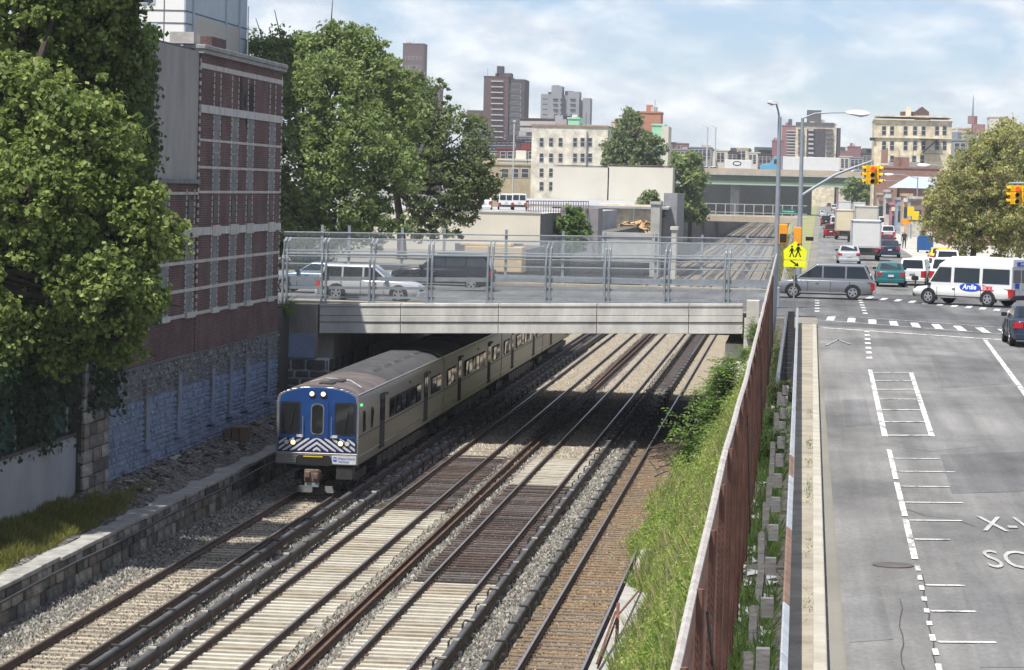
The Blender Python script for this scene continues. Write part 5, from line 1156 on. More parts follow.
# white paratransit van
vn = vehicle('van', 'passenger_van', 'white raised roof passenger van with a blue oval logo turning at the crossing', 'van', (8.75, 149.6, .02), PI-.60, 5.75, 2.05, 2.05, WHITEP, lower=DARK)
s = MB(); L = 5.75; s.loft([[(-.497*L, -.86, 1.98), (-.497*L, .86, 1.98), (-.49*L, .78, 2.42), (-.49*L, -.78, 2.42)], [(.0*L, -.86, 1.99), (.0, .86, 1.99), (.0, .76, 2.46), (.0, -.76, 2.46)], [(.17*L, -.84, 1.99), (.17*L, .84, 1.99), (.13*L, .72, 2.44), (.13*L, -.72, 2.44)], [(.26*L, -.8, 1.98), (.26*L, .8, 1.98), (.21*L, .66, 2.2), (.21*L, -.66, 2.2)]])
s.build('raised_roof', WHITEP, vn, local=True, bevel=.05)
OVB = mat('logo_blue', (.02, .07, .42), .4, var=0); RLT = mat('logo_red', (.55, .03, .06), .5, var=0)
def van_text(txt, size, m, x, z, y, sh=.2):
    me = text_mesh(txt, size, m, .002, sh, .012); o = bpy.data.objects.new('lettering', me); C.objects.link(o); o.parent = vn; o.location = (x, y, z); o.rotation_euler = (PI/2, 0, PI); return o
s = MB(); n = 28; ov = [(-.55+.62*math.cos(2*PI*k/n), .93+.21*math.sin(2*PI*k/n)) for k in range(n)]; s.prism(ov, lambda u, v_, w: (u, w, v_), 1.022, 1.029); s.build('oval_logo', OVB, vn, local=True)
van_text('Ardie', .34, TW, -.5, .94, 1.034); van_text('Trans', .26, RLT, -1.5, .97, 1.034); s = MB(); s.box(-1.9, -1.1, 1.02, 1.03, .80, .84); s.build('logo_line', RLT, vn, local=True)
s = MB(); s.box(-.5*L-.03, -.49*L, -.45, .45, 2.06, 2.26); q = s.build('roof_sign', OVB, vn, local=True)
me = text_mesh('Ardie', .2, TW, .002, .2, .006); o = bpy.data.objects.new('lettering', me); C.objects.link(o); o.parent = q; o.location = (-.5*L-.035, 0, 2.16); o.rotation_euler = (PI/2, 0, -PI/2)
s = MB(); s.box(-.5*L-.02, -.5*L+.02, .25, .62, .95, 1.2); s.build('door_sign', OVB, vn, local=True)
s = MB(); s.tube([(.5*L+.08, .55, .75), (.5*L+.08, .55, 1.25)], .04, 6); s.tube([(.5*L+.1, .4, 1.25), (.5*L+.1, .72, 1.25)], .13, 8); s.build('crossover_mirror', BLACK, vn, local=True)
# cars on the bridge
vehicle('suv', 'silver_suv', 'silver wagon-like car nearest the fence on the road bridge', 'car', (-19.35, 133.4, .02), -.05, 4.75, 1.85, 1.66, SILV)
vehicle('sedan', 'blue_sedan', 'steel blue sedan at the left end of the road bridge', 'car', (-23.1, 141.5, .02), PI-.1, 4.75, 1.82, 1.5, BLU)
vehicle('suv', 'black_suv', 'long black sport utility vehicle on the far side of the road bridge', 'car', (-18.1, 150.8, .02), PI+.0, 5.3, 2.02, 1.88, BLK, lower=CHROME)
# near black sedan at the right edge
vehicle('sedan', 'black_sedan', 'dark navy sedan waiting at the stop line at the right edge', 'car', (8.75, 110.9, .02), PI/2+.02, 4.8, 1.84, 1.48, NAVYP)
# avenue traffic
vehicle('sedan', 'teal_sedan', 'teal sedan driving away just past the intersection', 'car', (5.55, 177.8, .02), PI/2, 4.5, 1.74, 1.42, TEAL)
vehicle('suv', 'white_suv', 'white compact sport utility vehicle right of the teal sedan', 'car', (7.25, 181.5, .02), PI/2-.15, 4.4, 1.78, 1.65, WHITEP)
vehicle('suv', 'white_suv', 'white boxy vehicle partly hidden behind the front of the white van', 'car', (9.0, 178.5, .02), PI/2-.15, 4.6, 1.85, 1.8, WHITEP)
vehicle('sedan', 'white_sedan', 'white sedan farther back between the two white vehicles', 'car', (8.2, 196, .02), PI/2, 4.6, 1.8, 1.45, WHITEP)
vehicle('suv', 'white_suv', 'white vehicle behind the hood of the white van, right of the others', 'car', (10.2, 205, .02), PI/2, 4.6, 1.85, 1.8, WHITEP)
vehicle('sedan', 'navy_sedan', 'navy sedan with red lights right of the white box truck', 'car', (8.05, 262, .02), PI/2, 4.8, 1.85, 1.5, NAVYP)
vehicle('sedan', 'red_sedan', 'dark red car ahead of the navy sedan beside the box truck', 'car', (8.9, 300, .02), PI/2, 4.7, 1.8, 1.5, REDP)
vehicle('sedan', 'silver_sedan', 'silver sedan whose roof shows above the grey minivan', 'car', (4.0, 232, .02), PI/2, 4.6, 1.8, 1.45, SILV)
vehicle('sedan', 'taxi', 'yellow taxi half hidden under the right street tree', 'taxi', (10.9, 228, .02), PI/2, 4.8, 1.85, 1.55, YEL)
fc = [(831, 238, 'suv', REDP, 'maroon vehicle in the left lane, nearest of the distant queue'), (836, 231, 'van', WHITEP, 'white van in the left lane behind the maroon vehicle'), (832, 222, 'sedan', SILV, 'silver car in the left lane beyond the white van'), (838, 216, 'suv', NAVYP, 'dark vehicle in the distant left lane before the highway'), (834, 211, 'van', WHITEP, 'distant white van nearing the highway overpass'), (845, 226, 'sedan', GREY, 'grey car between the two distant lanes'), (829, 207, 'suv', BLK, 'black vehicle in the shade of the highway overpass'), (826, 226, 'suv', BLK, 'black vehicle by the left kerb of the distant avenue'), (823.5, 217, 'sedan', SILV, 'silver car by the left kerb beyond the black vehicle'), (841, 208, 'sedan', REDP, 'red car ahead of the distant dark vehicle'), (836, 204.5, 'van', SILV, 'silver van right under the highway overpass'), (846, 206, 'suv', WHITEP, 'white vehicle in the right lane under the highway'), (888, 240, 'suv', SILV, 'silver vehicle parked beyond the navy sedan by the pavement'), (884, 231, 'van', WHITEP, 'white van parked along the right kerb beyond the silver vehicle'), (880, 223, 'sedan', BLK, 'black car parked along the right kerb, far end')]
for px, py, k, m, lb in fc:
    x, y, z = at_g(px, py); vehicle(k, {'van': 'distant_van', 'suv': 'distant_suv', 'sedan': 'distant_car'}[k], lb, 'van' if k == 'van' else 'car', (x, y+2.2, .02), PI/2-.01, 4.7 if k != 'van' else 5.5, 1.85, {'sedan': 1.45, 'suv': 1.75, 'van': 2.2}[k], m, 'distant traffic in the avenue')
def box_truck(name, label, loc, yaw, L, Wd, H, boxm, cabm, group=None, chassis=1.05, cabL=2.0, rear=True):
    t = thing(name, label, 'truck', loc, yaw, group); x0, x1 = -L/2, L/2-cabL
    s = MB(); s.box(x0, x1-.15, -Wd/2, Wd/2, chassis, H); b = s.build('cargo_box', boxm, t, local=True, bevel=.03)
    s = MB(); s.box(x0-.02, x0+.02, -Wd/2+.12, Wd/2-.12, chassis+.12, H-.28); s.build('roller_door', boxm, t, local=True)
    s = MB(); s.box(x0-.03, x0+.03, -Wd/2, Wd/2, H-.22, H-.1); s.build('rear_sign', GALV, t, local=True)
    for sg in (-1, 1): s = MB(); s.box(x0-.03, x0+.06, min(sg*Wd/2, sg*(Wd/2-.1)), max(sg*Wd/2, sg*(Wd/2-.1)), chassis, H); s.build('corner_post', CHROME, t, local=True)
    s = MB(); s.box(x0, L/2-.3, -.45, .45, .55, chassis); s.build('chassis', BLACK, t, local=True)
    s = MB(); s.box(x0-.1, x0+.05, -Wd/2+.05, Wd/2-.05, .45, .68); s.build('rear_bumper', DARK, t, local=True)
    c = MB(); zc = .55; hc = min(2.3, H-.3)
    c.loft([[(x1-.05, -Wd*.46, zc), (x1-.05, Wd*.46, zc), (x1-.05, Wd*.44, hc), (x1-.05, -Wd*.44, hc)], [(x1+cabL*.55, -Wd*.46, zc), (x1+cabL*.55, Wd*.46, zc), (x1+cabL*.45, Wd*.42, hc), (x1+cabL*.45, -Wd*.42, hc)], [(L/2, -Wd*.42, zc), (L/2, Wd*.42, zc), (L/2-.1, Wd*.4, zc+.75), (L/2-.1, -Wd*.4, zc+.75)]])
    c.build('cab', cabm, t, local=True, bevel=.04)
    for sg in (-1, 1):
        s = MB(); s.box(x1+.2, x1+cabL*.42, min(sg*Wd*.445, sg*Wd*.465), max(sg*Wd*.445, sg*Wd*.465), 1.35, 1.95); s.build('side_window', GLASS, t, local=True)
        s = MB(); s.box(x1+cabL*.5, x1+cabL*.5+.1, min(sg*Wd*.5, sg*Wd*.58), max(sg*Wd*.5, sg*Wd*.58), 1.4, 1.95); s.build('mirror', BLACK, t, local=True)
        s = MB(); s.box(x0-.06, x0, min(sg*Wd*.3, sg*Wd*.42), max(sg*Wd*.3, sg*Wd*.42), .75, .92); s.build('tail_light', RED_L, t, local=True)
        for xx in (x0+L*.18, L/2-cabL*.45): wheel(t, xx, sg*(Wd/2-.18), .46, sg, GALV, .28)
    return t
x, y, _ = at_g(866, 261)
box_truck('box_truck', 'white box truck with its plain rear door facing the camera', (x-.05, y+3.2, .02), PI/2, 6.8, 2.45, 3.35, WHITEP, WHITEP)
x, y, _ = at_g(865, 244); TANP = paint('tan_box', (.5, .47, .40), 0, .6)
box_truck('box_truck', 'grey tan box truck just ahead of the white one', (x+.1, y+4, .02), PI/2, 7.5, 2.6, 4.2, TANP, WHITEP, 'delivery trucks in the avenue')
x, y, _ = at_g(844, 240)
box_truck('box_truck', 'narrow cream truck in the middle lane left of the white ones', (x, y+3.5, .02), PI/2, 7, 2.2, 3.6, CREAM, CREAM, 'delivery trucks in the avenue')
x, y, _ = at_g(839, 222)
box_truck('box_truck', 'tall distant white truck in the middle lane behind the cream one', (x+1.0, y+4, .02), PI/2, 8, 2.6, 4.1, WHITEP, WHITEP, 'delivery trucks in the avenue')
x, y, _ = at_g(857, 221)
box_truck('box_truck', 'distant white truck right of the other tall distant one', (x+.4, y+4, .02), PI/2, 8, 2.6, 3.9, WHITEP, WHITEP, 'delivery trucks in the avenue')
# ================================================================== STREET FURNITURE
POLE = mat('painted_pole', (.30, .33, .36), .55, .35, var=.15); ORANGE = mat('signal_orange', (.75, .30, .02), .5, var=.1); SIGY = mat('signal_yellow', (.72, .42, .01), .5, var=.1)
def poly_tube(pts, r, m, par, nm): s = MB(); s.tube(pts, r, 10); return s.build(nm, m, par, smooth=True)
def cobra(par, p, d, sc=1.0):      # lamp head at p pointing along d (x,y)
    d = Vector((d[0], d[1], 0)).normalized(); n = Vector((-d.y, d.x, 0)); s = MB(); rings = []
    for u, w, h0, h1 in ((0, .05, -.04, .04), (.25, .15, -.10, .09), (.55, .17, -.16, .10), (.8, .12, -.10, .06), (.88, .03, -.02, .02)):
        c = Vector(p)+d*u*sc; rings.append([c+n*w*sc+Vector((0, 0, h0*sc*.5)), c+n*w*sc*.5+Vector((0, 0, h1*sc)), c-n*w*sc*.5+Vector((0, 0, h1*sc)), c-n*w*sc+Vector((0, 0, h0*sc*.5)), c+Vector((0, 0, h0*sc))])
    s.loft(rings); s.build('lamp_head', mat('lamp_head_white', (.6, .61, .62), .5, .1, var=.1), par, smooth=True)
# pole at the bridge end with lamp and pedestrian signal
b1 = Vector((-.96, 139.2, 0)); tp1 = PY(779.8, 117, 139.2)
lp = thing('lamp_post', 'grey lamp post standing at the right end of the bridge fence', 'lamp post', b1)
poly_tube([b1+Vector((0, 0, .9)), tp1], [.13, .085], POLE, lp, 'pole')
s = MB(); s.box(b1.x-.2, b1.x+.2, b1.y-.2, b1.y+.2, 0, 1.0); s.build('base_box', POLE, lp, bevel=.05)
poly_tube([tp1-Vector((0, 0, .1)), tp1+Vector((-.1, 0, .35)), tp1+Vector((-.18, -.05, .6))], .045, POLE, lp, 'arm'); cobra(lp, tp1+Vector((-.12, .1, .66)), (-.6, -1), .95)
s = MB(); s.box(b1.x+.08, b1.x+.48, b1.y-.28, b1.y-.05, 3.0, 3.95); sb = s.build('signal_box', ORANGE, lp, bevel=.04); s = MB(); s.box(b1.x+.12, b1.x+.44, b1.y-.3, b1.y-.27, 3.1, 3.5); s.build('signal_face', BLACK, sb)
s = MB(); s.box(b1.x+.2, b1.x+.9, b1.y-.12, b1.y-.1, 3.3, 3.34); s.build('bracket', POLE, lp)
# signal pole with mast arm, lamp arm and street sign
b2 = Vector((.12, 168.0, 0)); tp2 = PY(802.6, 118, 168); sgp = thing('signal_pole', 'grey traffic signal pole with curved mast arm and long lamp arm', 'signal pole', b2)
poly_tube([b2, b2+(tp2-b2)*.5, tp2], [.17, .13, .09], POLE, sgp, 'pole')
arm = [PY(802, 118.5, 168), PY(815, 113.5, 168), PY(830, 113.5-.8, 168), PY(846, 112.5, 168)]; poly_tube(arm, [.05, .045, .04, .035], POLE, sgp, 'lamp_arm'); cobra(sgp, arm[-1], (1, .05), 1.55)
ms = [PY(801, 196, 168), PY(815, 187, 168), PY(835, 175, 168), PY(855, 167, 168), PY(872, 161, 168)]; poly_tube(ms, [.09, .085, .075, .065, .05], POLE, sgp, 'mast_arm')
s = MB(); s.box(b2.x-.35, b2.x+.1, b2.y-.45, b2.y-.15, 2.55, 3.5); sb = s.build('signal_box', ORANGE, sgp, bevel=.04)
GRN = mat('street_sign_green', (.01, .20, .12), .5, var=.05); p = PY(788, 211.5, 167.7); s = MB(); s.box(p.x-.42, p.x+.42, 167.68, 167.71, p.z-.11, p.z+.11); sn = s.build('street_sign', GRN, sgp); put_text('Courtlandt', .15, TW, sn, (p.x, 167.67, p.z))
s = MB(); p = PY(810, 239, 167.7); s.box(p.x-.25, p.x+.2, 167.66, 167.7, p.z-.1, p.z+.12); s.build('small_sign', BLACK, sgp)
def signal(name, label, px, py, Y, grp):
    p = PY(px, py, Y); t = thing(name, label, 'traffic light', (p.x, Y, p.z-.6), group=grp)
    for ax, dx, dy, rot in ((0, .0, -.16, 0), (1, -.3, .05, -1.25), (2, .3, .05, 1.25)):
        c = Vector((p.x+dx, Y+dy, p.z)); R = Matrix.Rotation(rot, 3, 'Z')
        for k, (z, m) in enumerate(((.36, 'r'), (0, 'y'), (-.36, 'g'))):
            q = MB(); q.hexa([c+R @ Vector(v)+Vector((0, 0, z)) for v in ((-.17, -.11, -.17), (.17, -.11, -.17), (.17, .11, -.17), (-.17, .11, -.17), (-.17, -.11, .17), (.17, -.11, .17), (.17, .11, .17), (-.17, .11, .17))]); h = q.build('housing', SIGY, t, bevel=.02)
            f = c+R @ Vector((0, -.12, 0))+Vector((0, 0, z)); n = R @ Vector((0, -1, 0)); lm = BLACK
            if m == 'r' and ax == 0: lm = mat('lit_red', (.8, .03, .02), .3, var=0, emit=(1, .04, .02, 1.6))
            q = MB(); q.tube([f, f+n*.02], .12, 12); q.build('lens', lm, h)
            q = MB(); side = R @ Vector((1, 0, 0)); pts = []
            for e in range(9): a = PI*e/8*1.1-.05*PI; pts.append(f+side*math.cos(a)*.135+Vector((0, 0, math.sin(a)*.135)))
            q.loft([pts, [v+n*.22 for v in pts]], closed=False, cap=False); q.build('visor', SIGY, h)
    q = MB(); q.tube([(p.x, Y+.05, p.z+.5), (p.x, Y+.05, p.z+.85)], .04, 6); q.build('hanger', POLE, t)
signal('traffic_signal', 'yellow traffic signal cluster showing red on the curved mast arm', 872.5, 175, 168, 'yellow traffic signals')
signal('traffic_signal', 'yellow traffic signal showing red at the right edge before the tree', 1017, 195, 168, 'yellow traffic signals')
p0, p1 = PY(1030, 183, 168), PY(1010, 183, 168); s = MB(); s.tube([p1, p0, p0+Vector((6, 0, -.6)), p0+Vector((7, 0, -6.2))], [.05, .07, .1, .12], 8); single(s, 'mast_arm', POLE, 'grey signal mast arm entering at the right edge', 'mast arm', tuple(p0+Vector((7, 0, -6.2))), smooth=True)
# school crossing sign
YS = 119.2; FY_ = mat('fluorescent_yellow', (.78, .80, .01), .6, var=.04); SC = thing('school_sign', 'bright yellow-green pentagon school crossing sign with an arrow plate', 'sign', (-.12, YS, 0))
def spt(px, py): p = PY(px, py, YS); return (p.x, p.z)
s = MB(); c = spt(795.5, 240)[0]; s.tube([(c, YS+.05, 0), (c, YS+.05, spt(795, 245)[1])], .035, 6); s.build('post', GALV, SC)
zt, zm, zbm = spt(795, 241)[1], spt(795, 250.5)[1], spt(795, 259.6)[1]; hw = .47
s = MB(); s.prism([(c-hw*.93, zbm), (c+hw*.93, zbm), (c+hw, zm), (c, zt), (c-hw, zm)], lambda u, v, w: (u, w, v), YS-.01, YS+.01); pn = s.build('sign_panel', FY_, SC)
zp0 = spt(795, 267)[1]; s = MB(); s.prism([(c-hw*.95, zp0), (c+hw*.95, zp0), (c+hw*.95, zbm-.03), (c-hw*.95, zbm-.03)], lambda u, v, w: (u, w, v), YS-.01, YS+.01); ap = s.build('arrow_plate', FY_, SC)
INK = mat('sign_black', (.01, .01, .01), .7, var=0)
def ink(polys, par, nm='pictogram'):
    s = MB()
    for pl_ in polys: s.add([(c+u, YS-.0125, v) for u, v in pl_], [tuple(range(len(pl_)))])
    s.build(nm, INK, par)
zc = (zbm+zt)/2-.04
for dx, sc in ((-.13, .85), (.12, 1.0)):
    H0 = zc-.24; circ = [(dx+.05*sc*math.cos(2*PI*k/10), H0+.50*sc+.05*sc*math.sin(2*PI*k/10)) for k in range(10)]
    body = [(dx-.06*sc, H0+.43*sc), (dx+.06*sc, H0+.43*sc), (dx+.05*sc, H0+.2*sc), (dx-.05*sc, H0+.2*sc)]
    l1 = [(dx-.05*sc, H0+.21*sc), (dx, H0+.21*sc), (dx-.07*sc, H0), (dx-.13*sc, H0)]; l2 = [(dx, H0+.21*sc), (dx+.05*sc, H0+.21*sc), (dx+.13*sc, H0+.02), (dx+.08*sc, H0)]
    a1 = [(dx+.04*sc, H0+.42*sc), (dx+.14*sc, H0+.27*sc), (dx+.11*sc, H0+.25*sc), (dx+.04*sc, H0+.35*sc)]; a2 = [(dx-.04*sc, H0+.42*sc), (dx-.13*sc, H0+.28*sc), (dx-.1*sc, H0+.25*sc), (dx-.04*sc, H0+.35*sc)]
    ink([circ, body, l1, l2, a1, a2], pn)
za = (zp0+zbm)/2; ink([[(-.2, za+.09), (-.16, za+.13), (.06, za), (.02, za-.05)], [(.12, za+.03), (.16, za-.12), (-.04, za-.1)]], ap, 'arrow')
# avenue lamps, mailbox, people, signs
def street_lamp(label, x, y, zt_, al):
    t = thing('street_lamp', label, 'street lamp', (x, y, .15), group='cobra head lamps along the avenue'); poly_tube([(x, y, .15), (x, y, zt_)], [.12, .08], POLE, t, 'pole'); poly_tube([(x, y, zt_-.2), (x-al*.5, y-.1, zt_+.25), (x-al, y-.2, zt_+.3)], .045, POLE, t, 'arm'); cobra(t, (x-al, y-.2, zt_+.3), (-1, -.05), 1.5)
street_lamp('nearest cobra head street lamp, its head over the shed roof', PY(966, 170, 300).x, 300, 8.3, 3.6)
street_lamp('second cobra head street lamp along the right pavement', 15.8, 400, 8.0, 3.2); street_lamp('third cobra head street lamp along the right pavement', 17.4, 500, 7.7, 3)
street_lamp('farthest cobra head street lamp, just left of the cream building', 17.9, 640, 8, 3)
x, y, _ = at_g(925, 254); MBL = mat('mailbox_blue', (.02, .085, .25), .45, var=.1); s = MB(); s.box(x-.75, x+.75, y, y+.9, .35, 1.5); s.prism([(x-.75, 1.5), (x+.75, 1.5), (x+.6, 1.75), (x-.6, 1.75)], lambda u, v, w: (u, w, v), y, y+.9)
for dx in (-.65, .65): s.box(x+dx-.08, x+dx+.08, y+.1, y+.8, .12, .35)
single(s, 'collection_bin', MBL, 'blue collection bin standing on the right pavement', 'bin', (x, y+.45, .15), bevel=.04)
def person(label, px, py, shirt, trou, pose=0):
    x, y, _ = at_g(px, py); me = bpy.data.meshes.new('person')
    J = [(0, 0, .95), (0, 0, 1.2), (0, 0, 1.42), (0, 0, 1.52), (0, -.02, 1.66), (.1, 0, .9), (.12, -.08, .5), (.12, 0, .06), (.13, -.16, .03), (-.1, 0, .9), (-.12, .1, .5), (-.13, .14, .08), (-.13, -.02, .03), (.2, 0, 1.4), (.27, .02, 1.12), (.25, -.12, .88), (.25, -.16, .79), (-.2, 0, 1.4), (-.27, .03, 1.12), (-.25, -.05, .86), (-.25, -.09, .77)]
    E = [(0, 1), (1, 2), (2, 3), (3, 4), (0, 5), (5, 6), (6, 7), (7, 8), (0, 9), (9, 10), (10, 11), (11, 12), (2, 13), (13, 14), (14, 15), (15, 16), (2, 17), (17, 18), (18, 19), (19, 20)]
    R = [.15, .15, .16, .06, .1, .1, .07, .045, .045, .1, .07, .045, .045, .07, .05, .035, .035, .07, .05, .035, .035]
    me.from_pydata(J, E, []); o = bpy.data.objects.new('person', me); C.objects.link(o); o.location = (x, y, .15)
    md = o.modifiers.new('skin', 'SKIN'); o.modifiers.new('sub', 'SUBSURF').levels = 1
    for v_, r in zip(me.skin_vertices[0].data, R): v_.radius = (r, r)
    me.skin_vertices[0].data[0].use_root = True
    m = bpy.data.materials.new('person_clothes'); m.use_nodes = True; nt = m.node_tree; b = nt.nodes['Principled BSDF']; b.inputs['Roughness'].default_value = .9
    tc = nt.nodes.new('ShaderNodeTexCoord'); sx = nt.nodes.new('ShaderNodeSeparateXYZ'); rp = nt.nodes.new('ShaderNodeValToRGB'); dv = nt.nodes.new('ShaderNodeMath'); dv.operation = 'DIVIDE'; dv.inputs[1].default_value = 1.8
    rp.color_ramp.interpolation = 'CONSTANT'; e = rp.color_ramp.elements; e[0].color = (*trou, 1); e[1].position = .55; e[1].color = (*shirt, 1); k = e.new(.83); k.color = (.25, .15, .1, 1); k = e.new(.93); k.color = (.02, .015, .012, 1)
    nt.links.new(tc.outputs['Object'], sx.inputs[0]); nt.links.new(sx.outputs[2], dv.inputs[0]); nt.links.new(dv.outputs[0], rp.inputs[0]); nt.links.new(rp.outputs[0], b.inputs['Base Color']); me.materials.append(m)
    return tag(o, label, 'person', 'people on the right pavement')
person('person in dark clothes walking beside the white pole on the pavement', 904, 250, (.03, .03, .035), (.03, .032, .045)); person('person in a blue top farther along the right pavement', 893, 232, (.12, .18, .3), (.05, .05, .06)); person('person in a red top by the distant shop fronts', 898, 228, (.35, .03, .06), (.06, .06, .08))
x, y, _ = at_g(900.5, 253); s = MB(); s.tube([(x, y, .1), (x, y, 2.6)], .07, 8); s.box(x-.03, x+.25, y-.04, y+.04, 2.0, 2.5); single(s, 'white_post', WHITEP, 'slim white sign post on the right pavement corner', 'post', (x, y, .1))
# ================================================================== BACKGROUND BUILDINGS
WIN_D = mat('far_window_dark', (.045, .05, .06), .15, var=.3, spec=.5); WFR = mat('far_window_frame', (.45, .44, .42), .8, var=.1)
GRYT0 = mat('roof_unit_grey', (.33, .33, .34), .8, var=.15)
def win_me(w, h, fr=WFR, gl=WIN_D, b=.12):
    s = MB(); s.box(-w/2-b, w/2+b, -.06, .05, -h/2-b, h/2+b, 0); s.box(-w/2, w/2, -.09, -.05, -h/2, h/2, 1); s.box(-w/2, w/2, -.11, -.085, -.05, .05, 0); return s.mesh('window', [fr, gl])
def building(name, label, px0, px1, pyt, Y, depth, m, cat='building', group=None, z0=0, roof=None):
    a, b = PY(px0, pyt, Y), PY(px1, pyt, Y); zt = (a.z+b.z)/2
    t = thing(name, label, cat, ((a.x+b.x)/2, Y+depth/2, z0), group=group); s = MB(); s.box(a.x, b.x, Y, Y+depth, z0, zt); s.build('wall', m, t)
    s = MB(); s.box(a.x-.15, b.x+.15, Y-.15, Y+depth, zt+.002, zt+.35); s.build('roof', roof or m, t); 
    rr = random.Random(int(px0*31+Y)); W_ = b.x-a.x
    if cat == 'building' and W_ > 5:
        for k in range(rr.randint(1, 3)):
            cx = a.x+W_*rr.uniform(.15, .85); w = min(W_*.12, rr.uniform(.6, 2.2)); h = rr.uniform(.5, 1.8); s = MB(); s.box(cx-w, cx+w, Y+2+k*1.5, Y+3.4+k*1.5, zt+.36, zt+.36+h); s.build('roof_unit', rr.choice([GRYT0, m, WFR]), t)
        cx = a.x+W_*rr.uniform(.1, .9); s = MB(); s.tube([(cx, Y+1.5, zt+.3), (cx, Y+1.5, zt+rr.uniform(1.8, 3.5))], .06, 4); s.build('aerial', DARK, t)
    return t
def windows(t, me, pxs, pys, Y):
    for py in pys:
        for px in pxs: p = PY(px, py, Y); piece('window', me, t, (p.x, Y, p.z))
def block(t, px0, px1, py0, py1, Y, depth, m, nm): a = PY(px0, py0, Y); b = PY(px1, py1, Y); s = MB(); s.box(a.x, b.x, Y, Y+depth, min(a.z, b.z), max(a.z, b.z)); return s.build(nm, m, t)
BRN = mat('tower_brown_brick', (.115, .075, .068), .9, var=.12, scale=.05); BRN2 = mat('tower_dark_and_shaded_brick', (.075, .06, .065), .9, var=.15, scale=.05); GRYT = mat('tower_grey', (.27, .27, .28), .9, var=.12, scale=.05)
CRM = brick_mat('cream_wall', (.66, .57, .40), (.70, .61, .44), (.62, .54, .40), .5, .2); CRM2 = brick_mat('pale_cream_wall', (.66, .62, .51), (.70, .66, .55), (.62, .58, .49), .5, .2); WHW = mat('warehouse_white', (.60, .565, .48), .9, var=.07, scale=.15)
# far towers, left
t = building('brown_tower', 'slim dark brown tower rising above the trees', 403, 424, 44, 1500, 14, BRN)
windows(t, win_me(1.2, 1.6), (407, 411, 415, 419), (58, 67, 76), 1500)
building('brown_tower_block', 'low brown block at the right foot of the slim tower', 424, 440, 89, 1480, 14, BRN, group='low brown blocks'); building('brown_tower_block', 'low brown block at the left foot of the slim tower', 393, 404, 71, 1520, 14, BRN2, group='low brown blocks')
t = building('brick_tower', 'broad brown brick tower with white balcony lines', 484, 509, 77, 1100, 20, BRN)
block(t, 509, 522, 79, 200, 1101, 18, BRN2, 'shaded_wing'); block(t, 497, 503, 66, 78, 1102, 5, BRN2, 'rooftop_tower'); block(t, 503, 511, 73, 79, 1102, 8, BRN, 'rooftop_block'); block(t, 467, 485, 110, 200, 1102, 14, BRN, 'low_wing')  # right wing in darker brick, the shade of that face put into colour
for k in range(11): block(t, 491, 503, 80.5+k*5.6, 81.8+k*5.6, 1099.2, .8, WFR, 'balcony')
windows(t, win_me(1.5, 1.4), (511.5, 515, 518.5), [86+k*6 for k in range(9)], 1101)
t = thing('grey_tower_cluster', 'cluster of grey residential slabs at stepped heights', 'building', (PY(565, 150, 1400).x, 1410, 0))
for a, b, yt, dy in ((541, 549, 94, 4), (548, 553, 92, 8), (551.5, 559.5, 86, 0), (558, 566, 95, 3), (565, 571, 91, 6), (568, 577, 91.5, 0), (576, 583, 100, 3), (583, 588, 98, 1)): block(t, a, b, yt, 185, 1400+dy, 14, GRYT if dy < 6 else BRN2, 'slab')
block(t, 552.5, 558.5, 85, 87, 1402, 8, GRYT, 'rooftop_block')
for a, b in ((542, 548), (552.5, 558.5), (559.5, 565), (569.5, 576)): 
    for k in range(7): block(t, a+.6, b-.6, 98.5+k*5.2, 99.6+k*5.2, 1399.5, .6, WIN_D, 'window_strip')
t = building('brick_apartments', 'long brown brick apartment block with white window rows', 520, 570, 119.5, 900, 14, BRN); windows(t, win_me(1.6, 1.2, WFR, WFR), [523+k*4.6 for k in range(10)], (123.5, 130), 900)
t = building('brick_apartments', 'dark brick stair tower at the right end of the brown apartment block', 561, 568.5, 117, 895, 8, BRN2)
for i, (a, b, yt, Y, m, lb) in enumerate(((463, 489, 131, 800, GRYT, 'grey low apartment block left below the balconied tower'), (478, 520, 141, 760, BRN2, 'dark low apartment block in front of the balconied tower'), (505, 535, 137, 780, GRYT, 'grey low apartment block right below the balconied tower'))):
    t = building('apartment_block', lb, a, b, yt, Y, 12, m, group='low apartment blocks'); windows(t, win_me(1.7, 1.3), [a+3+k*4.4 for k in range(int((b-a-3)/4.4))], (yt+4.5, yt+10.5), Y)
t = building('red_house', 'low dark red building under the balconied tower', 498, 536, 149.5, 620, 12, mat('red_brick_far', (.20, .055, .05), .9, var=.2)); windows(t, win_me(1, 1.4, WFR), [503+k*7 for k in range(5)], (155,), 620)
building('white_shed', 'low white flat building in front of the red one', 492, 534, 160.5, 580, 10, WHW); t = building('yellow_building', 'dull yellow brick building left of the cream apartment house', 470, 534, 165, 535, 10, mat('yellow_brick', (.38, .32, .21), .9, var=.2)); windows(t, win_me(1.2, 1.5), (505, 515, 525), (173,), 535)
building('white_gable', 'small white gabled house top beside the spreading tree', 487, 494, 155, 560, 6, WHW)
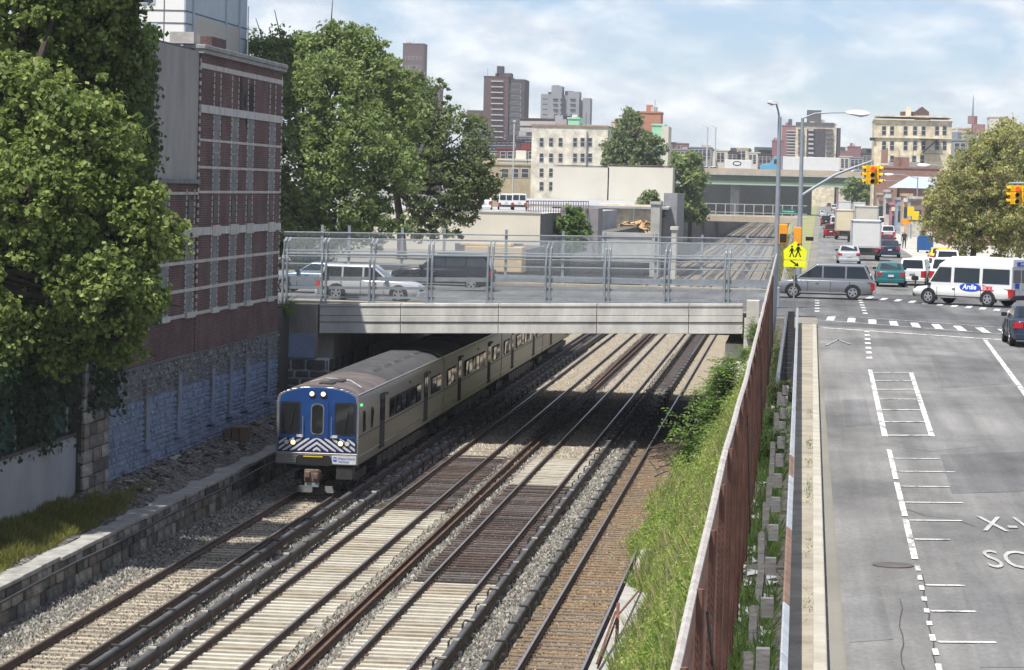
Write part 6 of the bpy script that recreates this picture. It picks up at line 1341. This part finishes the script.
# cream four-storey house
YC4 = 510; t = building('cream_house', 'cream four storey apartment house with paired dark windows', 532, 608, 127, YC4, 16, CRM2, roof=mat('brown_coping', (.30, .20, .15), .9, var=.2)); me = win_me(.62, 1.35, WFR, WIN_D, .09)
windows(t, me, (541.5, 551, 560.5, 575, 582.5, 590), (142, 157.5, 172.5, 186), YC4)
s = MB(); p = PY(587, 140, YC4); s.tube([(p.x, YC4-.3, 0), (p.x, YC4-.3, p.z+1.5)], .12, 6); s.build('vent_pipe', GALV, t)
GRNM = mat('mint_cladding', (.33, .60, .42), .8, var=.08); t = building('green_structure', 'mint green rooftop structure behind the cream house', 568, 579.5, 119, 600, 8, GRNM, z0=15); block(t, 579, 606, 124.5, 132, 602, 6, GRNM, 'long_box'); block(t, 572, 577, 114.5, 119, 602, 2, WHW, 'tank')
t = building('green_block', 'green sided block behind the pointed tree', 652, 664, 125.5, 620, 14, GRNM); block(t, 662, 667, 126, 190, 618, 14, WHW, 'white_side')
building('orange_block', 'orange brick rooftop block behind the pointed tree', 634, 661, 113, 640, 10, mat('orange_brick', (.42, .20, .13), .9, var=.1)); building('cream_rooftop', 'small cream rooftop behind the pointed tree', 612, 630, 122, 650, 8, CRM)
# white warehouse
YW2 = 430; t = thing('white_warehouse', 'long windowless white warehouse with a seam down the middle', 'building', (PY(612, 200, YW2).x, YW2+6, 0))
for a, b in ((553, 607.3), (608, 671)): block(t, a, b, 166, 240, YW2, 12, WHW, 'wall_panel'); block(t, a, b, 165, 166, YW2-.1, 12, mat('brown_coping', (.3, .2, .15)), 'coping')
ROOFG = mat('grey_flat_roof', (.34, .35, .37), .9, var=.25, scale=.3); a, b = PY(496, 203, 395), PY(680, 203, 395); zr2 = a.z
s = MB(); s.hexa([(a.x, 395, zr2-.3), (b.x-1.5, 395, zr2-.3), (b.x-1.5, YW2-.05, zr2+.25), (a.x, YW2-.05, zr2+.25), (a.x, 395, zr2), (b.x-1.5, 395, zr2), (b.x-1.5, YW2-.05, zr2+.6), (a.x, YW2-.05, zr2+.6)]); s.build('low_roof', ROOFG, t)
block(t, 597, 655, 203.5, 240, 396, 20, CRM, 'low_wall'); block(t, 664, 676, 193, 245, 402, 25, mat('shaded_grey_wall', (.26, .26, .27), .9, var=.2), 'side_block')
for px in (590, 634): s = MB(); p = PY(px, 214, 394); s.tube([(p.x, 394, 0), (p.x, 394, p.z+.8)], .1, 6); s.build('vent_pipe', GALV, t)
# concrete deck building past the bridge with parked cars
YD = 242; DW = mat('deck_wall_cream', (.60, .555, .46), .9, var=.1, scale=.25); a, b = PY(440, 211, YD), PY(540.5, 211, YD); zd = a.z
dk = thing('deck_building', 'cream walled parking deck beyond the bridge with dark openings', 'building', ((a.x+b.x)/2, YD+6, 0)); s = MB(); s.box(a.x-6, b.x, YD, YD+14, 0, zd); s.build('wall', DW, dk)
s = MB(); s.box(b.x+.002, b.x+.05, YD+.2, YD+26, -3, zd-.05); s.build('side_wall', mat('shaded_side_wall', (.13, .135, .14), .9, var=.3, scale=.6), dk); s = MB(); s.box(a.x-6, b.x-.02, YD+14.01, YD+26, 0, zd-.03); s.build('rear_deck', DW, dk)  # side wall coloured dark for the shade on this side of the deck
s = MB(); s.box(a.x-6, b.x+.1, YD-.08, YD+.3, zd+.002, zd+.16); s.build('coping', CONC_L, dk)
for x0, x1 in ((455, 491), (494, 523)): block(dk, x0, x1, 243, 262, YD-.03, .1, mat('dark_opening', (.05, .052, .06), .8, var=.2), 'opening')
zv = PY(506, 210, 342).z; s = MB(); s.box(-70, -24, YD+26.01, 392, 0, zv); s.build('upper_deck', ROOFG, dk)
block(dk, 560.5, 597, 207.5, 262, 262, 6, mat('purple_grey_wall', (.24, .225, .235), .9, var=.15), 'end_wall')
PICK = mat('rail_picket_rust', (.16, .10, .08), .8, .2, var=.3); pf = thing('picket_fence', 'thin rusty picket railing on the deck edge', 'fence', (b.x, YD+1, zd))
for k in range(26):
    s = MB(); x = PY(526+k*2.5, 205, YD+3+k*.7).x; y = YD+3+k*.7; s.box(x-.03, x+.03, y-.03, y+.03, zd-.1, zd+1.0); s.build('picket', PICK, pf)
s = MB(); xa_, xb_ = PY(526, 205, YD+3).x, PY(526+25*2.5, 205, YD+20.5).x; s.tube([(xa_, YD+3, zd+1), (xb_, YD+20.5, zd+1)], .035, 5); s.tube([(xa_, YD+3, zd+.15), (xb_, YD+20.5, zd+.15)], .03, 5); s.build('rail', PICK, pf)
for i, (px, m) in enumerate(((484, WHITEP), (506, WHITEP), (519, WHITEP))):
    p = PY(px, 206, 342); zdv = PY(px, 210, 342).z; vehicle('van' if i else 'suv', 'parked_van', ('leftmost white vehicle parked on the deck by the tree', 'middle white van parked on the deck', 'rightmost white van parked on the deck')[i], 'van', (p.x, 342, zdv+.02), PI/2+.1, 4.8, 1.9, 1.9, m, 'white vehicles on the parking deck')
# rubbish heap and concrete block by the cutting
TANS = mat('scrap_tan', (.48, .33, .17), .9, var=.35, scale=1.5); s = MB()
for k in range(90):
    p = PY(random.uniform(622, 650), random.uniform(222, 231), 385); q = random.uniform(.3, .9); s.hexa([p+Vector((random.uniform(-q, q), random.uniform(-q, q), random.uniform(-q, q)*.5)) for _ in range(8)])
o = stuff(s.build('scrap_heap', TANS)); tag(o, 'heap of tan scrap behind the concrete buttress past the bridge', 'scrap')
building('concrete_buttress', 'tall grey concrete buttress beside the cutting', 651, 660, 204.5, 370, 6, CONC, cat='wall', z0=-5.5); building('concrete_buttress', 'short pale concrete buttress at the foot of the slender tree', 671.5, 676.5, 230, 330, 4, CONC_L, cat='wall', z0=-5.5)
building('yard_wall', 'low grey yard wall behind the far bridge fence', 597, 652, 236, 300, 1, CONC, cat='wall', z0=-2)
s = MB(); p = PY(500, 258, 172); s.box(p.x-2.1, p.x+1.3, 172, 174.5, .35, 1.85); s.box(p.x-2.4, p.x+.6, 172.2, 174.3, 1.86, 2.05); single(s, 'tan_container', mat('tan_tarp', (.55, .42, .25), .9, var=.15), 'tan covered container behind the far bridge fence', 'container', (p.x, 173, 0), bevel=.05)
# ------------------------------------------------------------------ second bridge and highway
BEI = mat('beige_concrete', (.44, .37, .28), .9, var=.2, scale=.2); YB2 = 640
t = thing('far_bridge', 'distant beige bridge over the tracks with a white railing', 'bridge', (-10, YB2, -1)); xa_, xb_ = -26, 1.8
s = MB(); s.box(xa_, xb_, YB2, YB2+14, -1.0, .25); s.build('girder', BEI, t)
for k in range(14): s = MB(); x = xa_+k*2.05; s.box(x-.09, x+.09, YB2+.1, YB2+.3, .25, 2.9); s.build('post', WFR, t)
for z in (.5, 1.0, 2.8): s = MB(); s.box(xa_, xb_, YB2+.15, YB2+.25, z-.07, z+.07); s.build('rail', WFR, t)
GIRG = mat('green_girder', (.14, .185, .13), .7, var=.15, scale=.1); YH = 740
hw_ = thing('highway_overpass', 'green girder highway overpass crossing the far end of the street', 'bridge', (0, YH, 0)); za, zb2, zc2 = PY(790, 186, YH).z, PY(790, 176.5, YH).z, PY(790, 170, YH).z; xa_, xb_ = PY(600, 180, YH).x, PY(1040, 180, YH).x
s = MB(); s.box(xa_, xb_, YH, YH+1, za, zb2); s.build('girder', GIRG, hw_); s = MB(); s.box(xa_, xb_, YH-.25, YH+1, za-.02, za+.35); s.build('flange', mat('pale_green_steel', (.34, .44, .33), .7, var=.1), hw_)
s = MB(); s.box(xa_, xb_, YH-.6, YH+26, zb2+.002, zb2+.5); s.build('deck', CONC, hw_); s = MB(); s.box(xa_, xb_, YH-.6, YH-.2, zb2+.502, zc2); s.build('parapet', BEI, hw_); s = MB(); s.box(xa_, xb_, YH+25, YH+26, za, zb2); s.build('girder', GIRG, hw_)
s = MB(); s.box(PY(600, 190, YH+30).x, PY(812, 190, YH+30).x, YH+30, YH+31, -.5, za+1); s.build('abutment', mat('underpass_shade', (.055, .06, .06), .9, var=.3, scale=.2), hw_)  # dark sheet added behind the girders for the shade under the highway
for px in (735, 880, 912):
    x = PY(px, 190, YH+3).x; s = MB(); s.box(x-1.1, x+1.1, YH+3, YH+5, -.5, za); s.build('column', CONC, hw_)
zdk = zb2+.52
def hwtruck(px0, px1, pyt, m, label, logo=False, tractor=None):
    a, b = PY(px0, pyt, YH+5), PY(px1, pyt, YH+5); t = thing('trailer_truck', label, 'truck', ((a.x+b.x)/2, YH+5, zdk), group='trucks on the highway'); s = MB(); s.box(a.x, b.x, YH+4, YH+6.6, zdk+1.1, a.z); s.build('trailer', m, t, bevel=.1)
    for x in (a.x+1.2, a.x+2.4, b.x-1.2, b.x-2.4): s = MB(); s.tube([(x, YH+3.9, zdk+.5), (x, YH+4.2, zdk+.5)], .5, 12); s.build('wheel', BLACK, t)
    if logo:
        c = ((a.x+b.x)/2-.3, (zdk+1.1+a.z)/2+.2); s = MB(); s.prism([(c[0]+1.1*math.cos(2*PI*k/20), c[1]+.6*math.sin(2*PI*k/20)) for k in range(20)], lambda u, v, w: (u, w, v), YH+3.96, YH+3.99); g = s.build('oval_logo', BLK, t); s = MB(); s.prism([(c[0]+.85*math.cos(2*PI*k/20), c[1]+.38*math.sin(2*PI*k/20)) for k in range(20)], lambda u, v, w: (u, w, v), YH+3.94, YH+3.97); s.build('oval_inner', WHITEP, g)
    if tractor:
        q0, q1 = PY(tractor[0], 160, YH+5).x, PY(tractor[1], 160, YH+5).x; LB_ = paint('light_blue', (.12, .34, .50), .1, .4); s = MB(); z2 = a.z-.1; h = z2-zdk
        s.prism([(q1, zdk+.7), (q1, z2), (q1-(q1-q0)*.35, z2), (q1-(q1-q0)*.55, zdk+h*.62), (q0, zdk+h*.5), (q0, zdk+.7)], lambda u, v, w: (u, w, v), YH+4.1, YH+6.5); c = s.build('tractor_cab', LB_, t, bevel=.1); s = MB(); s.box(q1-(q1-q0)*.36, q1-(q1-q0)*.2, YH+4.05, YH+4.12, zdk+h*.6, zdk+h*.85); s.build('side_window', GLASS, c)
        for x in (q0+.9, q1-1.2): s = MB(); s.tube([(x, YH+3.9, zdk+.5), (x, YH+4.2, zdk+.5)], .5, 12); s.build('wheel', BLACK, t)
hwtruck(725, 752, 159.5, WHITEP, 'white trailer truck with a dark oval logo on the highway', True); hwtruck(783, 840, 156.5, WHITEP, 'white semi trailer pulled by a light blue tractor on the highway', False, (760, 782))
for i, px in enumerate((697, 707, 715, 846, 858)):
    p = PY(px, 168, YH+9); vehicle(('sedan', 'suv')[i % 2], 'highway_car', ('leftmost car on the highway overpass', 'second car from the left on the highway', 'third car from the left on the highway before the oval logo truck', 'car just right of the white semi trailer on the highway', 'rightmost car on the highway overpass')[i], 'car', (p.x, YH+9, zdk), 0, 4.6, 1.8, 1.6, (WHITEP, SILV, WHITEP, REDP, SILV)[i], 'cars on the highway')
for i, px in enumerate((706.5, 714.5)):
    p = PY(px, 170, YH+20); s = MB(); z2 = PY(px, 127, YH+20).z; s.tube([(p.x, YH+20, zdk), (p.x, YH+20, z2)], .18, 6); s.tube([(p.x, YH+20, z2), (p.x-1.5, YH+20, z2+.5)], .1, 5); single(s, 'highway_lamp', WFR, ('left slim white lamp post on the highway', 'right slim white lamp post on the highway')[i], 'lamp post', (p.x, YH+20, zdk), 'highway lamps')
p = PY(513, 180, 500); s = MB(); z2 = PY(513, 122, 500).z; s.tube([(p.x, 500, 0), (p.x, 500, z2)], .13, 6); s.box(p.x-.25, p.x+.25, 499.8, 500.2, z2, z2+.3); single(s, 'tall_lamp', WFR, 'tall slim white lamp post in front of the brick tower', 'lamp post', (p.x, 500, 0))
# ------------------------------------------------------------------ right background
PNK = mat('pink_brick', (.30, .16, .15), .9, var=.1, scale=.05); PNK2 = mat('rose_brick', (.26, .12, .125), .9, var=.1, scale=.05); YT = 1300; DKB = mat('charcoal_clad', (.10, .095, .10), .9, var=.1)
t = building('striped_tower', 'cream and charcoal apartment tower with stacked balconies beyond the highway', 796, 836.5, 124, YT, 16, CRM); block(t, 807, 821, 110, 124, YT+3, 10, DKB, 'rooftop_block'); block(t, 796, 834.5, 122, 126.5, YT-.3, .5, DKB, 'top_band'); block(t, 837, 839, 128, 190, YT+1, 14, BRN2, 'side_wall')
for a, b in ((807, 815), (816.5, 824.5)): block(t, a, b, 128.5, 175, YT-.3, .5, BRN2, 'dark_stripe')
for k in range(7):
    for a, b in ((798, 803.5), (808.5, 813.5), (826, 833)): block(t, a, b, 129+k*4.6, 131+k*4.6, YT-1.2, 1, WFR if a == 808.5 else DKB, 'balcony')
t = building('pink_tower', 'pinkish tower with white balcony stripes left of the striped tower', 782, 796.5, 126, 1350, 14, PNK); block(t, 788.5, 792, 119, 126, 1352, 5, DKB, 'rooftop_block')
for k in range(9): block(t, 786.5, 795.5, 130+k*3, 131.4+k*3, 1349, .8, WFR, 'balcony')
building('rose_block', 'plain rose brick block at the left of the pink tower', 772, 784, 141, 1320, 12, PNK2)
building('rose_block', 'low rose brick block just left of the cream corner building', 848, 861, 147, 1400, 12, PNK2); building('rose_block', 'long low rose block between striped tower and cream building', 838, 852, 151.5, 1420, 12, PNK)
far = [(668, 690, 150, 'grey'), (690, 712, 148, 'grey'), (700, 716, 152, 'cream'), (716, 728, 151, 'white'), (728, 738, 153, 'brown'), (737, 748, 149.5, 'cream'), (748, 760, 153, 'white'), (758, 772, 155, 'brown'), (840, 852, 157, 'white'), (850, 864, 158, 'grey'), (862, 875, 154, 'brown'), (664, 676, 143, 'brown'), (676, 688, 144, 'rose')]
fm = {'grey': GRYT, 'cream': CRM, 'white': WHW, 'brown': BRN, 'rose': PNK2}; lab = ['just right of the green block', 'behind the slender tree', 'left end of the highway skyline', 'above the highway cars', 'behind the oval logo truck', 'tallest behind the oval logo truck', 'right of the oval logo truck', 'before the grey lamp post', 'right of the striped tower', 'above the highway right end', 'touching the cream corner building', 'at the right of the green block, higher', 'next to it on the right, higher']
for (a, b, yt, c), lb in zip(far, lab):
    Yk = random.uniform(950, 1150); t = building('distant_house', '%s distant building %s' % (c, lb), a, b, yt, Yk, 10, fm[c], group='distant skyline houses'); windows(t, win_me(1.0, 1.5), [a+2.5+k*4 for k in range(int((b-a-2)/4))], (yt+4, yt+8.5), Yk)
hl = MB(); 
for k in range(60):
    x = PY(660+k*4, 160, 1500).x; z = PY(0+660+k*4, 152+3*math.sin(k*.9)+2*math.sin(k*2.1), 1500).z
    hl.box(x-5, x+5, 1500, 1540, 0, z)
o = hl.build('hills', mat('far_green_hill', (.06, .085, .06), .95, var=.4, scale=.02)); struct(o)
# cream corner building on the right
YR = 650; t = building('corner_building', 'cream brick corner building with cornices and a fire escape', 874.5, 952, 121.5, YR, 18, CRM); me = win_me(.8, 1.85, WFR, WIN_D, .1)
block(t, 873.5, 953, 119.2, 121.3, YR-.5, 2, CONC_L, 'cornice'); block(t, 873.5, 953, 137.5, 138.8, YR-.35, .6, CONC_L, 'belt_course'); block(t, 876, 952, 115, 118, YR+.4, 17, CRM, 'parapet')
block(t, 901, 929, 111.5, 116, YR+5, 6, BRN, 'penthouse'); block(t, 906, 911, 106.8, 116, YR+4, 3, WHW, 'chimney'); 
a = PY(922, 112, YR+5); s = MB(); s.prism([(a.x-1.6, a.z), (a.x+1.6, a.z), (a.x, a.z+1.2)], lambda u, v, w: (u, w, v), YR+5, YR+8); s.build('gable', BRN, t)
windows(t, me, (884, 892, 905.5, 915, 923.5, 937, 944.5), (130.5, 145.5), YR); windows(t, me, (892, 904, 914, 922), (160,), YR)
block(t, 881.5, 887.5, 148, 168, YR-.05, .1, mat('bricked_patch', (.28, .17, .14), .9, var=.1), 'bricked_opening')
for z in (139.5, 153.5): block(t, 920, 940, z-.4, z+.4, YR-1.3, 1.2, DARK, 'fire_escape_landing')
s = MB(); a, b = PY(922, 153, YR-1), PY(938, 139.5, YR-1); s.tube([a, b], .15, 5); s.build('fire_escape_stair', DARK, t); block(t, 870, 875, 137.5, 140.5, YR-.5, 2, DARK, 'corner_balcony')
building('brick_row', 'brown brick row building below the cream corner building', 876, 940, 168.5, 560, 12, mat('row_brick', (.26, .15, .12), .9, var=.2)); building('white_parapet', 'white parapet strip in front of the cream corner building', 882, 922, 165.5, 600, 4, WHW)
# shed with a blue grey roof, shop fronts
a, b = PY(893, 189, 450), PY(945, 189, 450); zr3 = PY(905, 188, 450).z; zt3 = PY(905, 176, 450).z; t = thing('shed', 'brick shed with a pale blue-grey pitched roof', 'building', ((a.x+b.x)/2, 452, 0)); s = MB(); s.box(a.x+1, b.x, 450, 462, 0, zr3); s.build('wall', mat('row_brick', (.26, .15, .12)), t)
s = MB(); s.add([(a.x-.3, 449.5, zr3), (b.x, 449.5, zr3), (b.x, 456, zt3), (a.x+2.5, 456, zt3), (a.x-.3, 463, zr3)], [(0, 1, 2, 3), (0, 3, 4)]); s.build('roof', mat('slate_blue_roof', (.36, .42, .50), .6, var=.1), t)
cl = [(878, 886, 195, 470, (.5, .42, .25), 'tan shop front with its sign band, left of the row'), (885, 892, 192, 455, (.6, .55, .5), 'pale shop front between two signs'), (891, 898, 205, 430, (.45, .06, .12), 'shop front with red and pink awning'), (897, 905, 200, 415, (.25, .33, .45), 'blue grey shop front'), (903, 912, 196, 400, (.62, .36, .12), 'orange shop front nearest the yellow sign'), (910, 922, 199, 385, (.55, .5, .42), 'beige shop front by the street tree')]
for i, (px0, px1, yt, Y, c, lb) in enumerate(cl):
    t = building('shop_front', lb, px0, px1, yt, Y, 8, mat('shop_%d' % i, tuple(.55*q+.14 for q in c), .8, var=.3), group='shop fronts on the right pavement'); block(t, px0+.6, px1-.6, yt+2, yt+6, Y-.3, .3, (PNK, TWHITE, CREAM, GRYT, TWHITE, BRN)[i], 'sign_band'); block(t, px0+1, px1-1, yt+11, yt+22, Y-.05, .1, WIN_D, 'shop_window')
YSG = mat('yellow_signboard', (.75, .50, .02), .6, var=.05); t = thing('yellow_sign', 'stepped bright yellow sign above the orange shop', 'sign', (PY(912, 215, 370).x, 370, 0)); block(t, 907.5, 914, 206.5, 216, 370, .4, YSG, 'sign_panel'); block(t, 912, 919, 211, 220, 369.5, .4, YSG, 'sign_panel'); block(t, 902, 911, 219.5, 224, 370.3, .4, ORANGE, 'sign_panel'); block(t, 910.3, 911, 224, 250, 370.2, .2, GALV, 'post')
# round building with mast, white blocks
YRD = 1200; a, b = PY(952, 127, YRD), PY(984, 127, YRD); c = ((a.x+b.x)/2-3, YRD+12); r = (b.x-a.x)*.55; t = thing('round_building', 'round cream building with horizontal bands and a mast', 'building', (c[0], c[1], 0))
s = MB(); s.tube([(c[0], c[1], 0), (c[0], c[1], a.z)], r, 28); s.build('drum', CRM, t, smooth=True)
for k in range(6): z = a.z-.6-k*1.6; s = MB(); s.tube([(c[0], c[1], z-.2), (c[0], c[1], z+.2)], r+.15, 28); s.build('band', mat('band_tan', (.42, .36, .30)), t)
block(t, 973, 984.5, 124, 150, YRD-2, 10, PNK, 'side_wing'); p = PY(972.5, 120, YRD); s = MB(); s.tube([(p.x, YRD, p.z-1.6), (p.x, YRD, p.z+1.6)], 1.9, 10); s.build('mast_base', PNK, t); s = MB(); s.tube([p, PY(973.5, 95, YRD)], [.5, .1], 5); s.build('mast', GALV, t)
t = building('white_block', 'plain white building above the street tree', 990, 1005, 117.5, 900, 14, WHW); block(t, 1003, 1016, 116, 160, 905, 14, mat('pale_grey_block', (.62, .62, .62), .9, var=.05), 'grey_wing')
t = building('grey_flats', 'grey flats between round building and street tree', 952, 992, 141, 800, 12, GRYT); windows(t, win_me(1.2, 2.0), (957, 963, 970, 978), (147, 153), 800); p = PY(959, 135, 790); s = MB(); s.tube([(p.x, 802, p.z-1.5), (p.x, 802, p.z+1), (p.x, 802, p.z+1.8)], [1.2, 1.2, .1], 10); s.build('water_tank', GALV, t)
# right side block closing the pavement behind the street trees
building('right_row', 'brown brick street row behind the street trees', 945, 1060, 175, 330, 20, mat('row_brick', (.26, .15, .12)))
# ------------------------------------------------------------------ haze
s = MB(); s.box(-260, 260, -5, 1600, -8, 95); hz = s.build('haze', None)
hz.data.materials.clear(); hm = bpy.data.materials.new('thin_haze'); hm.use_nodes = True; hn = hm.node_tree; hn.nodes.clear(); ho = hn.nodes.new('ShaderNodeOutputMaterial'); hv = hn.nodes.new('ShaderNodeVolumePrincipled')
hv.inputs['Color'].default_value = (.86, .91, 1, 1); hv.inputs['Density'].default_value = .00014; hv.inputs['Anisotropy'].default_value = .2; hn.links.new(hv.outputs[0], ho.inputs['Volume']); hz.data.materials.append(hm); stuff(hz)
tag(hz, 'thin pale haze hanging in the air over the whole view', 'haze')
